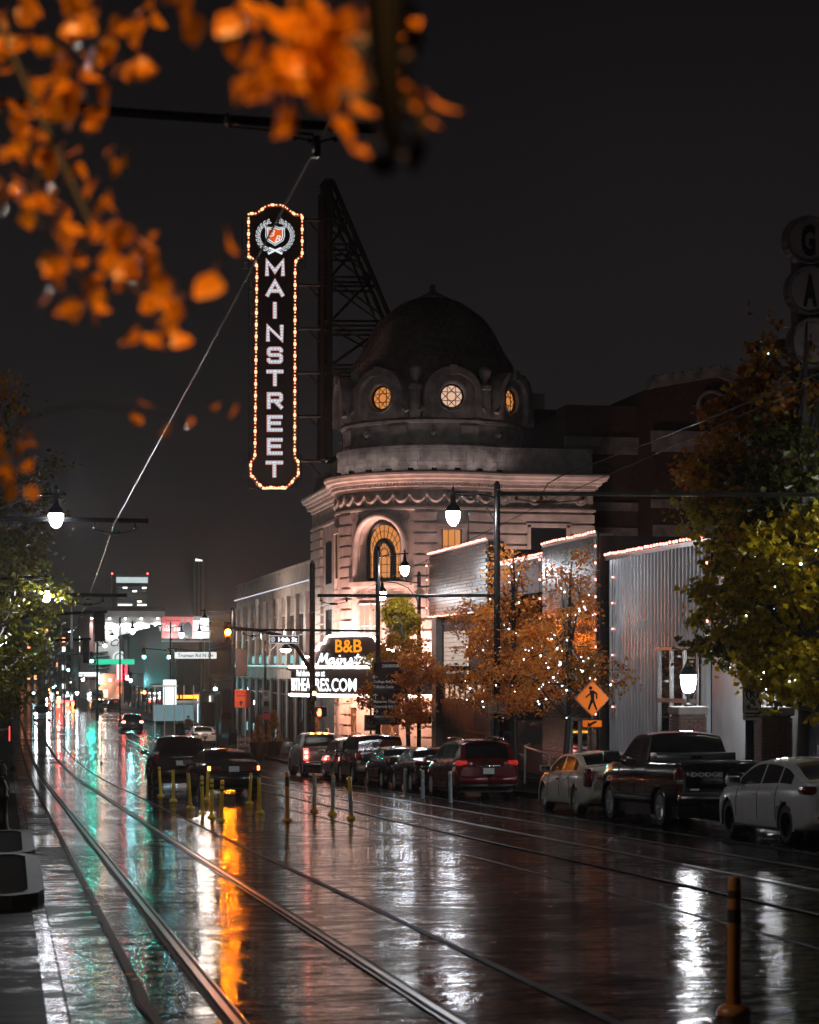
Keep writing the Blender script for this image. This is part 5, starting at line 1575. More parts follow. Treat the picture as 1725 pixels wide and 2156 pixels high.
SUV = dict(L=4.8, W=0.94, wb=2.83, rw=0.365, off=0.02,
    top=[(-2.4, 0.95), (-2.37, 1.10), (-2.30, 1.22), (-2.08, 1.60), (-1.98, 1.665), (-1.7, 1.70), (-0.6, 1.735), (0.2, 1.70), (0.6, 1.60), (1.05, 1.34), (1.35, 1.16), (1.9, 1.06), (2.2, 0.94), (2.34, 0.82), (2.4, 0.6)],
    belt=[(-2.4, 0.88), (-2.2, 1.13), (-1.4, 1.12), (0, 1.07), (1.2, 1.02), (2.1, 0.84), (2.4, 0.55)],
    plan=[(-2.4, 0.86), (-2.34, 0.92), (-2.1, 0.97), (-1.5, 1.0), (1.2, 1.0), (1.9, 0.96), (2.2, 0.86), (2.4, 0.66)],
    bot=[(-2.4, 0.42), (-2.0, 0.30), (-1.4, 0.26), (1.6, 0.25), (2.2, 0.26), (2.4, 0.32)],
    side=[(-1.86, -1.12), (-1.05, -0.2), (-0.13, 0.95)], ws=(0.58, 1.28), rear=(-2.31, -2.04), mirror=0.9, tumble=0.30,
    seams=[-1.08, -0.16, 0.95], handles=[-0.95, 0.02], dense=[(-2.4, -1.9, 0.03)])
BOXY = dict(SUV, L=5.0, W=0.97, wb=2.95, rw=0.385,
    top=[(-2.5, 1.05), (-2.48, 1.18), (-2.44, 1.28), (-2.32, 1.72), (-2.26, 1.80), (-2.0, 1.855), (-0.6, 1.88), (0.2, 1.86), (0.55, 1.78), (0.95, 1.50), (1.25, 1.28), (1.9, 1.20), (2.3, 1.08), (2.44, 0.9), (2.5, 0.65)],
    belt=[(-2.5, 1.0), (-2.35, 1.22), (-1.4, 1.22), (0, 1.18), (1.2, 1.14), (2.2, 0.95), (2.5, 0.6)],
    plan=[(-2.5, 0.92), (-2.46, 0.955), (-2.25, 0.985), (-1.5, 1.0), (1.2, 1.0), (2.0, 0.96), (2.35, 0.88), (2.5, 0.7)],
    bot=[(-2.5, 0.46), (-2.0, 0.36), (-1.4, 0.30), (1.6, 0.29), (2.2, 0.30), (2.5, 0.36)],
    side=[(-2.15, -1.2), (-1.1, -0.25), (-0.17, 0.85)], ws=(0.53, 1.18), rear=(-2.455, -2.28), mirror=0.85, tumble=0.2, seams=[-1.15, -0.2, 0.9], handles=[-1.0, 0.0], dense=[(-2.5, -2.1, 0.02)])
PICK = dict(L=5.75, W=0.99, wb=3.55, rw=0.385, off=0.10,
    top=[(-2.87, 1.24), (-2.84, 1.31), (-2.5, 1.325), (-0.9, 1.325), (-0.80, 1.33), (-0.745, 1.60), (-0.70, 1.84), (-0.6, 1.905), (-0.1, 1.945), (0.35, 1.92), (0.62, 1.83), (1.0, 1.55), (1.28, 1.36), (1.8, 1.29), (2.5, 1.17), (2.75, 1.02), (2.87, 0.72)],
    belt=[(-2.87, 1.22), (-2.5, 1.29), (-0.8, 1.285), (0.6, 1.26), (1.3, 1.24), (2.4, 1.05), (2.87, 0.65)],
    plan=[(-2.87, 0.955), (-2.8, 0.975), (-2.4, 0.985), (-0.8, 0.985), (0.5, 0.985), (1.4, 0.985), (2.3, 0.95), (2.7, 0.86), (2.87, 0.74)],
    bot=[(-2.87, 0.58), (-2.0, 0.5), (-1, 0.44), (1.6, 0.42), (2.4, 0.38), (2.87, 0.42)],
    side=[(-0.58, -0.12), (-0.04, 1.0)], ws=(0.60, 1.22), rear=(-0.80, -0.68), mirror=1.02, tumble=0.30, mirk=1.35, arch=0.085,
    seams=[-0.78, -0.1, 1.05], handles=[0.06], dense=[(-0.9, -0.55, 0.02), (-2.87, -2.6, 0.04)], lip=0.03)
PICK['bot'] = [(-2.87, 0.58), (-2.0, 0.52), (-1, 0.44), (1.6, 0.42), (2.4, 0.38), (2.87, 0.42)]
def put(root, x, y_rear, sp, rz=0.0):
    # rear axle at y_rear on the sloping street, left flank towards -x
    c = y_rear+sp['wb']/2-sp.get('off', 0)
    yr, yf = y_rear, y_rear+sp['wb']
    sl = math.atan2(gz(yf)-gz(yr), sp['wb'])
    root.location = (x, c, gz(yr)+(gz(yf)-gz(yr))*(c-yr)/sp['wb']+0.004)
    root.rotation_euler = (sl, 0, rz)
def dark(root, sp):    # dark underside so no light leaks below
    MB().box(-sp['W']*0.84, sp['W']*0.84, -sp['L']/2+0.35, sp['L']/2-0.35, 0.2, 0.42).build('underbody', M_BLACK, root, world=False)

# 1 white saloon at the right edge
sp = dict(SEDAN, paint=paint('pearl_white', (0.76, 0.76, 0.77), 0.25), rim=M_RIMD, spokes=9)
sp['top'] = [(-2.43, 0.88), (-2.38, 1.03), (-2.2, 1.08), (-2.0, 1.10), (-1.85, 1.14), (-1.2, 1.38), (-0.6, 1.455), (-0.1, 1.475), (0.3, 1.455), (0.62, 1.37), (1.05, 1.15), (1.35, 1.02), (1.8, 0.93), (2.2, 0.79), (2.36, 0.68), (2.43, 0.5)]
sp['side'] = [(-1.55, -1.0), (-0.94, -0.14), (-0.08, 0.98)]; sp['rear'] = (-1.9, -1.05)
r, sec = car(sp, 'parked_car', 'white saloon with black wheels parked at the right edge behind the black pickup', 'car', 'cars parked along the right kerb')
for s_ in (-1, 1): MB().bevbox(s_*0.80-0.10, s_*0.80+0.10, -2.40, -1.98, 0.86, 1.0, 0.04).build('tail_light', M_LENSR, r, 50, world=False)
rear_box(r, 'bumper', 0.0, 0.78, 0.36, 0.6, -2.46, -2.25, sp['paint'], 0.05); rear_box(r, 'bumper_reflector', 0.5, 0.74, 0.45, 0.5, -2.475, -2.44, M_LENSR)
plate(r, -2.46, 0.88); dark(r, sp)
MB().box(-.93, -.90, -1.0, 1.05, 0.235, 0.265).build('sill_trim', M_CHROME, r, world=False)
mb = MB(); 
for s_ in (-1, 1): mb.tube([(s_*0.80, 0.95, 0.965), (s_*0.795, 0.0, 0.985), (s_*0.79, -1.0, 1.035), (s_*0.76, -1.5, 1.06)], 0.010, 5)
mb.build('window_trim', M_BLACK, r, world=False)
put(r, 13.93, 33.0, sp)
# 2 black pickup
sp = dict(PICK, paint=paint('black', (0.010, 0.010, 0.011), 0.14), rim=M_RIM, spokes=6, tw=0.27)
r, sec = car(sp, 'pickup_truck', 'black pickup truck with silver toolbox and steel rear bumper', 'pickup truck', 'cars parked along the right kerb')
MB().box(-0.80, 0.80, -2.72, -0.86, 1.318, 1.332).build('bed_floor', M_BLACK, r, world=False)
tb = MB().bevbox(-0.86, 0.86, -1.30, -0.88, 1.30, 1.49, 0.02).build('toolbox', pm('tread_plate', (0.30, 0.30, 0.31), 0.3, 0.85, 0.1, 6, 0.0), r, 50, world=False)
mb = MB()
for i in range(42):
    for j in range(3):
        x = -0.84+i*0.04; z = 1.34+j*0.05; s_ = 1 if (i+j) % 2 else -1
        mb.tube([(x-0.012, -1.306, z-s_*0.012), (x+0.012, -1.306, z+s_*0.012)], 0.006, 4)
mb.build('tread_pattern', M_ALU, tb, world=False, kind='stuff')
MB().box(-0.12, 0.12, -1.312, -1.30, 1.36, 1.42).build('toolbox_latch', M_BLACK, tb, world=False)
tg = MB().bevbox(-0.78, 0.78, -2.905, -2.86, 0.72, 1.30, 0.02).build('tailgate', sp['paint'], r, 50, world=False)
vs, fs = fit_text('DODGE', 0.66, 0.085, bold=0.05); MB().add([(-0.34+v.x, -2.908, 1.07+v.y) for v in vs], fs).build('tailgate_lettering', pm('badge_white', (0.75, 0.75, 0.75), 0.3, 0, 0), tg, world=False)
MB().bevbox(-0.70, -0.50, -2.912, -2.90, 0.75, 0.80, 0.01).build('badge', M_CHROME, tg, world=False)
for s_ in (-1, 1):
    MB().bevbox(s_*0.90-0.075, s_*0.90+0.075, -2.90, -2.70, 0.72, 1.20, 0.03).build('tail_light', M_LENSR, r, 50, world=False)
    MB().bevbox(s_*0.90-0.07, s_*0.90+0.07, -2.905, -2.80, 0.88, 0.97, 0.01).build('reverse_light', M_LENSW, r, 50, world=False)
mb = MB(); mb.bevbox(-0.96, 0.96, -3.06, -2.86, 0.52, 0.70, 0.04); mb.build('rear_bumper', pm('dull_chrome', (0.42, 0.42, 0.43), 0.25, 1.0, 0.25, 5), r, 50, world=False)
plate(r, -3.05, 0.60, '706 PM', x=0.16); dark(r, sp)
mb = MB(); mb.box(-0.4, 0.4, -2.7, -2.2, 0.3, 0.5); mb.tube([(0.6, -2.9, 0.45), (0.6, -1.5, 0.42)], 0.04, 8); mb.tube([(-0.8, -1.78, .38), (0.8, -1.78, .38)], 0.09, 8); mb.build('axle', M_IRON, r, world=False)
for s_ in (-1, 1): MB().bevbox(s_*0.97-.02, s_*0.97+.02, 2.3, 2.6, 0.86, 0.96, .01).build('side_marker', M_LENSA, r, 50, world=False)
put(r, 13.95, 39.75, sp)
# 3 pale cream saloon in front of it
sp = dict(SEDAN, L=4.9, wb=2.88, paint=paint('pearl_cream', (0.66, 0.63, 0.54), 0.25), rim=M_RIM, spokes=7, W=0.92)
sp['top'] = [(-2.43, 0.92), (-2.38, 1.09), (-2.2, 1.13), (-1.75, 1.16), (-1.62, 1.19), (-1.0, 1.41), (-0.5, 1.475), (0.0, 1.48), (0.35, 1.455), (0.62, 1.385), (1.05, 1.16), (1.35, 1.05), (1.8, 0.99), (2.2, 0.90), (2.36, 0.78), (2.43, 0.55)]
sp['handle'] = M_CHROME
r, sec = car(sp, 'parked_car', 'cream saloon with tall slim red tail lamps parked ahead of the black pickup', 'car', 'cars parked along the right kerb')
for s_ in (-1, 1): MB().bevbox(s_*0.81-0.08, s_*0.81+0.08, -2.42, -2.12, 0.66, 1.08, 0.03).build('tail_light', M_LENSR, r, 50, world=False)
plate(r, -2.45, 0.84); dark(r, sp); rear_box(r, 'bumper', 0.0, 0.74, 0.38, 0.6, -2.47, -2.25, sp['paint'], 0.05)
MB().bevbox(-0.925, -0.905, -1.30, -1.24, 0.42, 0.5, .005).build('side_marker', M_LENSA, r, world=False)
put(r, 13.9, 46.05, sp)
# 4 dark red crossover
sp = dict(SUV, paint=paint('dark_red', (0.12, 0.008, 0.012), 0.2, 0.2), rim=M_RIM, spokes=6)
r, sec = car(sp, 'parked_car', 'dark red crossover with chrome roof rails parked beyond the cream saloon', 'car', 'cars parked along the right kerb')
for s_ in (-1, 1):
    MB().bevbox(s_*0.74-0.19, s_*0.74+0.16, -2.40, -2.12, 0.98, 1.12, 0.05).build('tail_light', em('dim_tail_lamp', (1, .05, .04), 0.15, False, (0.25, 0.01, 0.012)), r, 50, world=False)
    MB().bevbox(s_*0.52-0.05, s_*0.52+0.05, -2.42, -2.2, 0.99, 1.07, 0.02).build('reverse_light', M_LENSW, r, 50, world=False)
    mb = MB(); mb.tube([(s_*0.60, -1.85, 1.66), (s_*0.61, -1.7, 1.75), (s_*0.62, -0.6, 1.79), (s_*0.60, 0.2, 1.75), (s_*0.59, 0.3, 1.68)], 0.022, 6); mb.build('roof_rail', M_CHROME, r, 60, world=False)
MB().bevbox(-0.34, 0.34, -2.435, -2.36, 0.93, 0.99, 0.015).build('chrome_strip', M_CHROME, r, 50, world=False)
mb = MB(); mb.tube([(0.075*math.cos(a*.524), -2.40, 1.08+0.065*math.sin(a*.524)) for a in range(13)], 0.011, 5); mb.tube([(-.09, -2.405, 1.08), (.09, -2.405, 1.08)], 0.014, 5); mb.build('round_badge', M_CHROME, r, world=False)
plate(r, -2.425, 0.82, None, mat=M_SIGNW); dark(r, sp); rear_box(r, 'bumper', 0.0, 0.86, 0.46, 0.68, -2.50, -2.2, sp['paint'], 0.06); rear_box(r, 'lower_bumper', 0, 0.8, 0.34, 0.46, -2.46, -2.2, M_BLACK, 0.03)
MB().bevbox(-0.64, 0.64, -2.16, -1.95, 1.655, 1.69, 0.01).build('roof_spoiler', sp['paint'], r, 50, world=False)
MB().tube([(0.1, -1.75, 1.69), (0.13, -1.95, 1.82)], 0.008, 4).build('aerial', M_BLACK, r, world=False)
put(r, 13.5, 57.8, sp)
# 5, 6 black saloons
for (y, lab, lx) in ((63.95, 'black saloon parked just ahead of the dark red crossover', 13.5), (69.1, 'black saloon parked between another black saloon and the two tone van', 13.5)):
    sp = dict(SEDAN, paint=paint('black_blue', (0.008, 0.009, 0.011), 0.15), rim=M_RIM, spokes=10, handle=M_CHROME)
    r, sec = car(sp, 'parked_car', lab, 'car', 'cars parked along the right kerb')
    for s_ in (-1, 1): MB().bevbox(s_*0.70-0.20, s_*0.70+0.18, -2.42, -2.1, 0.9, 1.02, 0.03).build('tail_light', M_LENSR, r, 50, world=False)
    plate(r, -2.45, 0.80); dark(r, sp); rear_box(r, 'bumper', 0.0, 0.74, 0.38, 0.6, -2.47, -2.25, sp['paint'], 0.05)
    mb = MB()
    for s_ in (-1, 1): mb.tube([(s_*0.80, 1.0, 0.95), (s_*0.78, 0.5, 1.06), (s_*0.66, -0.2, 1.40), (s_*0.66, -0.8, 1.37), (s_*0.76, -1.5, 1.06)], 0.010, 5)
    mb.build('window_trim', M_CHROME, r, world=False)
    put(r, lx, y, sp)
# 7 two tone large suv / van
sp = dict(BOXY, L=5.0, paint=paint('maroon_black', (0.035, 0.006, 0.007), 0.16), rim=M_RIM)
r, sec = car(sp, 'parked_van', 'tall maroon and black van with a pale gold lower bumper', 'van', 'cars parked along the right kerb')
gold = paint('pale_gold', (0.36, 0.31, 0.22), 0.3, 0.3)
rear_box(r, 'bumper', 0, 0.93, 0.48, 0.74, -2.62, -2.3, gold, 0.06)
for s_ in (-1, 1):
    MB().bevbox(s_*0.86-0.09, s_*0.86+0.09, -2.50, -2.3, 0.84, 1.30, 0.02).build('tail_light', M_LENSR, r, 50, world=False)
    MB().bevbox(s_*0.86-0.08, s_*0.86+0.08, -2.51, -2.4, 0.76, 0.9, 0.02).build('reverse_light', M_LENSW, r, 50, world=False)
    mb = MB(); mb.tube([(s_*0.66, -1.9, 1.84), (s_*0.68, -1.75, 1.91), (s_*0.68, 0.1, 1.93), (s_*0.66, 0.25, 1.86)], 0.02, 6); mb.build('roof_rail', M_CHROME, r, 60, world=False)
plate(r, -2.52, 0.96); dark(r, sp); MB().box(-.975, -.955, -1.0, 1.0, 0.32, 0.62).build('lower_side_panel', gold, r, world=False)
put(r, 13.7, 75.95, sp)
# 8 pale hatchback crossover
sp = dict(SUV, L=4.4, wb=2.65, paint=paint('pale_silver', (0.62, 0.62, 0.57), 0.25, 0.1), rim=M_RIM, W=0.9)
r, sec = car(sp, 'parked_car', 'pale silver crossover parked between the white pickup and the tall van', 'car', 'cars parked along the right kerb')
for s_ in (-1, 1): MB().bevbox(s_*0.78-0.12, s_*0.78+0.10, -2.40, -2.0, 0.95, 1.12, 0.04).build('tail_light', M_LENSR, r, 50, world=False)
plate(r, -2.42, 0.84); dark(r, sp)
put(r, 13.75, 81.4, sp)
# 9 white pickup with lit brake lamps
sp = dict(PICK, paint=paint('white', (0.76, 0.75, 0.72), 0.25), rim=M_RIMD, spokes=6, tw=0.29, L=5.75)
r, sec = car(sp, 'pickup_truck', 'white pickup truck with lit red brake lamps and a chrome bumper', 'pickup truck')
MB().box(-0.80, 0.80, -2.72, -0.86, 1.318, 1.332).build('bed_floor', M_BLACK, r, world=False)
MB().bevbox(-0.78, 0.78, -2.905, -2.86, 0.72, 1.30, 0.02).build('tailgate', paint('silver_grey', (0.30, 0.28, 0.28), 0.25, 0.3), r, 50, world=False)
for s_ in (-1, 1):
    tl = MB().bevbox(s_*0.89-0.10, s_*0.89+0.09, -2.90, -2.7, 0.76, 1.26, 0.03).build('tail_light', em('brake_lamp_glow', (1, 0.08, 0.05), 2.4, True, (0.3, 0.02, 0.02)), r, 50, world=False)
    for z in (0.90, 1.10): MB().sph((s_*0.89, -2.89, z), 0.065, 8, 6).build('lamp_bulb', em('brake_bulb', (1.0, 0.35, 0.28), 14.0), tl, 170, world=False)
MB().bevbox(-0.95, 0.95, -3.05, -2.86, 0.50, 0.68, 0.04).build('rear_bumper', MATS['dull_chrome'], r, 50, world=False)
for x in (-0.3, 0, 0.3): MB().bevbox(x-.06, x+.06, -0.72, -0.66, 1.86, 1.90, .01).build('cab_lamp', E_AMBER2, r, world=False)
plate(r, -3.04, 0.6); dark(r, sp); MB().box(-1.0, -0.985, 0.15, 1.0, 0.80, 0.86).build('door_badge', M_CHROME, r, world=False)
put(r, 13.35, 87.1, sp)
# 10 dark saloon in the lane (older, amber lamps)
sp = dict(SEDAN, L=4.8, wb=2.67, rw=0.325, paint=paint('dark_grey', (0.030, 0.031, 0.034), 0.2, 0.35), rim=M_RIM, spokes=7)
r, sec = car(sp, 'dark_car', 'dark grey saloon with amber indicator lamps behind the yellow posts', 'car')
for s_ in (-1, 1):
    MB().bevbox(s_*0.53-0.20, s_*0.53+0.14, -2.46, -2.3, 0.80, 0.93, 0.02).build('tail_light', M_LENSR, r, 50, world=False)
    MB().bevbox(s_*0.74-0.06, s_*0.74+0.06, -2.45, -2.22, 0.80, 0.93, 0.02).build('indicator_light', em('lit_indicator', (1, .2, .04), 7.0), r, 50, world=False)
MB().box(-0.72, 0.72, -2.452, -2.40, 0.78, 0.95).build('light_panel', M_BLACK, r, world=False)
plate(r, -2.46, 0.845); dark(r, sp)
MB().bevbox(-0.82, 0.82, -2.53, -2.25, 0.42, 0.70, 0.06).build('bumper', sp['paint'], r, 50, world=False)
MB().box(-0.82, 0.82, -2.535, -2.5, 0.69, 0.71).build('bumper_strip', M_BLACK, r, world=False)
MB().bevbox(-0.07, 0.07, -2.44, -2.36, 0.99, 1.03, 0.01).build('badge', M_CHROME, r, world=False)
mb = MB()
for x in (-0.38, 0.38): mb.bevbox(x-.2, x+.2, -1.15, -0.95, 0.9, 1.22, 0.06)
mb.build('seat_back', M_BLACK, r, world=False)
put(r, 6.72, 63.6, sp, RAD(2.5))
# 11 dark suv ahead of it
sp = dict(BOXY, paint=paint('graphite', (0.028, 0.028, 0.029), 0.22, 0.3), rim=M_RIM, W=0.96, L=4.85, wb=2.79)
r, sec = car(sp, 'dark_suv', 'dark grey off road wagon with chrome strip ahead of the dark saloon', 'suv')
for s_ in (-1, 1):
    MB().bevbox(s_*0.85-0.09, s_*0.85+0.09, -2.50, -2.25, 0.98, 1.32, 0.02).build('tail_light', M_LENSR, r, 50, world=False)
    MB().bevbox(s_*0.85-0.088, s_*0.85+0.088, -2.505, -2.3, 1.22, 1.32, 0.02).build('reverse_light', M_LENSW, r, 50, world=False)
    mb = MB(); mb.tube([(s_*0.66, -2.0, 1.84), (s_*0.68, -1.85, 1.91), (s_*0.68, 0.1, 1.93), (s_*0.66, 0.25, 1.86)], 0.022, 6); mb.build('roof_rail', M_BLACK, r, 60, world=False)
MB().bevbox(-0.42, 0.42, -2.53, -2.44, 1.08, 1.16, 0.02).build('chrome_strip', M_CHROME, r, 50, world=False)
mb = MB(); mb.tube([(0.09*math.cos(a*.524), -2.50, 1.22+0.06*math.sin(a*.524)) for a in range(13)], 0.012, 5); mb.tube([(.05*math.cos(a*.524), -2.505, 1.23+0.05*math.sin(a*.524)*.6) for a in range(13)], 0.009, 5); mb.build('oval_badge', M_CHROME, r, world=False)
plate(r, -2.52, 0.92, None, mat=M_SIGNW); dark(r, sp); MB().bevbox(-0.92, 0.92, -2.60, -2.3, 0.46, 0.72, 0.06).build('bumper', sp['paint'], r, 50, world=False)
put(r, 5.95, 72.6, sp)
# 12 white saloon parked past the corner
sp = dict(SEDAN, paint=paint('warm_white', (0.60, 0.52, 0.50), 0.25), rim=M_RIM)
r, sec = car(sp, 'parked_car', 'pinkish white saloon parked past the side street beyond the dark wagon', 'car')
for s_ in (-1, 1): MB().bevbox(s_*0.66-0.20, s_*0.66+0.18, -2.43, -2.1, 0.88, 1.0, 0.03).build('tail_light', M_LENSR, r, 50, world=False)
plate(r, -2.46, 0.84, None, mat=pm('plate_pale', (0.4, 0.4, 0.42), 0.4, 0, 0)); dark(r, sp); rear_box(r, 'lower_bumper', 0, 0.74, 0.36, 0.46, -2.47, -2.2, M_BLACK, 0.03)
put(r, 14.0, 148.5, sp)
# 13 far car with lit tail lamps
sp = dict(SUV, paint=paint('far_black', (0.012, 0.012, 0.013), 0.2), rim=M_RIM)
r, sec = car(sp, 'distant_car', 'dark hatchback with glowing red tail lamps driving away down the street', 'car')
for s_ in (-1, 1): MB().bevbox(s_*0.78-0.14, s_*0.78+0.12, -2.44, -2.2, 0.92, 1.06, 0.03).build('tail_light', em('tail_lamp_far', (1.0, 0.10, 0.08), 40.0), r, 50, world=False)
plate(r, -2.42, 0.85); dark(r, sp)
put(r, 11.0, 184.5, sp)
# 14 dark cars parked far down
for i, (px, D, lab) in enumerate(((205, 290, 'distant pale roofed car parked far down the street'), (222, 300, 'distant dark car parked far down, middle of three'), (240, 296, 'distant dark van parked far down nearest the red neon'))):
    sp = dict(SUV if i != 1 else SEDAN, paint=paint(('far_grey', 'far_dark', 'far_black2')[i], ((0.10, 0.10, 0.09), (0.03, 0.03, 0.03), (0.015, 0.015, 0.016))[i], 0.2), rim=M_RIM)
    r, sec = car(sp, 'distant_car', lab, 'car', 'cars parked far down the street'); dark(r, sp)
    for s_ in (-1, 1): MB().bevbox(s_*0.75-0.12, s_*0.75+0.12, -2.44, -2.2, 0.92, 1.06, 0.03).build('tail_light', M_LENSR, r, 50, world=False)
    p = atD(px, 1485, D); put(r, p.x, p.y, sp)
# 15 oncoming car with blazing headlamps
sp = dict(SUV, paint=paint('oncoming', (0.06, 0.06, 0.065), 0.2), rim=M_RIM)
r, sec = car(sp, 'oncoming_car', 'oncoming car with two blazing white headlamps at the left', 'car')
for s_ in (-1, 1):
    MB().sph((s_*0.70, 2.36, 0.86), 0.17, 10, 8).build('headlight', E_HEAD, r, 170, world=False)
    MB().sph((s_*0.66, 2.40, 0.45), 0.11, 10, 8).build('fog_light', E_HEAD, r, 170, world=False)
p = atD(88, 1490, 230); r.location = (p.x, p.y, gz(p.y)); r.rotation_euler = (0, 0, math.pi)
# ------------------------------------------------------------------ poles, lamps, signals, signs
def mast(name, label, cat, x, y, ztop, r=0.105, h_base=0.9, sidewalk=0.135, base_r=0.19, group=None):
    z0 = gz(y)+sidewalk
    t = thing(name, label, cat, (x, y, z0), group)
    mb = MB(); mb.lathe([(r*1.02, z0+h_base*0.9), (r, z0+h_base+0.1), (r*0.86, ztop-0.15), (r*0.9, ztop-0.12), (r*0.9, ztop), (r*0.5, ztop+0.1), (0, ztop+0.13)], 14, (x, y, 0)); mb.build('pole', M_POLE, t, 50)
    mb = MB(); mb.lathe([(base_r*1.25, z0), (base_r*1.25, z0+0.10), (base_r, z0+0.16), (base_r*0.92, z0+h_base*0.6), (base_r*1.05, z0+h_base*0.66), (base_r*0.7, z0+h_base*0.85), (r*1.02, z0+h_base*0.95)], 16, (x, y, 0)); mb.build('pole_base', M_POLE, t, 50)
    return t
def lamp_arm(t, base, dx, dy, zarm, globe_mat, sz=1.0, curved=True):
    # horizontal arm with a curved brace; acorn lamp hanging at its end
    bx, by = base; L = math.hypot(dx, dy)
    e_ = V((bx+dx, by+dy, zarm))
    mb = MB(); mb.tube([(bx, by, zarm-0.12), (bx+dx*0.5, by+dy*0.5, zarm-0.02), e_+V((dx, dy, 0))*0.12], 0.035, 6)
    if curved: mb.tube([(bx, by, zarm-1.25), (bx+dx*0.08, by+dy*0.08, zarm-0.8), (bx+dx*0.3, by+dy*0.3, zarm-0.35), (bx+dx*0.62, by+dy*0.62, zarm-0.12), (e_.x, e_.y, zarm-0.06)], 0.022, 6)
    mb.lathe([(0, 0.2), (0.03, 0.16), (0.05, 0.08), (0.03, 0.02), (0.06, -0.02), (0.06, -0.1)], 8, tuple(e_))
    mb.build('lamp_arm', M_POLE, t, 50)
    s_ = sz
    mb = MB(); mb.lathe([(0.05*s_, -0.10), (0.09*s_, -0.14), (0.10*s_, -0.34*s_), (0.13*s_, -0.42*s_), (0.22*s_, -0.52*s_), (0.275*s_, -0.66*s_), (0.285*s_, -0.70*s_), (0.25*s_, -0.70*s_)], 16, tuple(e_)); mb.build('lamp_shade', M_POLE, t, 50)
    mb = MB(); mb.lathe([(0.245*s_, -0.66*s_), (0.25*s_, -0.78*s_), (0.22*s_, -0.95*s_), (0.15*s_, -1.10*s_), (0.07*s_, -1.17*s_), (0, -1.18*s_)], 16, tuple(e_)); mb.build('lamp_globe', globe_mat, t, 170)
def catenary_arm(t, x0, x1, y, z0, z1, r=0.055, hang=None, brace=True):
    mb = MB(); mb.tube([(x0, y, z0), (x1, y, z1)], r, 8)
    mb.tube([(x1-0.02*(1 if x1 > x0 else -1), y, z1), (x1, y, z1)], r*1.25, 8)
    if hang:
        zt = z0+(z1-z0)*(hang-x0)/(x1-x0)
        for d in (-0.42, 0.42):
            mb.tube([(hang+d, y, zt), (hang+d, y, zt-0.16)], 0.018, 5); mb.sph((hang+d, y, zt-0.16), 0.045, 8, 5)
        mb.tube([(hang-0.42, y, zt-0.2), (hang, y, zt-0.30), (hang+0.42, y, zt-0.2)], 0.012, 5)
        mb.tube([(hang-0.12, y, zt-0.27), (hang+0.12, y, zt-0.27)], 0.04, 6)
    mb.build('catenary_arm', M_POLE, t, 60)

# nearest right pole with the big lamp and the left-reaching catenary arm
pA = onX(1047, 1400, 15.65); yA = pA.y
t = mast('lamp_post', 'tall black lamp post with bright lamp rising beside the orange tree', 'lamp post', 15.65, yA, 5.87, 0.115)
lamp_arm(t, (15.65, yA), -1.62, -0.7, 5.55, E_LAMP, 0.92)
catenary_arm(t, 15.65, 9.75, yA, 2.26, 2.22, 0.05, 10.27)
# banner pole (farther) with lamp to the right
pB = onX(796, 1400, 15.65); yB = pB.y
t = mast('lamp_post', 'black lamp post carrying the long black directions banner', 'lamp post', 15.65, yB, 5.0, 0.115)
lamp_arm(t, (15.65, yB), 1.0, -0.9, 4.75, E_LAMP, 0.8, False)
catenary_arm(t, 15.65, 9.5, yB, 1.46, 1.50, 0.05, 10.27)
# corner pole with a lamp reaching left and pedestrian heads
tC = mast('signal_pole', 'thin black corner pole with lamp and dark pedestrian heads before the theatre doors', 'signal pole', 18.9, 93.6, 4.25, 0.10)
lamp_arm(tC, (18.9, 93.6), -1.75, 0, 3.95, em('corner_lamp_globe', (0.92, 0.98, 1.0), 75.0), 0.80)
mb = MB()
for dx in (-0.33, 0.28): mb.bevbox(18.9+dx-0.24, 18.9+dx+0.24, 93.2, 93.5, -2.74, -2.2, 0.04)
mb.build('pedestrian_head', M_IRON, tC)
MB().prism([(-.26, 0), (0, .26), (.26, 0), (0, -.26)], lambda u, v, d: (18.9+u, d, 3.42+v), 93.44, 93.47).build('diamond_plate', pm('amber_plate', (0.5, 0.30, 0.18), 0.5, 0, 0.1), tC)
MB().bevbox(19.35, 19.55, 93.5, 93.7, 3.0, 3.5, 0.02).build('detector_box', M_IRON, tC)
MB().bevbox(18.75, 19.05, 93.42, 93.5, -4.3, -3.9, 0.02).build('push_button_box', M_GREYP, tC)
# theatre-corner signal pole: thick, with mast arm, street name sign, amber and hand signals
xD, yD = onY(658, 1400, 107.9).x, 107.9
tD = mast('signal_pole', 'thick black signal pole with a mast arm in front of the marquee', 'signal pole', xD, yD, 5.4, 0.17, 1.2, 0.135, 0.26)
mb = MB(); pe = [onY(657, 1415, yD), onY(625, 1364, yD), onY(590, 1338, yD), onY(545, 1327, yD), onY(470, 1320, yD)]
mb.tube(pe, [0.13, 0.11, 0.10, 0.09, 0.07], 8); mb.build('mast_arm', M_POLE, tD, 60)
mb = MB(); mb.tube([onY(540, 1328, yD), onY(540, 1275, yD)], 0.05, 6); mb.tube([onY(540, 1275, yD), onY(540, 1262, yD)], 0.12, 6); mb.build('camera_mast', M_PANEL, tD)
MB().tube([onY(640, 1374, yD), onY(657, 1385, yD)], 0.04, 6).build('arm_brace', M_PANEL, tD)
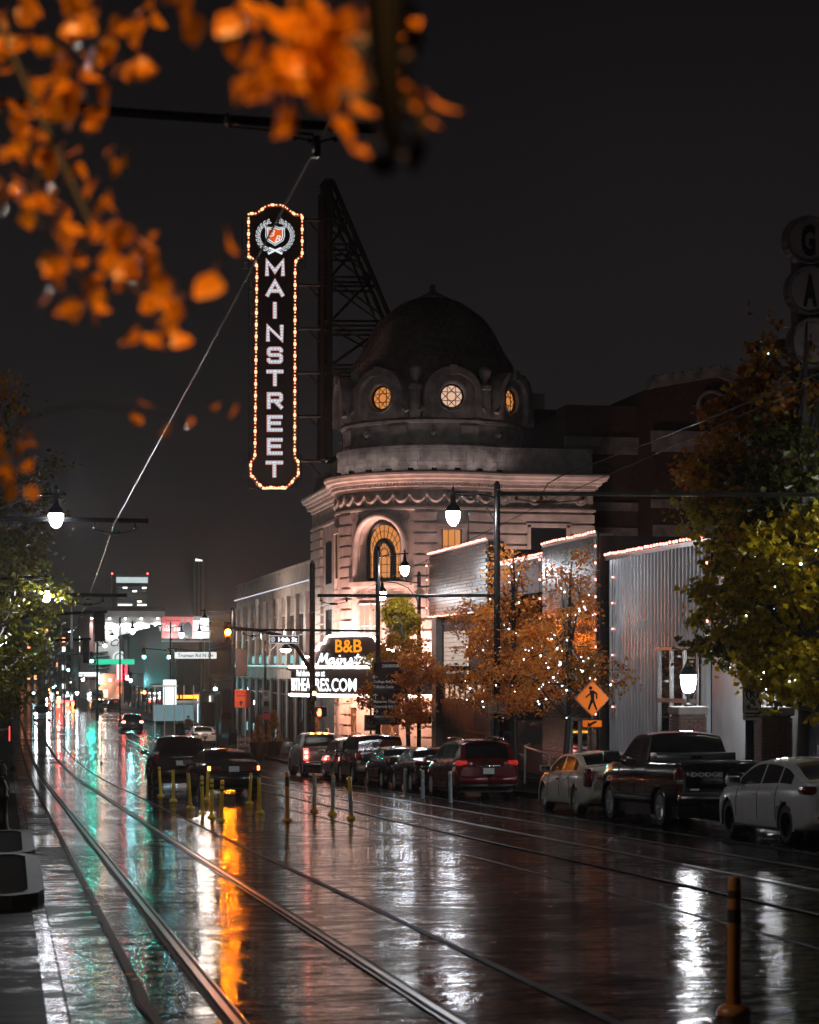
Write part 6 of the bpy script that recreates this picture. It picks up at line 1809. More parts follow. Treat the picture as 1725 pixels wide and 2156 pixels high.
def signal_head(name, label, p, s=1.0, lit=1, mat=E_AMBER, facing=-1, group=None, bezel=M_IRON, parent=None, lens=3, r=0.15):
    # three-lens traffic signal; lit = index from top, None = seen from behind
    t = parent or thing(name, label, 'traffic light', tuple(p), group)
    mb = MB(); h = 0.36*s
    mb.bevbox(p.x-0.18*s, p.x+0.18*s, p.y-0.1, p.y+0.12, p.z-1.5*h, p.z+1.5*h, 0.03); 
    bo = mb.build('signal_housing', bezel, t)
    for k in range(3):
        zc = p.z+h*(1-k)
        mb = MB()
        pts = [(p.x+0.145*s*math.cos(a*math.pi/8), 0, zc+0.145*s*math.sin(a*math.pi/8)) for a in range(-1, 10)]
        for a_, b_ in zip(pts, pts[1:]): mb.quad((a_[0], p.y+facing*0.1, a_[2]), (b_[0], p.y+facing*0.1, b_[2]), (b_[0], p.y+facing*0.32*s, b_[2]), (a_[0], p.y+facing*0.32*s, a_[2]))
        if facing < 0 or True: mb.build('visor', bezel, bo, world=False)
        mb = MB(); mb.sph((p.x, p.y+facing*0.10, zc), 0.14*s, 12, 8); 
        m = mat if k == lit else (M_LENSR if k == 0 else M_LENSA if k == 1 else pm('unlit_green_lens', (0.01, 0.08, 0.06), 0.12))
        mb.build('lens', m, bo, 170, world=False)
    return t
p = onY(479, 1331, yD-0.4); signal_head('traffic_light', 'traffic light glowing bright orange at the mast arm end', p, 1.0, 1, E_AMBER)
p = onY(661, 1460, yD-0.5)
signal_head('traffic_light', 'small orange lit signal mounted on the thick pole before the marquee', p, 0.78, 1, em('lit_amber_signal_near', (1.0, 0.36, 0.05), 24.0))
p = onY(675, 1499, yD-0.4)
t = thing('pedestrian_signal', 'pedestrian signal showing a red raised hand beside the thick pole', 'pedestrian signal', tuple(p))
MB().bevbox(p.x-0.26, p.x+0.34, p.y-0.05, p.y+0.25, p.z-0.26, p.z+0.28, 0.04).build('signal_housing', M_IRON, t)
mb = MB(); hx, hz = p.x-0.06, p.z-0.02
palm = [(-.10, -.2), (.07, -.2), (.10, -.06), (.10, .04), (.085, .16), (.06, .16), (.055, .04), (.045, .20), (.015, .20), (.01, .05), (-.005, .21), (-.035, .21), (-.035, .05), (-.05, .17), (-.08, .17), (-.085, -.03), (-.13, .04), (-.155, .02), (-.12, -.1)]
mb.add([(hx+u, p.y-0.055, hz+v) for u, v in palm], [tuple(range(len(palm)))]); mb.build('hand_symbol', E_HAND, t)
# street-name sign on the arm
def plate_sign(name, label, c, w, h, text, bgm, tm, rim=None, tw=0.8, th_=0.5, cat='street sign', tsz=None, dx=0.0, thick=0.06, group=None):
    t = thing(name, label, cat, tuple(c), group)
    b = MB().bevbox(c.x-w/2, c.x+w/2, c.y-thick/2, c.y+thick/2, c.z-h/2, c.z+h/2, min(0.03, h*0.1)).build('sign_panel', bgm, t)
    if rim:
        mb = MB(); y = c.y-thick/2-0.006; k = min(w, h)*0.06
        pts = [(-w/2+k, -h/2+k), (w/2-k, -h/2+k), (w/2-k, h/2-k), (-w/2+k, h/2-k)]
        vs, fs = ribbon(pts, k, True); mb.add([(c.x+v.x, y, c.z+v.y) for v in vs], fs); mb.build('sign_border', rim, b, world=False)
    if text:
        vs, fs = fit_text(text, w*tw, h*th_, bold=0.022)
        MB().add([(c.x+dx+v.x, c.y-thick/2-0.008, c.z+v.y) for v in vs], fs).build('sign_lettering', tm, b, world=False)
    return t
c = onY(598, 1346.5, yD-0.3)
t = plate_sign('street_sign', 'black street name sign reading 14th St in white letters', c, 1.62, 0.44, '14th St', M_BLACK, E_TXT, em('sign_border_glow', (0.85, 0.9, 0.95), 0.5), 0.62, 0.56, dx=0.2)
mb = MB(); vs, fs = ribbon([(c.x-0.60+0.11*math.cos(a*.524), c.z+0.11*math.sin(a*.524)) for a in range(12)], 0.03, True); mb.add([(v.x, c.y-0.04, v.y) for v in vs], fs); mb.box(c.x-0.63, c.x-0.61, c.y-0.042, c.y-0.04, c.z-.07, c.z+.07); mb.box(c.x-0.59, c.x-0.57, c.y-0.042, c.y-0.04, c.z-.07, c.z+.07); mb.build('sign_emblem', MATS['sign_border_glow'], t)
c = onY(412, 1380, 195); plate_sign('street_sign', 'pale lit street name sign reading Truman Rd N Dr over the far crossing', c, 4.0, 0.62, 'Truman Rd N Dr', em('lit_grey_sign', (0.55, 0.58, 0.58), 0.8), M_BLACK, None, 0.86, 0.55)
c = onY(243, 1393.5, 240); plate_sign('street_sign', 'long green lit street name sign hanging over the far crossing', c, 4.4, 0.62, None, em('lit_green_sign', (0.02, 0.55, 0.30), 0.7), M_SIGNW, None)
c = onY(188, 1420, 320); plate_sign('street_sign', 'small white lit street sign far down at the left', c, 3.2, 0.65, None, em('lit_white_sign', (0.8, 0.8, 0.8), 0.9), M_SIGNW, None)
# banner post beyond the corner, detour sign, planters
p = ground(490, 1573); 
tE = mast('lamp_post', 'thick fluted black post with a brown hanging banner past the side street', 'lamp post', p.x, p.y, onY(490, 1282, p.y).z, 0.16, 1.6, 0.0, 0.33)
lamp_arm(tE, (p.x, p.y), -2.3, -3.0, onY(490, 1288, p.y).z, em('warm_lamp_globe', (1.0, 0.85, 0.72), 700.0), 0.85, False)
mb = MB(); a = onY(497, 1368, p.y); b_ = onY(521, 1424, p.y); mb.box(a.x, b_.x, p.y-0.02, p.y+0.02, b_.z, a.z); mb.tube([(p.x, p.y, a.z+.05), (b_.x, p.y, a.z+.05)], 0.03, 5); mb.build('banner', pm('brown_banner', (0.06, 0.03, 0.025), 0.5, 0, 0.4, 1), tE)
p = ground(508, 1571)
t = thing('detour_sign', 'bright orange square detour sign with an up arrow on two white legs', 'road sign', tuple(p))
A = onY(487.5, 1452, p.y); B = onY(527.5, 1490, p.y); OM = pm('orange_sign_sheet', (0.85, 0.10, 0.035), 0.4, 0, 0.06)
sb = MB().bevbox(A.x, B.x, p.y-0.03, p.y+0.03, B.z, A.z, 0.03).build('sign_panel', OM, t)
vs, fs = fit_text('DETOUR', (B.x-A.x)*0.72, 0.2, bold=0.02); cx_, zz = (A.x+B.x)/2, A.z-0.22
MB().add([(cx_+v.x, p.y-0.036, zz+v.y) for v in vs], fs).build('sign_lettering', pm('dark_red_ink', (0.25, 0.03, 0.01), 0.5, 0, 0), sb, world=False)
MB().box(cx_-.34, cx_+.34, p.y-.038, p.y-.034, zz-.28, zz-.2).build('sign_lettering', MATS['dark_red_ink'], sb, world=False)
MB().add([(cx_+u, p.y-0.037, B.z+0.12+v) for u, v in [(-.06, 0), (.06, 0), (.06, .22), (.17, .22), (0, .42), (-.17, .22), (-.06, .22)]], [(0, 1, 2, 3, 4, 5, 6)]).build('sign_arrow', M_BLACK, sb, world=False)
mb = MB()
for x in (A.x+0.17, B.x-0.38): mb.tube([(x, p.y+0.04, p.z-0.1), (x, p.y+0.04, B.z)], 0.035, 6)
mb.build('sign_leg', M_WHITEP, t)
# parking signs on a pole by the wing
p = ground(565, 1585); px_ = 559
t = mast('sign_post', 'slim dark lamp post with stacked small signs behind the planters', 'sign post', onY(559, 1400, 124).x, 124, onY(556, 1352, 124).z, 0.08, 0.5, 0.135, 0.12)
x0 = onY(559, 1400, 124).x; za = onY(559, 1352, 124).z
mb = MB(); mb.tube([(x0+.15, 124, za-1.5), (x0+0.25, 124, za-0.6), (x0+0.7, 124, za-0.1), (x0+1.3, 124, za-0.15)], 0.035, 6); mb.build('lamp_arm', M_PANEL, t, 60)
mb = MB(); mb.lathe([(0.08, 0.0), (0.2, -0.15), (0.36, -0.28), (0.36, -0.32)], 14, (x0+1.25, 124, za-0.12)); mb.build('lamp_shade', M_POLE, t)
mb = MB(); mb.lathe([(0.34, -0.30), (0.3, -0.42), (0.15, -0.50), (0, -0.52)], 14, (x0+1.25, 124, za-0.12)); mb.build('lamp_globe', em('teal_white_globe', (0.8, 1.0, 1.0), 20.0), t)
def p_sign(t, cx, y, cz, w, h, kind='P'):
    b = MB().bevbox(cx-w/2, cx+w/2, y-0.012, y+0.012, cz-h/2, cz+h/2, 0.01).build('parking_sign', M_SIGNW, t)
    mb = MB(); yy = y-0.016
    vs, fs = ribbon([(-w/2+.02, -h/2+.02), (w/2-.02, -h/2+.02), (w/2-.02, h/2-.02), (-w/2+.02, h/2-.02)], 0.012, True); mb.add([(cx+v.x, yy, cz+v.y) for v in vs], fs)
    if kind == 'P':
        r = w*0.3; zc = cz+h*0.18
        vs, fs = ribbon([(r*math.cos(a*.393), r*math.sin(a*.393)) for a in range(16)], r*0.24, True); mb.add([(cx+v.x, yy, zc+v.y) for v in vs], fs)
        vs, fs = fit_text('P', r*0.8, r*1.25, bold=0.04); mb.add([(cx+v.x, yy-.002, zc+v.y) for v in vs], fs)
        vs, fs = ribbon([(-r*.7, r*.7), (r*.7, -r*.7)], r*0.22); mb.add([(cx+v.x, yy-.003, zc+v.y) for v in vs], fs)
        mb.box(cx-w*.3, cx+w*.3, yy-.002, yy, cz-h*.36, cz-h*.32); mb.add([(cx+w*.2, yy-.001, cz-h*.28), (cx+w*.36, yy-.001, cz-h*.34), (cx+w*.2, yy-.001, cz-h*.40)], [(0, 1, 2)])
    elif kind == 'T':
        for k in range(3):
            for q in (0, 1): mb.box(cx-w*.32, cx+w*(.34-.1*k), yy-.002, yy, cz+h*(.33-.12*k-q*.42), cz+h*(.36-.12*k-q*.42))
    mb.build('sign_print', M_SIGNK, b, world=False)
    return b
p_sign(t, x0, 123.85, onY(559, 1465, 124).z, 0.42, 0.62)
b = MB().bevbox(x0-0.22, x0+0.22, 123.83, 123.87, onY(559, 1500, 124).z, onY(559, 1487, 124).z, 0.01).build('notice_plate', M_GREYP, t)
b = MB().bevbox(x0-0.2, x0+0.28, 123.83, 123.87, onY(559, 1515, 124).z, onY(559, 1502, 124).z, 0.01).build('red_plate', M_SIGNR, t)
# pole-mounted sign at the right, sign on nearest lamp post
tN = [o for o in bpy.data.objects if o.name == 'lamp_post'][0]
zc = onX(1047, 1487, 15.65).z
p_sign(tN, 15.65-0.17, yA-0.14, zc, 0.30, 0.46, 'T'); p_sign(tN, 15.65+0.16, yA-0.145, zc, 0.32, 0.48, 'P')
# black sign pole at right
pR = onX(1579, 1400, 15.65)
t = mast('sign_post', 'thick black post with two parking notices in front of the right brick pier', 'sign post', 15.65, pR.y, onX(1579, 1452, 15.65).z, 0.105, 0.3, 0.135, 0.12)
z1 = onX(1579, 1473, 15.65).z; p_sign(t, 15.65, pR.y-0.13, z1, 0.43, 0.60); 
b = MB().bevbox(15.65-.21, 15.65+.21, pR.y-.14, pR.y-.12, onX(1579, 1516, 15.65).z, onX(1579, 1496, 15.65).z, .02).build('notice_plate', M_SIGNW, t)
mb = MB()
for k in range(2): mb.box(15.65-.15, 15.65+.15, pR.y-.146, pR.y-.141, onX(1579, 1503+k*6, 15.65).z-.01, onX(1579, 1503+k*6, 15.65).z+.015)
mb.build('sign_print', M_SIGNK, b, world=False)
# post behind the banner with a no-parking plate
pQ = onX(781, 1540, 15.9)
t = mast('sign_post', 'dark sign post with grey plates below the black directions banner', 'sign post', pQ.x, pQ.y, onX(781, 1498, 15.9).z, 0.05, 0.2, 0.135, 0.07)
b = p_sign(t, pQ.x, pQ.y-.08, onX(781, 1522, 15.9).z, 0.62, 0.7, 'P'); b.data.materials[0] = M_GREYP
# pedestrian crossing sign
pW = onX(1247, 1500, 15.7); xw, yw_ = pW.x, pW.y
t = thing('crossing_sign', 'orange diamond pedestrian crossing sign above an arrow plaque on a thin post', 'road sign', (xw, yw_, gz(yw_)+.13))
cz = onX(1247, 1471, 15.7).z; hd = 38.0/4300*pW.length*1.0
OR2 = pm('amber_sign_sheet', (0.80, 0.165, 0.002), 0.5, 0, 0.06, spec=0.12)
def diamond(r, y0, y1, nme, mat, parent, rr=0.06):
    pts = []
    for k in range(4):
        a = math.pi/2*k
        for d in (-1, 0, 1):
            a2 = a+d*0.10; q = r*(1-(0.035 if d == 0 else 0.095)); pts.append((q*math.cos(a2), q*math.sin(a2)))
    return MB().prism(pts, lambda u, v, d: (xw+u, d, cz+v), y0, y1).build(nme, mat, parent)
dm = diamond(hd, yw_-0.012, yw_+0.0, 'sign_edge', M_BLACK, t)
diamond(hd*1.03, yw_+0.0005, yw_+0.006, 'sign_back', OR2, t)
face = diamond(hd*0.945, yw_-0.017, yw_-0.013, 'sign_panel', OR2, t)
mb = MB(); S_ = hd/38.0; sx, sy = xw, cz
def W2(px, py): return (xw+(px-1247)*S_, yw_-0.021, cz+(1471-py)*S_)
zf = lambda zx, zy: ((1300+zx/2.875)/1.44928, (2050+zy/2.875)/1.44928)
body_ = [(1432, 165), (1470, 163), (1505, 190), (1505, 238), (1492, 238), (1490, 200), (1478, 190), (1478, 250), (1505, 330), (1492, 340), (1462, 268), (1432, 334), (1416, 330), (1446, 235), (1440, 200), (1400, 232), (1394, 222), (1436, 186)]
mb.add([W2(*zf(*q)) for q in body_], [tuple(range(len(body_)))])
hc = zf(1443, 143); mb.add([W2(hc[0]+3.9*math.cos(a*.393), hc[1]+3.9*math.sin(a*.393)) for a in range(16)], [tuple(range(16))])
mb.build('walking_figure', M_SIGNK, face)
A = onX(1224, 1512.5, 15.7); B = onX(1268.5, 1534.5, 15.7); wd = 22.5*S_
pb = MB().bevbox(xw-wd, xw+wd, yw_-.012, yw_, B.z, A.z, .03).build('plaque_edge', M_BLACK, t)
pf = MB().bevbox(xw-wd+.02, xw+wd-.02, yw_-.017, yw_-.012, B.z+.02, A.z-.02, .025).build('plaque_panel', OR2, t)
ar = [(1410, 484), (1424, 440), (1434, 452), (1492, 428), (1502, 442), (1446, 470), (1454, 482)]
MB().add([W2(*zf(*q)) for q in ar], [tuple(range(len(ar)))]).build('arrow', M_SIGNK, pf)
MB().tube([(xw, yw_+.03, gz(yw_)), (xw, yw_+.03, cz+.2)], 0.035, 6).build('sign_leg', M_IRON, t)
# black directions banner
a = onX(788, 1396, 15.65); A = onY(787, 1395, yB-0.25); B = onY(844, 1525, yB-0.25)
t = thing('directions_banner', 'long black wayfinding banner with white place names on the lamp post', 'banner', ((A.x+B.x)/2, yB-0.2, B.z))
mb = MB(); n = 10; zsz = []
for i in range(n+1):
    for j in range(5):
        u, v = j/4, i/n
        mb.v.append((A.x+(B.x-A.x)*u, yB-0.25+0.05*math.sin(v*9)*math.sin(u*5), B.z+(A.z-B.z)*v))
for i in range(n):
    for j in range(4): k = i*5+j; mb.f.append((k, k+1, k+6, k+5)); mb.m.append(0)
bn = mb.build('banner_cloth', M_BANNER, t, 60)
mb = MB(); mb.tube([(A.x-.05, yB-.2, A.z), (B.x+.05, yB-.2, A.z)], 0.03, 6); mb.tube([(A.x-.05, yB-.2, B.z), (B.x+.05, yB-.2, B.z)], 0.03, 6); mb.build('banner_rod', M_POLE, t)
mb = MB()
def zz7(zx, zy): return ((860+zx/3.0804)/1.44928, (1880+zy/3.0804)/1.44928)
TXM = pm('banner_white_print', (0.9, 0.9, 0.9), 0.5, 0, 0)
for (s_, xa, xb, ya, yb) in (('CONVENTION', 945, 1103, 456, 482), ('College Ball Exp', 866, 1084, 605, 634), ('T-Mobile Center', 866, 1057, 652, 678), ('Mainstreet Theatre', 866, 1092, 790, 816), ('Crossroads Arts Dist', 866, 1103, 836, 862), ("Visitor's Center", 866, 1048, 928, 955)):
    p0 = onY(*zz7(xa, yb), yB-0.32); p1 = onY(*zz7(xb, ya), yB-0.32)
    vs, fs = fit_text(s_, p1.x-p0.x, (p1.z-p0.z)*1.12, bold=0.022); c = (p0+p1)/2
    mb.add([(c.x+v.x, yB-0.315, c.z+v.y) for v in vs], fs)
for (zx, zy, d) in ((880, 572, 'l'), (882, 755, 'u'), (882, 896, 'r')):
    c = onY(*zz7(zx, zy), yB-0.32); q = 0.11
    dr = {'l': (-1, 0), 'u': (0, 1), 'r': (1, 0)}[d]; pr = (-dr[1], dr[0])
    tip = (dr[0]*q, dr[1]*q)
    for seg in ([(-dr[0]*q, -dr[1]*q), tip], [tuple(tip[i]-dr[i]*q*.8+pr[i]*q*.8 for i in (0, 1)), tip, tuple(tip[i]-dr[i]*q*.8-pr[i]*q*.8 for i in (0, 1))]):
        vs, fs = ribbon(seg, 0.03); mb.add([(c.x+v.x, yB-0.316-0.001*len(seg), c.z+v.y) for v in vs], fs)
mb.build('banner_lettering', TXM, bn, world=False)
for zy in (690, 778, 968):
    p0 = onY(*zz7(860, zy), yB-.32); MB().box(A.x+.05, B.x-.05, yB-.314, yB-.31, p0.z-.006, p0.z+.006).build('banner_rule', M_GREYP, bn, world=False)
# two big planters
for i, (px, py, lab) in enumerate(((545, 1598, 'large dark round planter with a shrub nearest the lane'), (576, 1596, 'large dark round planter with a shrub beside the stacked sign post'))):
    p = ground(px, py); r = 0.52
    t = thing('planter_pot', lab, 'planter', tuple(p), 'round planters at the corner')
    mb = MB(); z0 = p.z+.02; mb.lathe([(r*0.62, 0), (r*0.7, 0.06), (r*0.98, 0.62), (r*1.1, 0.92), (r*1.12, 1.0), (r*1.0, 1.0), (r*0.95, 0.9), (0, 0.88)], 22, (p.x, p.y, z0)); mb.build('pot', pm('pot_glaze', (0.03, 0.022, 0.018), 0.35, 0, 0.3, 4), t, 50)
    POTS = globals().setdefault('POTS', []); POTS.append((p.x, p.y, z0+0.9))
# a-frame board by the planters and striped barricades
p = ground(600, 1590); t = thing('sandwich_board', 'pale folding pavement board beside the white pickup', 'board', tuple(p))
mb = MB()
for s_ in (-1, 1): mb.add([(p.x-.3, p.y+s_*.25, p.z), (p.x+.3, p.y+s_*.25, p.z), (p.x+.26, p.y+s_*.03, p.z+1.1), (p.x-.26, p.y+s_*.03, p.z+1.1)], [(0, 1, 2, 3)])
mb.build('board_panel', M_GREYP, t)
mb = MB()
for x in (-.28, .28): mb.tube([(p.x+x, p.y-.27, p.z), (p.x+x*.9, p.y-.05, p.z+1.12)], .03, 4)
mb.build('board_frame', M_WOOD, t)
def barricade(px, py, D, label, w=1.2, glow=0.35):
    p = atD(px, py, D); z0 = gz(p.y)
    t = thing('barricade', label, 'barricade', (p.x, p.y, z0), 'striped road barricades')
    mb = MB()
    for s_ in (-1, 1): mb.tube([(p.x+s_*w*.42, p.y-.2, z0), (p.x+s_*w*.42, p.y, z0+1.15)], .03, 4); mb.tube([(p.x+s_*w*.42, p.y+.2, z0), (p.x+s_*w*.42, p.y, z0+1.15)], .03, 4)
    mb.build('barricade_leg', M_WHITEP, t)
    om = pm('orange_stripe', (0.75, .16, .04), .4, 0, .1); wm = M_SIGNW
    for zb in (0.5, 0.85):
        MB().box(p.x-w/2, p.x+w/2, p.y-.19+.0, p.y-.16, z0+zb, z0+zb+.22).build('barricade_board', wm, t)
        mb = MB()
        for k in range(5):
            x = p.x-w/2+k*w/5+.04; mb.add([(x, p.y-.195, z0+zb), (x+w*.09, p.y-.195, z0+zb), (x+w*.09+.1, p.y-.195, z0+zb+.22), (x+.1, p.y-.195, z0+zb+.22)], [(0, 1, 2, 3)])
        mb.build('barricade_stripe', om, t)
    return t
barricade(236, 1480, 205, 'orange and white striped barricade far down in the lane', 2.2)
barricade(513, 1560, 132, 'striped orange barricade on the pavement by the planters', 0.9, 0.10)
# flexible posts
def flex(x, y, dx, dy, h, mat, label, grp, r=0.042, bands=None, bandmat=M_BLKTAPE, base=True, zoff=0.0):
    z0 = gz(y)+zoff
    t = thing('flexible_post', label, 'flexible post', (x, y, z0), grp)
    def P(u): return V((x+dx*u, y+dy*u, z0+0.03+(h-0.03)*u))
    mb = MB(); mb.tube([P(0), P(0.5), P(0.97), P(1.0)], [r, r, r, r*0.8], 10); po = mb.build('post_tube', mat, t, 50)
    for (u0, u1) in (bands or []):
        mb = MB(); mb.tube([P(u0), P(u1)], r*1.04, 10, caps=False); mb.build('reflective_band', bandmat, po, world=False)
    if base:
        mb = MB(); mb.lathe([(0.115, 0.0), (0.118, 0.02), (0.10, 0.05), (0.055, 0.075), (0.05, 0.13), (0, 0.13)], 14, (x, y, z0+0.005)); mb.build('post_base', mat if mat is not M_GREYPOST else M_GREYPOST, t, 50)
    return t
def z3(zx, zy): return zm(zx, zy, 400, 2150, 3.8333)
def z8(zx, zy): return zm(zx, zy, 400, 2100, 1.9167)
def z5(zx, zy): return zm(zx, zy, 1050, 2200, 2.875)
FP = [(z3(350, 1075), z3(328, 730), 'leaning yellow post behind all others, at the dark wagon left wheel'), (z3(495, 1135), z3(492, 765), 'upright yellow post second from the left of the row'),
      (z3(697, 1220), z3(668, 800), 'yellow post leaning left in front of the dark saloon front wheel'), (z3(840, 1285), z3(825, 835), 'yellow post with a dark band in front of the saloon rear wheel'),
      (z3(890, 1120), z3(900, 780), 'yellow post leaning right just behind the dark banded one'), (z3(945, 1332), z3(942, 865), 'yellow post with bands below the number plate left edge'),
      (z3(1050, 1372), z3(1068, 885), 'nearest yellow post leaning right below the number plate'), (z3(1385, 1165), z3(1405, 800), 'yellow post leaning right by the saloon right tail lamp'),
      (z3(1508, 1275), z3(1495, 855), 'upright yellow post just right of the dark saloon')]
for i, (b_, tpx, lab) in enumerate(FP):
    p = ground(*b_); q = onY(*tpx, p.y)
    flex(p.x, p.y, q.x-p.x, 0, max(0.7, q.z-p.z), M_YEL, lab, 'yellow flexible lane posts', 0.044, [(0.72, 0.78), (0.86, 0.9)] if i in (3, 5, 6) else [(0.9, 0.93)] if i == 0 else None)
for i, (b_, tpx, lab, mt, bands, bm) in enumerate(((z8(915, 780), z8(912, 490), 'dark orange post alone between the two groups', M_ORG, [(0.7, 0.9)], M_BLKTAPE), (z8(1073, 727), z8(1073, 500), 'post with silver sleeve standing in the orange reflection', M_ORG, [(0.1, 0.92)], M_REFLW),
     (z8(1178, 745), z8(1184, 510), 'post with silver sleeve and yellow top, leaning right', M_YEL, [(0.15, 0.93)], M_REFLW), (z8(1288, 768), z8(1278, 517), 'yellow post with silver sleeve, rightmost of the bright posts', M_YEL, [(0.12, 0.62)], M_REFLW))):
    p = ground(*b_); q = onY(*tpx, p.y)
    flex(p.x, p.y, q.x-p.x, 0, q.z-p.z, mt, lab, 'flexible lane posts', 0.046, bands, bm)
for i, (b_, tpx, lab) in enumerate(((z5(538, 672), z5(540, 415), 'grey white post in front of the farther black saloon'), (z5(692, 692), z5(690, 430), 'grey white post in front of the nearer black saloon'), (z5(935, 727), z5(930, 443), 'grey white post in front of the dark red crossover'))):
    p = ground(*b_); q = onY(*tpx, p.y)
    flex(p.x, p.y, q.x-p.x, 0, q.z-p.z, M_GREYPOST, lab, 'grey white posts along the parking lane', 0.055, [(0.68, 0.92)], M_REFLW, False)
p = ground(1545, 2138); q = onY(1547, 1846, p.y)
flex(p.x, p.y, q.x-p.x, 0, q.z-p.z, pm('dim_orange_plastic', (0.40, 0.13, 0.02), 0.4, 0, 0.15, 4), 'large blurred orange post at the bottom right', None, 0.046, [(0.66, 0.76), (0.84, 0.90)])
# thin lane stakes far away
for px, b_, tpy, lab in ((213, 1608, 1520, 'thin dark stake in the far lane reflections'),):
    p = ground(px, b_); q = onY(px, tpy, p.y); flex(p.x, p.y, 0, 0, q.z-p.z, M_BLACK, lab, None, 0.03)
# ------------------------------------------------------------------ overhead line
tL = mast('catenary_pole', 'black overhead line pole at the left kerb close to the camera', 'pole', -0.9, 14.2, 4.3, 0.11)
a = onY(255, 236, 14.2); b_ = onY(792, 272, 14.2); lamp_arm(tL, (-0.9, 14.2), -1.1, 0, 4.0, em('added_kerb_lamp_globe', (1, .93, .85), 170.0), 0.92, False)  # lamp added out of view to light the near post and parked cars
mb = MB(); mb.tube([(-0.9, 14.2, a.z+0.05), a, b_], 0.033, 8); mb.tube([onY(478, 238, 14.2), onY(484, 266, 14.2), onY(660, 283, 14.2)], 0.012, 5)
mb.tube([onY(486, 247, 14.18), onY(487, 262, 14.18)], 0.055, 8)
for px, py in ((620, 291), (650, 296), (706, 293)): mb.sph(onY(px, py, 14.2), 0.02, 8, 6)
mb.tube([onY(620, 288, 14.2), onY(665, 300, 14.2), onY(706, 290, 14.2)], 0.008, 4); mb.bevbox(*( (lambda c: (c.x-.03, c.x+.03, 14.15, 14.25, c.z-.09, c.z+.05))(onY(665, 303, 14.2)) ), 0.01)
mb.build('catenary_arm', M_POLE, tL, 60)
tM = mast('lamp_post', 'lamp post with bright hanging lamp over the left tree', 'lamp post', -0.75, 43.3, 4.2, 0.11)
a = onY(118, 1040, 43.3)
lamp_arm(tM, (-0.75, 43.3), a.x+0.75, 0, a.z, em('left_lamp_globe', (0.93, 0.95, 1.0), 230.0), 0.60)
b_ = onY(312, 1097, 43.3); catenary_arm(tM, -0.75, b_.x, 43.3, b_.z+.02, b_.z, 0.05, 2.22)
tM = mast('lamp_post', 'farther left lamp post whose arm crosses the wire above the trees', 'lamp post', -0.4, 58.0, 3.2, 0.10)
b_ = onY(267, 1254, 58.0); catenary_arm(tM, -0.4, b_.x, 58.0, b_.z+.03, b_.z, 0.05, 2.22)
a = onY(97, 1233, 58.0); lamp_arm(tM, (-0.4, 58.0), max(0.3, a.x+.4), 0, a.z+.25, MATS['left_lamp_globe'], 0.6)
# wires
def wire(label, pts, r=0.009, mat=None):
    t = MB(); t.tube(pts, r, 5); o = t.build('contact_wire', mat or pm('copper_wire', (0.42, 0.36, 0.32), 0.22, 0.9, 0.2, 3), None, 170)
    setp(o, label=label, category='wire'); return o
def sag(a, b_, d, n=10): return [a.lerp(b_, i/n)-V((0, 0, d*4*(i/n)*(1-i/n))) for i in range(n+1)]
k0 = onY(668, 305, 14.3); k1 = onY(238, 1108, 43.3); k2 = onY(187, 1254, 58.0); k3 = onY(146, 1350, 74); k4 = onY(112, 1385, 96)
kz = k0+(k0-k1)*0.55
wire('bright contact wire running from the upper left arm down to the far street', sag(kz, k0, 0.0, 3)[:-1]+sag(k0, k1, 0.02)[:-1]+sag(k1, k2, 0.03)[:-1]+sag(k2, k3, 0.04)[:-1]+sag(k3, k4, 0.05), 0.010)
s1 = V((10.27, 38.0, onX(1150, 1055, 10.27).z)); s2 = V((10.27, yA, 2.0)); s3 = V((10.27, yB, 1.2)); s4 = V((10.27, 110, 0.75)); s0 = V((10.27, 12, s1.z+1.05))
wire('thin contact wire crossing in front of the theatre from the right', sag(s0, s1, 0.05)[:-1]+sag(s1, s2, 0.05)[:-1]+sag(s2, s3, 0.05)[:-1]+sag(s3, s4, 0.05), 0.008, M_IRON)
wire('upper feeder wire rising to the right in front of the brick auditorium', sag(V((11.4, 14, s1.z+1.4)), V((10.35, 37.5, s1.z+.42)), 0.1)+[V((10.2, 38, s1.z+.3)), V((10.1, 38, s1.z+.12)), V((10.2, 38.05, s1.z+.02))], 0.012, M_IRON)
tP = mast('catenary_pole', 'overhead line pole just outside the right edge holding the lit arm', 'pole', 16.35, 38.0, 4.9, 0.13); lamp_arm(tP, (16.35, 38.0), 1.35, 0.2, 4.6, MATS['corner_lamp_globe'], 0.92, False)  # lamp added outside the view to brighten parked cars and right tree
a = onY(1056, 1039, 38.0); b_ = onY(1725, 1041, 38.0)
mb = MB(); mb.tube([(16.35, 38, b_.z), (a.x, 38, a.z)], 0.042, 8); mb.tube([(a.x-.1, 38, a.z), (a.x, 38, a.z)], 0.055, 8); mb.build('catenary_arm', pm('galvanised_arm', (0.45, 0.42, 0.33), 0.3, 0.7, 0.2, 5), tP, 60)
mb = MB()
for px in (1088, 1140, 1228): c = onY(px, 1047, 38); mb.tube([(c.x, 38, a.z), (c.x, 38, c.z-.03)], 0.014, 5); mb.sph((c.x, 38, c.z-.02), 0.04, 8, 5)
mb.tube([onY(1088, 1050, 38), onY(1128, 1058, 38), onY(1170, 1058, 38), onY(1228, 1052, 38)], 0.012, 5); mb.tube([onY(1130, 1057, 38), onY(1172, 1056, 38)], 0.035, 6)
mb.build('insulators', pm('terracotta_insulator', (0.35, 0.16, 0.1), 0.3, 0, 0.3, 8), tP, 60)
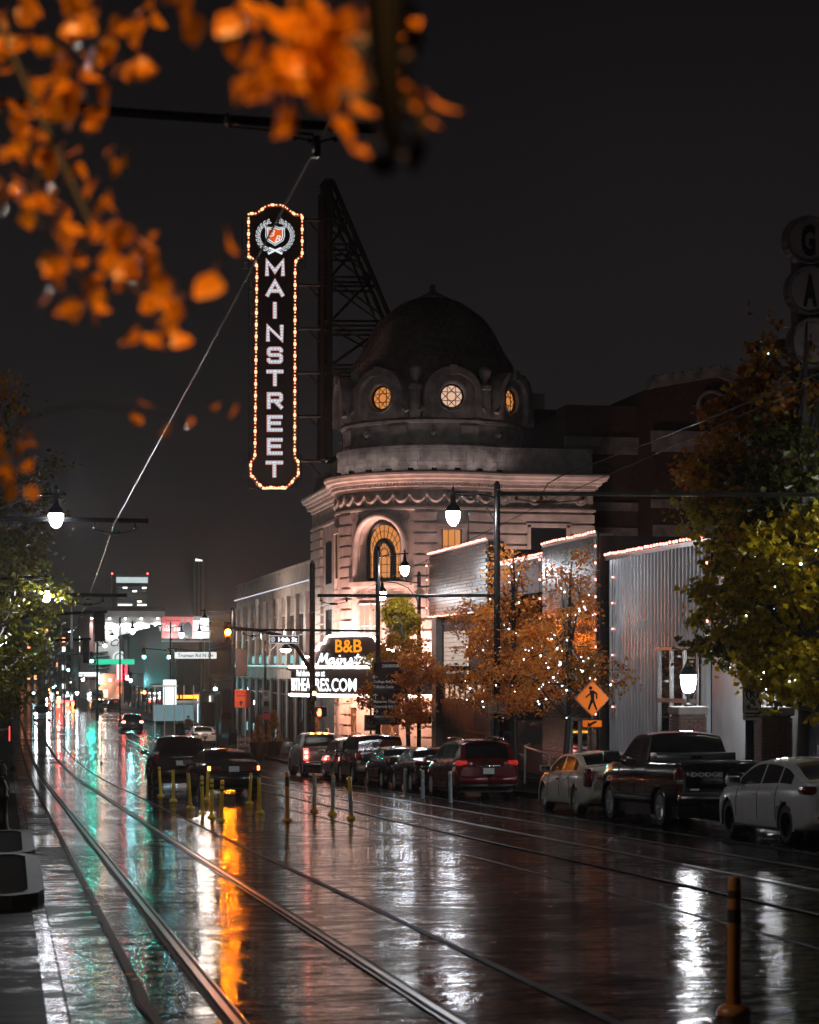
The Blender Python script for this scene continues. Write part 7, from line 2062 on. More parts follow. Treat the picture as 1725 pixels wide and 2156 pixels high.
# left-hand signals seen from behind, on arms from the left kerb
def back_signal(label, px0, px1, py0, py1, Y, xp):
    A = onY(px0, py0, Y); B = onY(px1, py1, Y)
    t = mast('signal_pole', label, 'signal pole', xp, Y, A.z+.6, 0.12)
    mb = MB(); mb.tube([(xp, Y, A.z-.6), (xp+0.5*(A.x-xp), Y, A.z-.05), (A.x, Y, A.z+.05), (B.x+.1, Y, A.z+.08)], [0.10, .09, .07, .06], 8); mb.build('mast_arm', M_POLE, t, 60)
    MB().bevbox(A.x, B.x, Y-.15, Y+.15, B.z, A.z+.05, .05).build('signal_housing', M_IRON, t)
    mb = MB()
    for k in range(3): mb.bevbox(A.x+.02, B.x-.02, Y-.4, Y-.15, A.z-(k+.95)*(A.z-B.z)/3, A.z-(k+.15)*(A.z-B.z)/3, .03)
    mb.build('visor', M_IRON, t)
    mb = MB(); mb.tube([(A.x-.9, Y, A.z), (A.x-.9, Y, A.z+.55)], .03, 5); mb.bevbox(A.x-1.1, A.x-.7, Y-.1, Y+.1, A.z+.5, A.z+.7, .02); mb.build('signal_camera', M_IRON, t)
    if py0 < 1300: lamp_arm(t, (xp, Y), 1.0, -.6, A.z-.6, MATS['corner_lamp_globe'], .8, False)  # lamp added behind the left trees to light the white pickup's flank
    if xp and py0 < 1300: mb = MB(); mb.tube([onY(151, 1366, Y), onY(151, 1262, Y)], .05, 6); mb.tube([onY(151, 1262, Y), onY(151, 1242, Y)], .11, 6); mb.build('camera_mast', M_PANEL, t)
back_signal('large dark signal head on a curved arm reaching from the left trees', 196, 221, 1292, 1351, 93.0, -1.2)
back_signal('smaller dark signal head on a lower arm behind the first one', 174, 188, 1348, 1396, 118.0, -1.2)
# bollards on the left pavement
for i, (px, py, lab) in enumerate(((6, 1690, 'dark ornate bollard at the left edge, the farther one'), (4, 1772, 'dark ornate bollard at the left edge, the nearer one'))):
    p = ground(px, py); z0 = gz(p.y)+.13
    t = thing('bollard', lab, 'bollard', (p.x, p.y, z0), 'bollards at the left edge')
    mb = MB(); mb.lathe([(0.16, 0), (0.16, 0.08), (0.12, 0.12), (0.10, 0.62), (0.13, 0.68), (0.10, 0.74), (0.12, 0.84), (0.07, 0.96), (0.03, 1.0), (0.04, 1.05), (0, 1.08)], 14, (p.x, p.y, z0)); mb.build('bollard_body', M_IRON, t, 50)
p = onX(8, 1560, -0.35) if False else V((-0.35, 62.0, 0)); z0 = gz(62)+.13
t = thing('marker_post', 'dark post with a thin red glowing strip at the left edge', 'post', (p.x, p.y, z0))
mb = MB(); c = onY(12, 1590, 62.0); mb.bevbox(c.x-.22, c.x+.12, 61.9, 62.1, z0, z0+2.0, .03); mb.build('post_body', M_IRON, t)
mb = MB(); c = onY(20, 1545, 61.85); mb.box(c.x-.015, c.x+.015, 61.86, 61.88, c.z-.22, c.z+.22); mb.build('light_strip', em('red_strip', (1, .08, .05), 1.5), t)
# hedge planter between cars
t = thing('hedge_planter', 'low concrete planter with a clipped hedge beside the dark red crossover', 'planter', (16.6, 55.5, gz(55)))
mb = MB(); z0 = gz(58)
mb.bevbox(15.75, 17.2, 52.5, 59.0, z0-.05, gz(52)+.62, .04); mb.build('planter_wall', M_CURB, t)
# ------------------------------------------------------------------ trees and leaves
L_ORANGE = leafmat('orange_leaf', [(0.66, 0.17, 0.02), (0.82, 0.30, 0.04), (0.86, 0.40, 0.07), (0.50, 0.12, 0.02)], .5)
L_YELGRN = leafmat('yellow_green_leaf', [(0.32, 0.21, 0.008), (0.62, 0.45, 0.012), (0.14, 0.13, 0.008), (0.44, 0.27, 0.010)], .5)
L_GREEN = leafmat('dark_green_leaf', [(0.04, 0.045, 0.005), (0.08, 0.085, 0.007), (0.11, 0.10, 0.008), (0.05, 0.035, 0.005)])
L_RUST = leafmat('rust_leaf', [(0.40, 0.10, 0.012), (0.46, 0.18, 0.014), (0.34, 0.20, 0.012), (0.26, 0.07, 0.01)], .6)
L_GOLD = leafmat('golden_leaf', [(0.50, 0.34, 0.01), (0.66, 0.48, 0.015), (0.40, 0.34, 0.01), (0.60, 0.36, 0.012)], .6)
L_HEDGE = leafmat('hedge_leaf', [(0.03, 0.05, 0.01), (0.05, 0.07, 0.015), (0.02, 0.035, 0.01)], 0.2)
def leaf_quad(mb, c, s_, rd, fan=False):
    n = V((rd.gauss(0, 1), rd.gauss(0, 1), rd.gauss(0, 1)+.5)).normalized()
    a = n.orthogonal().normalized(); a.rotate(Matrix.Rotation(rd.random()*6.28, 3, n)); b_ = n.cross(a)
    w = s_*(0.75+.5*rd.random())
    k = n*w*0.16
    if fan: mb.add([c-a*w*.6, c+b_*w*.62+a*w*.25+k, c+a*w*.55, c-b_*w*.62+a*w*.25+k], [(0, 1, 2, 3)])
    else: mb.add([c-a*w*.62, c+b_*w*.36+k, c+a*w*.62, c-b_*w*.36+k], [(0, 1, 2, 3)])
def tree(label, base, crown, trunk_top, nl, ls, mat, seed, nclump=60, clump_r=0.5, limbs=9, tr=0.11, group='street trees along the pavements', cols=None, kindname='street_tree', lean=(0, 0), surf=0.55, squash=1.0, fan=False, lights=0, light_label=None):
    # crown: list of ellipsoids (cx, cy, cz, rx, ry, rz, material, share)
    rd = random.Random(seed); base = V(base); nl = int(nl*.95); ls *= 1.65; lights = int(lights*.55); clump_r *= .8
    t = thing(kindname, label, 'tree', tuple(base), group)
    top = V(trunk_top)
    mb = MB(); pts = [base+(top-base)*u+V((0.05*math.sin(u*7+seed), 0.04*math.cos(u*5+seed), 0)) for u in (0, .15, .35, .55, .75, .9, 1)]
    mb.tube(pts, [tr*1.25, tr, tr*.92, tr*.8, tr*.6, tr*.38, tr*.18], 8)
    ends = []; limbpts = []
    for e_ in crown:
        for k in range(limbs):
            u = 0.25+0.65*rd.random(); p0 = base+(top-base)*(0.30+0.62*rd.random())
            d = V((rd.gauss(0, 1), rd.gauss(0, 1), rd.gauss(.25, .8))).normalized()
            p2 = V((e_[0]+d.x*e_[3]*.82, e_[1]+d.y*e_[4]*.82, e_[2]+d.z*e_[5]*.82))
            if p2.z < p0.z-0.8: p0 = base+(top-base)*(0.26+0.2*rd.random())
            p1 = p0.lerp(p2, .5)+V((0, 0, -0.08*(p2-p0).length))
            pts = [p0.lerp(p1, q/3)*(1-q/3*.0) for q in range(4)]+[p1.lerp(p2, q/3) for q in (1, 2, 3)]
            w = tr*(0.25+.25*rd.random()); mb.tube(pts, [w*(1-.13*i) for i in range(len(pts))], 5)
            limbpts.append(pts); ends.append((p2, e_))
            for q in range(3):
                s_ = pts[3+q]; d2 = V((rd.gauss(0, 1), rd.gauss(0, 1), rd.gauss(.2, .8))).normalized()*(0.35*max(e_[3], .5))
                mb.tube([s_, s_+d2*.5+V((0, 0, .03)), s_+d2], [w*.4, w*.3, w*.15], 4); ends.append((s_+d2, e_)); limbpts.append([s_, s_+d2*.5, s_+d2])
    mb.build('trunk', M_BARK, t, 60)
    bymat = {}
    for ei, e_ in enumerate(crown):
        cl = [p for p, q in ends if q is e_]
        for k in range(nclump):
            d = V((rd.gauss(0, 1), rd.gauss(0, 1), rd.gauss(0, 1))).normalized()*(surf+(1-surf)*rd.random()**.6)*(0.85+.3*rd.random())
            cl.append(V((e_[0]+d.x*e_[3], e_[1]+d.y*e_[4], e_[2]+d.z*e_[5])))
        m = e_[6]; mb = bymat.setdefault(m.name, (MB(), m))[0]
        n = int(nl*e_[7]); per = max(1, n//len(cl))
        for c in cl:
            kk = int(per*(0.4+1.2*rd.random())); cr = clump_r*(0.6+.8*rd.random())
            for i in range(kk):
                p = c+V((rd.gauss(0, cr*.5), rd.gauss(0, cr*.5), rd.gauss(0, cr*.34)))
                leaf_quad(mb, p, ls, rd, fan)
    for mb, m in bymat.values(): mb.build('crown', m, t)
    if lights:
        lt = thing('fairy_lights', light_label, 'fairy lights', tuple(base+V((0, 0, 1))), 'cool white fairy lights in the trees')
        me = MB().sph((0, 0, 0), 0.024, 6, 4).mesh('bulb', E_FAIRY, 170)
        path = [base+(top-base)*(0.3+.7*q/14) for q in range(15)]
        allp = limbpts+[path]*3
        for k in range(lights):
            pl_ = allp[rd.randrange(len(allp))]; i = rd.randrange(len(pl_)-1); p = pl_[i].lerp(pl_[i+1], rd.random())+V((rd.gauss(0, .05), rd.gauss(0, .05), rd.gauss(0, .05)))
            inst('bulb', me, lt, p, (0, 0, 0), [rd.choice((0.7, .9, 1.0, 1.25))]*3)
        mb = MB(); mb.tube(path, 0.008, 4)
        for pl_ in limbpts[:12]: mb.tube([p+V((.02, -.03, .02)) for p in pl_], 0.006, 4)
        mb.build('cable', M_BLACK, lt)
    return t
def C(px, py, X, rx, ry, rz, m, share):
    p = onX(px, py, X); return (p.x, p.y, p.z, rx, ry, rz, m, share)
# orange tree (right of the pair, bare-ish, trunk visible)
b = onX(1191, 1500, 16.3); z0 = gz(b.y)+.13; tp_ = onX(1205, 1185, 16.3)
tree('slender orange tree with white fairy lights in front of the granite and corrugated fronts', (b.x, b.y, z0), [C(1205, 1270, 16.3, 0.9, .9, 1.7, L_ORANGE, .30), C(1180, 1420, 16.2, 1.5, 1.2, .9, L_ORANGE, .35), C(1270, 1420, 16.3, .95, .9, .7, L_RUST, .15), C(1130, 1370, 16.2, .9, 1, 1.0, L_ORANGE, .35)], tp_, 4400, 0.062, L_ORANGE, 5, 40, .42, 7, .095, lights=150, light_label='fairy lights wound through the slender orange tree by the crossing sign')
b = onX(1085, 1500, 16.3); z0 = gz(b.y)+.13; tp_ = onX(1080, 1170, 16.3)
tree('full orange tree behind the tallest lamp post', (b.x, b.y, z0), [C(1075, 1330, 16.3, 1.5, 1.3, 1.4, L_ORANGE, .5), C(1010, 1320, 16.2, 1.3, 1.1, .9, L_ORANGE, .3), C(1090, 1440, 16.2, 1.7, 1.3, 1.1, L_ORANGE, .45), C(1070, 1200, 16.3, .8, .8, .9, L_ORANGE, .13), C(990, 1440, 16.3, 1.0, .9, .8, L_ORANGE, .18)], tp_, 6400, 0.064, L_ORANGE, 8, 46, .46, 7, .11, lights=110, light_label='fairy lights in the full orange tree behind the tallest lamp post')
# tree in front of the marquee
b = onX(862, 1520, 16.95); z0 = gz(b.y)+.13; tp_ = onX(845, 1262, 16.95)
tree('small tree with yellow green top and orange skirts in front of the marquee', (b.x, b.y, z0), [C(842, 1305, 16.95, .66, .6, .95, L_GOLD, .8), C(848, 1380, 16.9, 1.15, 1.0, .8, L_RUST, .3), C(795, 1395, 16.9, .85, .8, .55, L_GOLD, .16), C(880, 1415, 16.9, 1.0, .9, .75, L_ORANGE, .26), C(780, 1470, 16.9, .6, .6, .6, L_RUST, .14), C(865, 1495, 16.9, .9, .8, .7, L_ORANGE, .16)], tp_, 7000, 0.085, L_RUST, 12, 40, .42, 6, .10, lights=60, light_label='fairy lights in the small tree before the marquee')
# big tree at right edge: two crowns
b = onX(1760, 1500, 16.6); z0 = gz(b.y)+.13; tp_ = onX(1745, 900, 16.6)
tree('large yellow green street tree leaning in from the right edge', (b.x, b.y, z0), [C(1600, 1265, 16.3, 1.45, 1.3, 1.3, L_YELGRN, .5), C(1560, 1235, 16.1, 1.2, .8, .45, L_YELGRN, .16), C(1650, 1380, 16.4, 1.5, 1.3, .95, L_YELGRN, .42), C(1560, 1360, 16.2, 1.1, .9, .5, L_GREEN, .2), C(1690, 1200, 16.4, 1.2, 1.2, 1.5, L_YELGRN, .38), C(1720, 1420, 16.3, .9, .9, .8, L_YELGRN, .2)], tp_, 7800, 0.078, L_YELGRN, 21, 46, .42, 7, .14, fan=True, lights=120, light_label='fairy lights in the large tree at the right edge')
b = onX(1690, 1500, 16.9); z0 = gz(b.y)+.13; tp_ = onX(1690, 720, 17.0)
tree('tall dim rust and olive tree behind the large right edge tree', (b.x, b.y, z0), [C(1660, 810, 17.0, 1.25, 1.2, 1.5, L_RUST, .34), C(1600, 960, 16.9, 1.6, 1.4, 1.6, L_RUST, .5), C(1540, 1060, 16.7, 1.2, 1.0, 1.3, L_YELGRN, .34), C(1690, 1050, 17.0, 1.4, 1.3, 1.8, L_GREEN, .5), C(1510, 1000, 16.7, .8, .8, .8, L_RUST, .16)], (b.x, b.y-.2, 7.4), 6500, 0.085, L_RUST, 31, 46, .48, 7, .15, fan=True, lights=70, light_label='fairy lights high in the tall dim tree at the right')
# left side trees
def left_tree(label, x, y, r, h0, h1, seed, m2, nl=9000):
    z0 = gz(y)+.13
    tree(label, (x, y, z0), [(x, y, z0+h0+(h1-h0)*.30, r, r, (h1-h0)*.33, L_GREEN, .5), (x+.3, y, z0+h0+(h1-h0)*.60, r*.85, r*.85, (h1-h0)*.30, m2, .35), (x-.1, y, z0+h0+(h1-h0)*.86, r*.55, r*.55, (h1-h0)*.22, L_RUST, .15)], (x, y, z0+h1*.93), nl, 0.095, L_GREEN, seed, 60, .55, 9, .14)
left_tree('dense dark green tree at the left edge below the hanging lamp', -1.25, 58, 3.0, 2.4, 12.4, 41, L_GREEN)
left_tree('green tree farther along the left pavement with lit lower leaves', -1.5, 74, 2.6, 2.2, 8.8, 43, L_GREEN, 8000)
left_tree('dark tree at the far left pavement by the crossing', -2.4, 88, 2.6, 2.4, 8.5, 47, L_GREEN, 6000)
# shrubs
def shrub(label, c, r, h, mat, n, ls, seed, kn='shrub', grp=None):
    rd = random.Random(seed); t = thing(kn, label, 'shrub', c, grp); mb = MB()
    for i in range(n):
        u = rd.random()**.8; a = rd.random()*6.28; q = r*(1-u*.75)*(0.5+.5*rd.random())
        leaf_quad(mb, V((c[0]+q*math.cos(a), c[1]+q*math.sin(a), c[2]+h*u)), ls, rd)
    mb.build('foliage', mat, t)
    mb = MB()
    for k in range(5): a = k*1.26; mb.tube([(c[0], c[1], c[2]-.05), (c[0]+.3*r*math.cos(a), c[1]+.3*r*math.sin(a), c[2]+h*.7)], .02, 4)
    mb.build('stem', M_BARK, t)
shrub('orange conical shrub in the planter nearest the lane', POTS[0], .52, 1.7, L_RUST, 1500, .09, 3, grp='planter shrubs')
shrub('dark bushy shrub in the planter by the stacked sign post', POTS[1], .62, 2.0, L_RUST, 1500, .09, 4, grp='planter shrubs')
p = ground(682, 1590)
shrub('tall thin shrub against the theatre wall left of the hand signal', (onY(680, 1500, 118).x-.6, 117, gz(117)+.13), .45, 3.0, L_RUST, 1100, .08, 6)
rd = random.Random(9); mb = MB()
for i in range(5200):
    leaf_quad(mb, V((15.85+1.25*rd.random(), 52.6+6.3*rd.random(), gz(52)+.60+.34*rd.random()**.7-.028*rd.random())), .05, rd)
hd_ = mb.build('hedge', L_HEDGE, None); setp(hd_, label='clipped low green hedge growing in the concrete planter', category='hedge')
# fallen leaves on the street near the kerbs
mb = MB(); rd = random.Random(4)
for i in range(500):
    y = 16+70*rd.random()**1.3; x = rd.choice((12.2+2.8*rd.random(), .5+.8*rd.random(), 4+8*rd.random()))
    s_ = .035+.03*rd.random(); a = rd.random()*6.28; c, q = math.cos(a)*s_, math.sin(a)*s_; z = gz(y)+.029
    mb.add([(x-c, y-q, z), (x-q*.6, y+c*.6, z+.008), (x+c, y+q, z), (x+q*.6, y-c*.6, z+.004)], [(0, 1, 2, 3)])
mb.build('fallen_leaves', L_RUST, kind='stuff')
# ------------------------------------------------------------------ out-of-focus branch hanging in close above the camera
def leaf_mesh(seed):
    rd = random.Random(seed); mb = MB(); n = 8; L_ = .075; W_ = .030+.006*rd.random()
    L_ *= 1.3; W_ *= 1.45
    prof = [(0, .004), (.1, .45), (.28, .95), (.45, 1.0), (.62, .86), (.78, .58), (.9, .28), (1, .0)]
    cv = .25+.4*rd.random()
    vs = []
    for u, w in prof:
        z = -cv*L_*u*u*.6
        vs += [(-W_*w, L_*u, z+W_*w*.28), (0, L_*u, z), (W_*w, L_*u, z+W_*w*.28)]
    fs = []
    for i in range(len(prof)-1):
        for k in (0, 1): a = i*3+k; fs.append((a, a+1, a+4, a+3))
    mb.add(vs, fs); mb.tube([(0, -.03, .004), (0, 0, 0)], .0012, 4)
    return mb.mesh('leaf', L_NEAR, 60)
L_NEAR = leafmat('near_autumn_leaf', [(0.40, 0.08, 0.003), (0.62, 0.17, 0.005), (0.72, 0.27, 0.008), (0.34, 0.06, 0.003)], .5)
LM = [leaf_mesh(i) for i in range(5)]
br = thing('hanging_branch', 'blurred branch of orange autumn leaves hanging close in at upper left', 'branch', tuple(atD(100, -200, 3.4)))
rd = random.Random(77)
twigs = []
KD = .62
def twig(pts, r0):
    pts = [(a, b_, d*KD) for a, b_, d in pts]; r0 *= KD
    P = [atD(*q) for q in pts]; twigs.append((P, r0)); return P
# (px, py, depth)
T1 = twig([(-150, -250, 6.0), (0, 60, 5.9), (110, 300, 5.8), (190, 470, 5.7), (270, 590, 5.6), (350, 690, 5.6)], .012)
T2 = twig([(-100, -300, 5.0), (150, -80, 4.8), (420, -60, 4.6), (640, -20, 4.4), (760, 120, 4.3), (800, 300, 4.3)], .012)
T3 = twig([(110, 300, 5.8), (60, 420, 5.8), (100, 500, 5.7)], .006)
T4 = twig([(640, -20, 4.4), (580, 80, 4.4), (680, 170, 4.35), (700, 270, 4.3)], .005)
T5 = twig([(190, 470, 5.7), (160, 580, 5.7), (230, 650, 5.7)], .005)
T6 = twig([(760, 120, 4.3), (830, 170, 4.2), (890, 190, 4.2)], .005)
T7 = twig([(-150, 400, 7.5), (-40, 700, 7.4), (40, 880, 7.2), (20, 1040, 7.2)], .008)
T8 = twig([(350, 690, 5.6), (430, 620, 5.5), (470, 520, 5.5)], .003)
T9 = twig([(40, 880, 7.2), (180, 850, 7.0), (330, 870, 6.8), (400, 890, 6.8)], .003)
mb = MB()
for P, r0 in twigs: mb.tube(P, [r0*(1-.75*i/(len(P)-1)) for i in range(len(P))], 5)
mb.build('twig', pm('dark_twig', (.012, .009, .007), .7, 0, .3, 20), br, 60)
def put_leaf(px, py, D, sc=1.0, hang=True, seedrot=None):
    p = atD(px, py, D*KD); sc *= KD*.62
    o = inst('leaf', rd.choice(LM), br, p, (RAD(rd.uniform(-150, -40)) if hang else rd.uniform(0, 6.28), rd.uniform(-.9, .9), rd.uniform(-2.2, 2.2)), [sc*rd.uniform(.85, 1.2)]*3)
    return o
# dim mass upper left (farther), brighter sprays at centre top
def spray(cx, cyy, sx, sy, n, D, sc=1.0, dz=.5):
    for i in range(n): put_leaf(cx+rd.gauss(0, sx), cyy+rd.gauss(0, sy), D+rd.uniform(-dz, dz), sc)
spray(110, 60, 90, 70, 40, 6.2); spray(60, 210, 60, 90, 34, 6.2); spray(190, 250, 55, 70, 26, 6.0); spray(250, 60, 60, 60, 16, 6.0); spray(50, 370, 45, 45, 15, 6.1)
spray(120, 480, 28, 40, 10, 5.8); spray(210, 450, 50, 40, 16, 5.7); spray(260, 540, 50, 35, 16, 5.6); spray(190, 610, 35, 25, 9, 5.6); spray(310, 600, 40, 30, 11, 5.6); spray(340, 690, 28, 20, 6, 5.6)
spray(660, 60, 90, 50, 22, 4.4, 1.15, .3); spray(620, 150, 60, 40, 8, 4.4, 1.15, .3); spray(690, 170, 60, 50, 15, 4.35, 1.15, .3); spray(720, 90, 60, 50, 14, 4.4, 1.1, .3); spray(430, 10, 60, 30, 9, 4.6, 1.1, .3)
for q in ((540, 135, 4.4), (490, 25, 4.5), (700, 255, 4.3), (655, 175, 4.3), (880, 205, 4.2), (905, 200, 4.25), (845, 115, 4.3), (770, 310, 4.3), (450, 572, 5.3), (480, 487, 5.5), (380, 635, 5.5), (610, 215, 4.4)): put_leaf(*q, 1.2)
spray(30, 930, 40, 50, 12, 7.2, 1.0, .2); spray(30, 1010, 35, 30, 8, 7.2, 1.0, .2); spray(295, 862, 14, 12, 3, 6.8, 1.0, .1); spray(370, 890, 30, 8, 2, 6.8, .9, .1); spray(490, 853, 14, 6, 2, 6.8, .8, .1)
# dark vertical bough just right of the bright spray, shade of its unlit side put into limb and leaf colours
lb = thing('hanging_bough', 'dark blurred vertical bough hanging at the top centre', 'branch', tuple(atD(810, -100, 2.2)))
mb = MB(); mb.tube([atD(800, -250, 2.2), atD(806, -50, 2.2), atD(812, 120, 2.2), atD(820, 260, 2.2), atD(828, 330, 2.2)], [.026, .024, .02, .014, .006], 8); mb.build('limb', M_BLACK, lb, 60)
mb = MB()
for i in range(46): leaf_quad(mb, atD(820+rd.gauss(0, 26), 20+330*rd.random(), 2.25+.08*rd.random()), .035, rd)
mb.build('dark_leaves', pm('shaded_dark_leaf', (0.02, 0.013, 0.008), .6, 0, .3, 20), lb)
# unseen street lamp assumed beside the camera, added to light this branch from above
assumed_post = mast('lamp_post', 'assumed street lamp beside the camera with a warm shaded head over the near branch', 'lamp post', -1.6, 1.3, 5.9, .09)
mb = MB(); mb.tube([(-1.6, 1.3, 5.5), (-.8, 1.2, 5.75), (0.5, .9, 5.75)], .035, 6); mb.build('lamp_arm', M_POLE, assumed_post)
mb = MB(); mb.lathe([(.05, .1), (.1, .05), (.26, -.12), (.28, -.2), (.24, -.2)], 14, (.5, .9, 5.7)); mb.build('lamp_shade', M_POLE, assumed_post)
mb = MB(); mb.lathe([(.20, -.14), (.16, -.16), (0, -.17)], 14, (.5, .9, 5.7)); mb.build('lamp_lens', em('assumed_warm_lens', (1, .5, .16), 12.0, False), assumed_post)
la = bpy.data.lights.new('assumed_warm_lamp', 'SPOT'); la.energy = 1500; la.color = (1.0, .50, .15); la.spot_size = RAD(44); la.spot_blend = .8; la.shadow_soft_size = .12
lo = bpy.data.objects.new('assumed_warm_lamp', la); COL.objects.link(lo); lo.location = (.5, .9, 5.5)
lo.rotation_euler = (V((0.62, 2.6, 0.95))-lo.location).to_track_quat('-Z', 'Y').to_euler()
# ------------------------------------------------------------------ down the street
def grid_windows(parent, x0, x1, y, z0, z1, nx, nz, w, h, mats, rd, depth=0.1):
    for i in range(nx):
        for k in range(nz):
            x = x0+(x1-x0)*(i+.5)/nx; z = z0+(z1-z0)*(k+.5)/nz
            MB().box(x-w/2, x+w/2, y-depth, y+.05, z-h/2, z+h/2).build('window', rd.choice(mats), parent)
rd = random.Random(5)
WL = em('far_lit_window', (1.0, .93, .82), 1.5, False); WL2 = em('far_dim_window', (.6, .62, .65), .05, False)
# hills
mb = MB(); n = 60
for j, (yy, base_) in enumerate(((820, -3), (900, 14), (960, 21), (1300, 23))):
    for i in range(n+1):
        x = -250+i*14.0
        hgt = base_*(1.0+.16*mnoise.noise(V((x*.012, j*1.3, 0)))) if j else -8
        mb.v.append((x, yy, hgt))
for j in range(3):
    for i in range(n): a = j*(n+1)+i; mb.f.append((a, a+1, a+n+2, a+n+1)); mb.m.append(0)
mb.build('hill', M_DKBLD, kind='structure')
# hotel on the hill
Y = 700; A = onY(236, 1212, Y); B = onY(312, 1288, Y); 
ho = thing('hotel_tower', 'distant hotel block with a glowing white band along its top', 'building', (A.x, Y, B.z-6))
MB().box(A.x, B.x, Y, Y+9, B.z-30, A.z).build('wall', M_GREYP, ho)
A2 = onY(245, 1214, Y)
MB().box(A2.x, B.x-.1, Y-.35, Y+.1, onY(1, 1225, Y).z, onY(1, 1213, Y).z).build('lit_band', em('hotel_band', (.75, .88, .9), .42, False), ho)
for px in (236, 311): p = onY(px, 1209, Y); MB().sph((p.x, Y, p.z+.2), .28, 8, 6).build('warning_light', E_TAIL, ho)
zA, zB = onY(1, 1232, Y).z, onY(1, 1283, Y).z
for i in range(6):
    for k in range(7):
        x = A2.x+.5+(B.x-A2.x-1)*(i+.5)/6; z = zB+(zA-zB)*(k+.5)/7
        lit = (k, i) in ((0, 1), (1, 0), (1, 1), (1, 2), (1, 4), (1, 5), (2, 4), (6, 1), (6, 5), (5, 3))
        MB().box(x-.75, x+.75, Y-.1, Y+.1, z-.28, z+.28).build('window', WL if lit else WL2, ho)
# memorial tower
Y = 1000; A = onY(407.5, 1184, Y); B = onY(430, 1290, Y)
me_ = thing('memorial_tower', 'distant pale fluted stone tower with a glowing top', 'tower', ((A.x+B.x)/2, Y, B.z-8))
w = (B.x-A.x)
MB().box(A.x+.15*w, B.x-.15*w, Y+.2, Y+w*.8, B.z-10, A.z+.6).build('shaft_core', M_GREYP, me_)
for k, (u, v) in enumerate(((0, .24), (.42, .58), (.76, 1.0))):
    MB().box(A.x+u*w, A.x+v*w, Y, Y+w*.5, B.z-10, A.z).build('shaft_pier', pm('floodlit_limestone', (.5, .46, .36), .7), me_)
mb = MB(); mb.add([(A.x+.25*w, Y+1, A.z+.6), (B.x-.1*w, Y+1, A.z+.6), (B.x-.2*w, Y+1, A.z+1.3), (A.x+.2*w, Y+1, A.z+2.0)], [(0, 1, 2, 3)]); mb.box(A.x+.2*w, B.x-.15*w, Y+.8, Y+2, A.z+.6, A.z+1.4); mb.build('glowing_top', em('tower_glow', (.85, .92, .95), 1.0, False), me_)
for sx in (.1, .88):
    la = bpy.data.lights.new('tower_flood', 'SPOT'); la.energy = 60000; la.spot_size = RAD(24); la.color = (1, .92, .66)
    lo = bpy.data.objects.new('tower_flood', la); COL.objects.link(lo); lo.location = (A.x+sx*w, Y-9, B.z-4); lo.rotation_euler = (V((A.x+sx*w, Y, B.z+18))-lo.location).to_track_quat('-Z', 'Y').to_euler()
# painted-wall building across the far crossing
Y = 375; A = onY(196, 1300, Y); B = onY(347, 1480, Y)
pw = thing('painted_wall_building', 'pale building with black script lettering and lamps over its top edge', 'building', ((A.x+B.x)/2, Y, gz(Y)))
MB().box(A.x+.4, B.x, Y, Y+50, gz(Y)-2, A.z+1.2).build('wall', M_WHITEP, pw)
MB().box(A.x-.6, A.x+.4, Y, Y+50, gz(Y)-2, A.z+.8).build('side_wall', pm('pink_brick', (.3, .14, .12), .7, 0, .2, 1), pw)
MB().box(A.x-.7, B.x+.1, Y-.25, Y+50, A.z+1.2, A.z+1.9).build('parapet', M_DKBLD, pw)
def zw(zx, zy): return onY(*zm(zx, zy, 150, 1800, 4.3125), Y)
for zx in (560, 790, 1000, 1210, 1425):
    p = zw(zx, 400); MB().lathe([(.0, .1), (.25, 0), (.3, -.12), (.2, -.12)], 10, (p.x, Y-.7, p.z+.5)).build('wall_lamp', M_BLACK, pw)
    MB().sph((p.x, Y-1.0, p.z+.32), .16, 8, 6).build('lamp_globe', em('wall_lamp_glow', (.95, .98, 1), 25.0), pw)
    la = bpy.data.lights.new('wall_lamp', 'SPOT'); la.energy = 700; la.spot_size = RAD(130); la.spot_blend = .5; la.color = (.92, .96, 1)
    lo = bpy.data.objects.new('wall_lamp', la); COL.objects.link(lo); lo.location = (p.x, Y-1.6, p.z+.1); lo.rotation_euler = (RAD(14), 0, 0)
ltm = pm('painted_black_letters', (.05, .05, .05), .6, 0, .2, 2)
p0 = zw(575, 770); p1 = zw(985, 650); vs, fs = fit_text('For City', (p1.x-p0.x)*1.12, p1.z-p0.z, bold=.012, shear=.45)
MB().add([((p0.x+p1.x)/2+.35+v.x, Y-.03, (p0.z+p1.z)/2+v.y) for v in vs], fs).build('wall_lettering', ltm, pw)
p0 = zw(760, 600); p1 = zw(1045, 430)
for (s_, za, zb) in (('L', 790, 850), ('O', 930, 1040), ('V', 1150, 1270)):
    a = zw(za, 600); b_ = zw(zb, 470); vs, fs = fit_text(s_, b_.x-a.x, b_.z-a.z, bold=.05)
    MB().add([((a.x+b_.x)/2+v.x, Y-.03, (a.z+b_.z)/2+v.y) for v in vs], fs).build('wall_lettering', pm('painted_grey_letters', (.16, .16, .16), .6, 0, .2, 2), pw)
c = zw(665, 980)
mb = MB()
for q in range(6): mb.tube([(c.x-2.2+.3*abs(q-2.5), Y-.04, c.z+2-q*.75), (c.x+2.2-.3*abs(q-2.5), Y-.04, c.z+2.3-q*.75)], .16, 4)
mb.build('wall_mural', ltm, pw)
MB().box(A.x+1.2, A.x+1.8, Y-.4, Y, gz(Y), gz(Y)+1).build('downpipe', M_IRON, pw)
for zx in (1355, 1445): a = zw(zx-28, 525); b_ = zw(zx+28, 455); MB().box(a.x, b_.x, Y-.1, Y+.05, a.z, b_.z).build('window', M_GLASS, pw)
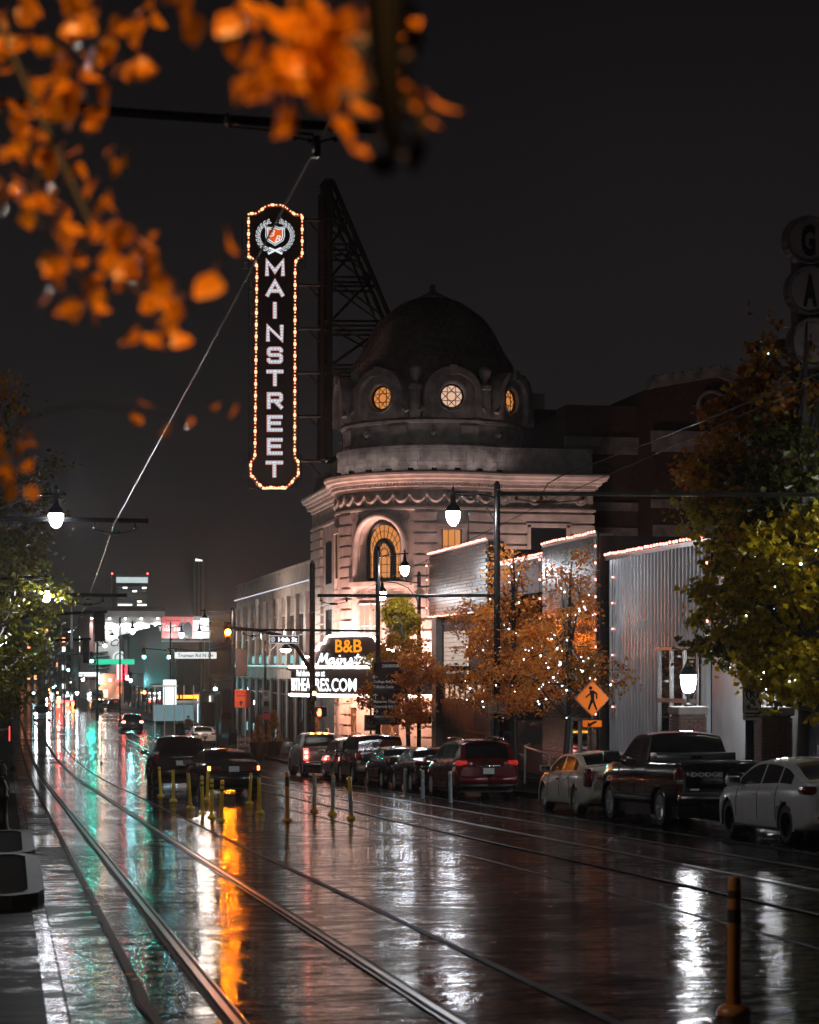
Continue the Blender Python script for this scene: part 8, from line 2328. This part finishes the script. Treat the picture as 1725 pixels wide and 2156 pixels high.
# shops with warm lights lower down, further along
sh_ = thing('far_shop', 'far warm lit shopfront with a bright lamp under the mural', 'shop', (onY(228, 1480, 340).x, 340, gz(340)))
Y = 340; A = onY(212, 1418, Y); B = onY(262, 1490, Y)
MB().box(A.x, B.x, Y, Y+12, gz(Y), A.z).build('wall', pm('warm_shop_wall', (.28, .15, .1), .7, 0, .2, 1), sh_)
for (za, zb, zc, zd, m) in ((655, 720, 1270, 1360, em('shop_orange', (1, .22, .06), 1.6)), (720, 775, 1310, 1420, em('shop_peach', (1, .5, .3), 1.2)), (885, 945, 1270, 1330, em('shop_orange2', (1, .25, .1), .7)), (530, 580, 1310, 1400, em('shop_pink', (1, .5, .4), 1.1))):
    a = onY(*zm(za, zd, 150, 1800, 4.3125), Y-.1); b_ = onY(*zm(zb, zc, 150, 1800, 4.3125), Y-.1); MB().box(a.x, b_.x, Y-.15, Y-.05, a.z, b_.z).build('lit_window', m, sh_)
for (zx, zy, r) in ((680, 1155, .55), (670, 1215, .4), (803, 1190, .28), (1000, 1385, .5), (935, 1390, .28), (1105, 1372, .36), (740, 1340, .3)):
    p = onY(*zm(zx, zy, 150, 1800, 4.3125), Y-.6); MB().sph((p.x, p.y, p.z), r*.62, 10, 8).build('shop_lamp', em('shop_lamp_glow', (1, .93, .86), 22.0), sh_)
la = bpy.data.lights.new('shop_glow', 'POINT'); la.energy = 420; la.color = (1, .5, .3); la.shadow_soft_size = .4
lo = bpy.data.objects.new('shop_glow', la); COL.objects.link(lo); p = onY(*zm(690, 1200, 150, 1800, 4.3125), Y-2); lo.location = p
# dark building at the far crossing with red neon
db = thing('dark_corner_building', 'big unlit dark building at the far crossing under the billboard', 'building', (17.5, 215, gz(215)))
a = onY(362, 1320, 215); MB().box(17.0, 62, 215, 318, gz(215)-1, a.z).build('wall', M_DKBLD, db)
MB().box(16.8, 62.2, 214.7, 318, a.z, a.z+.5).build('parapet', M_BLACK, db)
for k in range(5):
    MB().box(20+k*7.5, 24+k*7.5, 214.9, 215.1, gz(215)+.5, gz(215)+3.6).build('shop_window', M_GLASS, db)
    MB().box(21+k*7.5, 23+k*7.5, 214.9, 215.1, -1.0, 1.5).build('window', M_GLASS, db)
for k in range(12):
    MB().box(16.9, 17.1, 222+k*8, 226+k*8, gz(230)+.5, gz(230)+3.5).build('shop_window', M_GLASS, db)
ns = thing('neon_blade_sign', 'far red neon vertical blade sign with white letters', 'neon sign', tuple(onY(247, 1432, 296)))
def zn(zx, zy, Y): return onY(*zm(zx, zy, 150, 1800, 4.3125), Y)
a = zn(898, 1172, 296); b_ = zn(950, 985, 296)
MB().box(a.x, b_.x, 296, 296.4, a.z, b_.z).build('sign_box', em('red_sign_face', (.8, .03, .04), .5), ns)
mb = MB()
for q in ((zn(898, 985, 295.9), zn(898, 1172, 295.9)), (zn(950, 985, 295.9), zn(950, 1200, 295.9)), (zn(880, 1200, 295.9), zn(950, 1200, 295.9)), (zn(880, 1172, 295.9), zn(898, 1172, 295.9)), (zn(880, 1172, 295.9), zn(880, 1200, 295.9))): mb.tube(list(q), .10, 5)
mb.build('neon_tube', E_REDNEON, ns)
for k in range(7):
    c = zn(922, 1000+k*25, 295.85); MB().box(c.x-.3, c.x+.3, 295.8, 295.9, c.z-.36, c.z+.36).build('sign_letter', E_SIGNB, ns)
c = zn(925, 893, 295.9); MB().lathe([(0, 0), (.95, 0), (1.0, .2)], 20, (c.x, c.y, c.z), axis='y').build('round_top', em('round_sign_glow', (.75, .8, .8), .6, False), ns)
mb = MB(); mb.lathe([(.55, -.03), (.7, -.03)], 16, (c.x, c.y, c.z), axis='y'); mb.build('round_print', M_BLACK, ns)
n2 = thing('neon_screen', 'far dark facade panel streaked with red and white neon strips', 'neon sign', tuple(zn(1015, 1190, 290)))
a = zn(978, 1190, 290); b_ = zn(1058, 590, 290); MB().box(a.x, b_.x, 290, 290.3, a.z-3, b_.z).build('panel', M_BLACK, n2)
for k in range(22):
    z = zn(1000, 665+k*22, 289.9).z; c = k > 16
    MB().box(a.x+.2, b_.x-.3, 289.9, 289.98, z-.05, z+.09).build('strip', em('strip_red', (1, .06, .12), 1.8, False) if c or k > 13 else em('strip_dim', (.6, .5, .5), .10, False), n2)
for k in range(9):
    z = zn(1000, 1010+k*20, 289.9).z; MB().box(a.x+.3, b_.x-.5-.1*(k % 3), 289.9, 289.98, z-.1, z+.12).build('strip', MATS['strip_red'], n2)
for k in range(3):
    z = zn(1000, 1135+k*22, 289.9).z; MB().box(a.x+.3, a.x+1.6, 289.85, 289.9, z-.12, z+.12).build('strip', em('strip_white', (1, .9, .9), 1.6, False), n2)
# billboard
Y = 213; A = onY(340, 1297, Y); B = onY(442, 1345, Y)
bl = thing('billboard', 'billboard with a pink left half and two printed figures on its pale right half', 'billboard', ((A.x+B.x)/2, Y, gz(Y)))
MB().box(A.x, B.x, Y, Y+.4, B.z, A.z).build('panel', M_BLACK, bl)
xm = onY(406, 1300, Y).x
MB().box(A.x+.05, xm, Y-.03, Y, B.z+.05, A.z-.05).build('poster', pm('poster_pink', (.75, .16, .16), .5, 0, .05), bl)
MB().box(xm, B.x-.05, Y-.03, Y, B.z+.05, A.z-.05).build('poster', pm('poster_white', (.70, .73, .76), .5, 0, .05), bl)
for s_, zx, zy, w, h in (('Treat', 225, 378, 1.0, .36), ('Your Tis', 228, 408, 1.55, .38)):
    c = onY(*zm(zx, zy, 450, 1800, 3.45), Y); k = (A.x-B.x)/-102*1.0; vs, fs = fit_text(s_, w*1.5, h*1.35, bold=.03); MB().add([(c.x+v.x, Y-.05, c.z+v.y) for v in vs], fs).build('poster_lettering', M_SIGNW, bl)
gp = [pm('print_grey', (.10, .10, .11), .5, 0, .2, 1), pm('print_dark', (.045, .045, .05), .5, 0, .2, 1)]
skin_ = pm('print_skin', (.42, .33, .30), .5, 0, .1, 1)
for i, (zx, m) in enumerate(((365, gp[0]), (425, gp[1]))):
    h_ = onY(*zm(zx+5, 310, 450, 1800, 3.45), Y); y_ = Y-.045-.01*i
    o = [(-50, 516), (-48, 395), (-30, 355), (-10, 340), (10, 340), (32, 352), (48, 395), (50, 440), (44, 516)]
    MB().add([tuple(onY(*zm(zx+u, v, 450, 1800, 3.45), y_)) for u, v in o], [tuple(range(len(o)))]).build('printed_figure', m, bl)
    MB().add([tuple(onY(*zm(zx+8+16*math.cos(q*.524), 314+24*math.sin(q*.524), 450, 1800, 3.45), y_-.01)) for q in range(12)], [tuple(range(12))]).build('printed_head', skin_, bl)
for zy in (295, 310, 440): a = onY(*zm(480, zy, 450, 1800, 3.45), Y); MB().box(a.x, a.x+2.2, Y-.04, Y-.03, a.z-.05, a.z+.05).build('poster_text', gp[0], bl)
for zy in (325, 450): a = onY(*zm(190, zy, 450, 1800, 3.45), Y); MB().box(a.x, a.x+2.0, Y-.04, Y-.03, a.z-.07, a.z+.07).build('poster_text', pm('poster_dim', (.45, .08, .08), .5), bl)
MB().tube([(xm+1, Y+.5, gz(Y)), (xm+1, Y+.5, B.z+1)], .3, 8).build('billboard_post', M_IRON, bl)
MB().box(A.x, B.x, Y-1.6, Y-.3, B.z-.35, B.z-.2).build('catwalk', M_PANEL, bl)
for u in (.18, .5, .82): flood((A.x+(B.x-A.x)*u, Y-1.5, B.z-.1), (A.x+(B.x-A.x)*u, Y, (A.z+B.z)/2+.3), 34, (1, .97, .95), .4, bl, 'assumed_billboard_lamp')  # lamps assumed on the catwalk to light the posters
# ------------------------------------------------------------------ far lamps and signals
def far_lamp(label, px, py, Y, sz=1.0, mat=None, top=None, dx=-1.6, r=.09, grp='street lamps down the street'):
    g_ = onY(px, py, Y); x = g_.x-dx
    t = mast('street_lamp', label, 'street lamp', x, Y, g_.z+1.3*sz, r, .8, .13, .16, grp)
    lamp_arm(t, (x, Y), dx, 0, g_.z+.92*sz, mat or E_LAMPF, sz, False)
LABS = ['street lamp on the pole in front of the billboard, left of its two lamps', 'street lamp right of centre before the billboard', 'lamp just left of the pink billboard', 'lamp over the painted wall lettering', 'flat pale lamp low beside the painted wall', 'lamp beyond the orange detour sign', 'white lamp far down near the parked cars', 'pale lamp at the dark building corner', 'small lamp far along the left', 'second small lamp far along the left', 'third small lamp far along the left']
for lab, (px, py, Y, sz, dx) in zip(LABS, ((382, 1338, 190, .9, 1.0), (420, 1335, 195, .9, -1.0), (279, 1330, 200, 1.0, 1.2), (236, 1343, 230, .9, 1.6), (221, 1360, 260, .8, 1.0), (446, 1479, 180, .7, 1.0), (165, 1490, 330, .9, 1.0), (268, 1400, 330, .9, .8), (175, 1431, 300, .8, 1.2), (162, 1460, 320, .8, 1.0), (124, 1470, 340, .8, 1.0))):
    far_lamp(lab, px, py, Y, sz, None, None, dx)
SL = [('green lit signal over the far crossing under the painted wall', 303, 1383, 205, E_TEAL, 2), ('pale green lit signal beside the grey street name sign', 355.5, 1383.5, 200, E_TEALW, 2), ('green lit signal left of the mural', 193, 1392, 245, E_TEAL, 2), ('pale green signal far down at the left', 144, 1411, 330, E_TEALW, 2), ('pale green signal by the dark building corner', 275, 1433, 262, E_TEALW, 2), ('red lit signal by the dark building', 304, 1458, 205, E_RED, 0), ('pale green signal beyond the detour sign', 453, 1451, 182, E_TEALW, 2), ('small pale green signal by the far shop', 207, 1441, 350, E_TEALW, 2), ('amber signal far down at the left', 121, 1459, 380, em('far_amber', (1, .35, .05), 20.0), 1), ('red signal far down at the left', 124, 1477, 370, E_RED, 0)]
for lab, px, py, Y, m, k in SL:
    p = onY(px, py, Y); s_ = 1.0 if Y < 240 else 1.25
    c = V((p.x, Y, p.z+.36*s_*(k-1)))
    t = signal_head('traffic_light', lab, c, s_, k, m, -1, 'traffic lights down the street')
    side = 1 if px > 250 else -1
    mb = MB(); mb.tube([(c.x, Y+.2, c.z+.5), (c.x+side*3.2, Y+.25, c.z+.2)], .06, 6); mb.tube([(c.x+side*3.2, Y+.25, c.z+.4), (c.x+side*3.2, Y+.25, gz(Y))], .10, 6); mb.build('signal_arm', M_POLE, t)
far_rows = thing('far_vehicle_lights', 'far streetcar with red and orange lit panels down the line', 'streetcar', tuple(onY(203, 1490, 330)))
Y = 330; a = onY(193, 1487, Y); b_ = onY(217, 1452, Y)
MB().bevbox(a.x, b_.x, Y, Y+18, gz(Y)+.3, b_.z, .3).build('car_body', pm('streetcar_grey', (.10, .10, .105), .25, 0, .1, 1, coat=.5), far_rows)
MB().box(a.x+.2, b_.x-.2, Y-.03, Y+.02, gz(Y)+1.6, b_.z-.6).build('rear_window', M_GLASS, far_rows)
for zx, zy, w, h, m in ((240, 1470, 85, 14, E_REDNEON), (265, 1500, 40, 30, em('streetcar_red', (1, .08, .04), 7.0)), (305, 1500, 30, 26, em('far_amber_panel', (1, .3, .05), 8.0)), (125, 1468, 30, 26, MATS['streetcar_red']), (250, 1393, 60, 16, em('far_board', (.8, .9, .9), .8))):
    c = zn(zx, zy, Y-.1); k = .0765*Y/330*1.0; MB().bevbox(c.x-w*.0265*.5, c.x+w*.0265*.5, Y-.2, Y-.05, c.z-h*.0265*.5, c.z+h*.0265*.5, .05).build('tail_panel', m, far_rows)
# far buildings on the left side of the vanishing street, with scattered lit windows
FB = [(92, 128, 1318, 520, 'far dark block at the left with orange lit windows'), (128, 165, 1336, 470, 'far dark block with scattered lamps behind the green signal'), (165, 200, 1322, 430, 'far dark block beside the painted wall building'), (40, 95, 1345, 560, 'farthest low dark block at the left')]
for px0, px1, py, Y, lab in FB:
    A = onY(px0, py, Y); B = onY(px1, 1490, Y)
    b_ = thing('far_building', lab, 'building', (A.x, Y, gz(Y)))
    MB().box(A.x, B.x, Y, Y+30, gz(Y)-3, A.z).build('wall', M_DKBLD, b_); MB().box(A.x-.2, B.x+.2, Y-.2, Y+30, A.z, A.z+.5).build('parapet', M_BLACK, b_)
    nx = max(3, int((B.x-A.x)/1.4))
    for i in range(nx):
        for k in range(8):
            x = A.x+(B.x-A.x)*(i+.5)/nx; z = gz(Y)+1.5+k*2.1
            if z > A.z-1: continue
            q = rd.random()
            m = em('far_orange_window', (1, .3, .12), 1.6, False) if q < .10 else WL if q < .17 else em('far_teal_window', (.3, .8, .9), .8, False) if q < .2 else M_GLASS
            MB().box(x-.35, x+.35, Y-.08, Y+.05, z-.55, z+.55).build('window', m, b_)
sg = thing('far_lit_sign', 'far bright white panel sign above orange windows at the left', 'sign', tuple(onY(214/1.449, 1340, 505)))
a = zn(252, 630, 505); b_ = zn(305, 535, 505); MB().bevbox(a.x, b_.x, 505, 505.4, a.z, b_.z, .1).build('sign_panel', em('far_white_panel', (.9, .95, 1), 3.0), sg); MB().tube([(a.x, 505.2, a.z), (a.x, 505.2, gz(505))], .15, 5).build('sign_leg', M_IRON, sg)
# small glints of windows and lamps along the far end of the street
for k in range(26):
    px = 62+150*rd.random(); py = 1436+56*rd.random(); Y = 360+120*rd.random(); p = onY(px, py, Y)
    if p.x < .5: continue
    t = thing('distant_lamp', 'tiny distant lamp among the lights at the end of the street', 'lamp', (p.x, Y, gz(Y)), 'tiny lamps at the end of the street')
    MB().tube([(p.x, Y+.2, gz(Y)), (p.x, Y+.2, p.z)], .05, 5).build('pole', M_IRON, t)
    m = rd.choice([E_LAMPF, E_LAMPF, em('far_orange_lamp', (1, .35, .1), 12.0), em('far_red_lamp', (1, .1, .08), 9.0), em('far_teal_lamp', (.5, 1, 1), 12.0)])
    MB().sph((p.x, Y, p.z), .12+.10*rd.random(), 8, 6).build('lamp_globe', m, t)
# ------------------------------------------------------------------ streetcar stop
def zs_(zx, zy): return zm(zx, zy, 450, 1800, 3.45)
Y = 172; st = thing('streetcar_stop', 'streetcar stop with a tall lit white pylon and glass shelter', 'shelter', tuple(onY(385, 1540, Y)))
p = onY(*zs_(210, 945), Y); q = onY(*zs_(245, 1270), Y); base = gz(Y)
MB().bevbox(p.x-.35, p.x+.75, Y-.2, Y+.2, q.z, p.z, .08).build('pylon_head', em('pylon_white', (.85, .92, .95), .75), st)
vs, fs = fit_text('STOP', 1.9, .4, bold=.02); MB().add([(p.x+.2-v.y, Y-.21, (p.z+q.z)/2-.2+v.x) for v in vs], fs) if False else None
MB().bevbox(p.x-.30, p.x+.9, Y-.18, Y+.3, base, q.z, .05).build('pylon_base', M_GREYP, st)
a = onY(*zs_(60, 1210), Y-2); b_ = onY(*zs_(285, 1380), Y-2)
MB().box(a.x, a.x+3.3, Y-2.2, Y-2.1, b_.z, a.z).build('glass_screen', em('cool_lit_glass', (.40, .72, .80), .16), st)
mb = MB()
for k in range(5): xx = a.x+.1+k*.8; mb.box(xx, xx+.06, Y-2.3, Y-2.2, base, a.z+1.6)
mb.box(a.x-.1, a.x+2.0, Y-2.6, Y+2, a.z+1.5, a.z+1.6); mb.build('shelter_frame', M_ALU, st)
a = onY(*zs_(260, 1108), Y); b_ = onY(*zs_(372, 1145), Y); MB().bevbox(a.x-.1, b_.x+.1, Y-.1, Y+.1, b_.z-.1, a.z+.1, .03).build('display_case', M_BLACK, st)
mb = MB(); xx = a.x
for w in (.55, .12, .3, .75, .12, .55, .3): mb.box(xx, min(xx+w*.9, b_.x), Y-.13, Y-.1, b_.z, a.z); xx += w+.12
mb.build('led_text', E_LED, st)
a = onY(*zs_(500, 1085), Y); b_ = onY(*zs_(560, 1400), Y); MB().bevbox(a.x, b_.x, Y+.5, Y+.9, base, a.z, .1).build('roof_post', pm('cool_steel_post', (.4, .44, .46), .25, .8, .2, 2), st)
MB().box(onY(*zs_(250, 1), Y).x, b_.x+.5, Y, Y+3.0, a.z-.9, a.z-.7).build('shelter_roof', M_ALU, st)
MB().box(a.x+.3, b_.x-.2, Y+.44, Y+.5, base+1.2, a.z-.2).build('light_tube', em('stop_tube', (.7, .9, 1), 2.4), st)
bin_ = onY(*zs_(345, 1200), 165); t = thing('litter_bin', 'dark round litter bin by the streetcar stop', 'bin', (bin_.x, 165, gz(165)+.13)); MB().lathe([(.3, 0), (.36, .1), (.38, 1.0), (.40, 1.05), (.3, 1.15), (0, 1.17)], 14, (bin_.x, 165, gz(165)+.13)).build('bin_body', M_IRON, t, 50)
c = onY(*zs_(660, 1330), 168); t = thing('ticket_kiosk', 'round topped steel kiosk at the streetcar stop', 'kiosk', (c.x, 168, gz(168)))
MB().lathe([(.95, 0), (.95, 3.4), (.85, 3.7), (.5, 3.85), (0, 3.9)], 18, (c.x, 168, gz(168)+.1)).build('kiosk_body', MATS['cool_steel_post'], t, 50)
MB().box(c.x-.6, c.x+.3, 167.0, 167.06, gz(168)+1, gz(168)+3).build('kiosk_panel', M_GLASS, t)
# ------------------------------------------------------------------ people
def person(label, x, y, z, rz, h=1.74, coat=(0.02, .02, .022), arms=0.15, hood=True):
    t = thing('person', label, 'person', (x, y, z))
    k = h/1.74
    J = {'pel': (0, 0, .95), 'wai': (0, 0, 1.12), 'che': (0, 0, 1.33), 'nk': (0, 0, 1.48), 'hd': (0, .02, 1.60), 'hdt': (0, .015, 1.70)}
    for s_, n_ in ((-1, 'l'), (1, 'r')):
        J.update({'hip'+n_: (s_*.10, 0, .90), 'kn'+n_: (s_*.11, .03+.04*s_, .50), 'an'+n_: (s_*.11, .02+.07*s_, .09), 'to'+n_: (s_*.13, .17+.07*s_, .04), 'sh'+n_: (s_*.19, 0, 1.41), 'el'+n_: (s_*(.24+arms*.2), -.03, 1.14), 'wr'+n_: (s_*.20, .12, .96), 'ha'+n_: (s_*.17, .17, .90)})
    names = list(J); rad = {'pel': .15, 'wai': .15, 'che': .165, 'nk': .06, 'hd': .095, 'hdt': .075}
    def rr(n_):
        if n_ in rad: return rad[n_]
        return {'hip': .10, 'kn': .068, 'an': .05, 'to': .042, 'sh': .075, 'el': .055, 'wr': .042, 'ha': .04}[n_[:-1]]
    E = [('pel', 'wai'), ('wai', 'che'), ('che', 'nk'), ('nk', 'hd'), ('hd', 'hdt')]
    for n_ in 'lr': E += [('pel', 'hip'+n_), ('hip'+n_, 'kn'+n_), ('kn'+n_, 'an'+n_), ('an'+n_, 'to'+n_), ('che', 'sh'+n_), ('sh'+n_, 'el'+n_), ('el'+n_, 'wr'+n_), ('wr'+n_, 'ha'+n_)]
    me = bpy.data.meshes.new('body'); me.from_pydata([tuple(c*k for c in J[n_]) for n_ in names], [(names.index(a), names.index(b)) for a, b in E], [])
    o = bpy.data.objects.new('body', me); COL.objects.link(o)
    md = o.modifiers.new('skin', 'SKIN')
    for i, n_ in enumerate(names): me.skin_vertices[0].data[i].radius = (rr(n_)*k, rr(n_)*k)
    me.skin_vertices[0].data[0].use_root = True
    sb = o.modifiers.new('sub', 'SUBSURF'); sb.levels = 2; sb.render_levels = 2
    dg = bpy.context.evaluated_depsgraph_get(); m2 = bpy.data.meshes.new_from_object(o.evaluated_get(dg)); o.modifiers.clear(); o.data = m2
    m2.materials.clear(); cm = pm('coat_%d' % int(x*100), coat, .6, 0, .2, 5); m2.materials.append(cm); m2.materials.append(pm('skin_tone', (.38, .22, .16), .5, 0, .1, 9)); m2.materials.append(pm('dark_trousers', (.02, .021, .026), .6, 0, .2, 6))
    for pl_ in m2.polygons:
        z_ = pl_.center.z/k; pl_.use_smooth = True
        pl_.material_index = 1 if (z_ > 1.50 or (z_ < .95 and abs(pl_.center.x) > .145*k and z_ > .82)) else 2 if z_ < .86 else 0
    o.parent = t; reg(o)
    t.rotation_euler = (0, 0, rz)
    if hood:
        mb = MB(); mb.sph((0, -.012*k, 1.615*k), .125*k, 14, 10, 1.12)
        mb.v = [v for v in mb.v]; keep = []
        for f_ in mb.f:
            c = [sum(mb.v[i][q] for i in f_)/len(f_) for q in range(3)]
            if not (c[1] > .055*k and c[2] < 1.70*k): keep.append(f_)
        mb.f = keep; mb.m = [0]*len(keep); ob = mb.build('hood', cm, t, 170, world=False)
    else:
        mb = MB(); mb.sph((0, -.015*k, 1.655*k), .108*k, 12, 8, .95); ob = mb.build('hair', pm('dark_hair', (.02, .015, .01), .5, 0, .2, 20), t, 170, world=False)
    return t
p = onY(690, 1500, 112.5); person('person in a dark hooded coat standing by the thick signal pole', p.x, 112.5, gz(112.5)+.14, RAD(200), 1.8)
p = onY(*zs_(430, 1400), 163); person('person in a brown jacket standing at the streetcar stop', p.x, 163, gz(163)+.14, RAD(160), 1.82, (.10, .04, .03), .1, False)
# ------------------------------------------------------------------ rainy air
m, n, l, b = nm('rain_haze')
n.remove(b); pv = n.new('ShaderNodeVolumePrincipled'); pv.inputs['Density'].default_value = 0.00022; pv.inputs['Color'].default_value = (.9, .88, .9, 1); pv.inputs['Anisotropy'].default_value = 0.9
l.new(pv.outputs[0], n['Material Output'].inputs['Volume'])
m.cycles.homogeneous_volume = True
MB().box(-420, 720, -70, 1700, -9, 75).build('haze', m, kind='stuff')
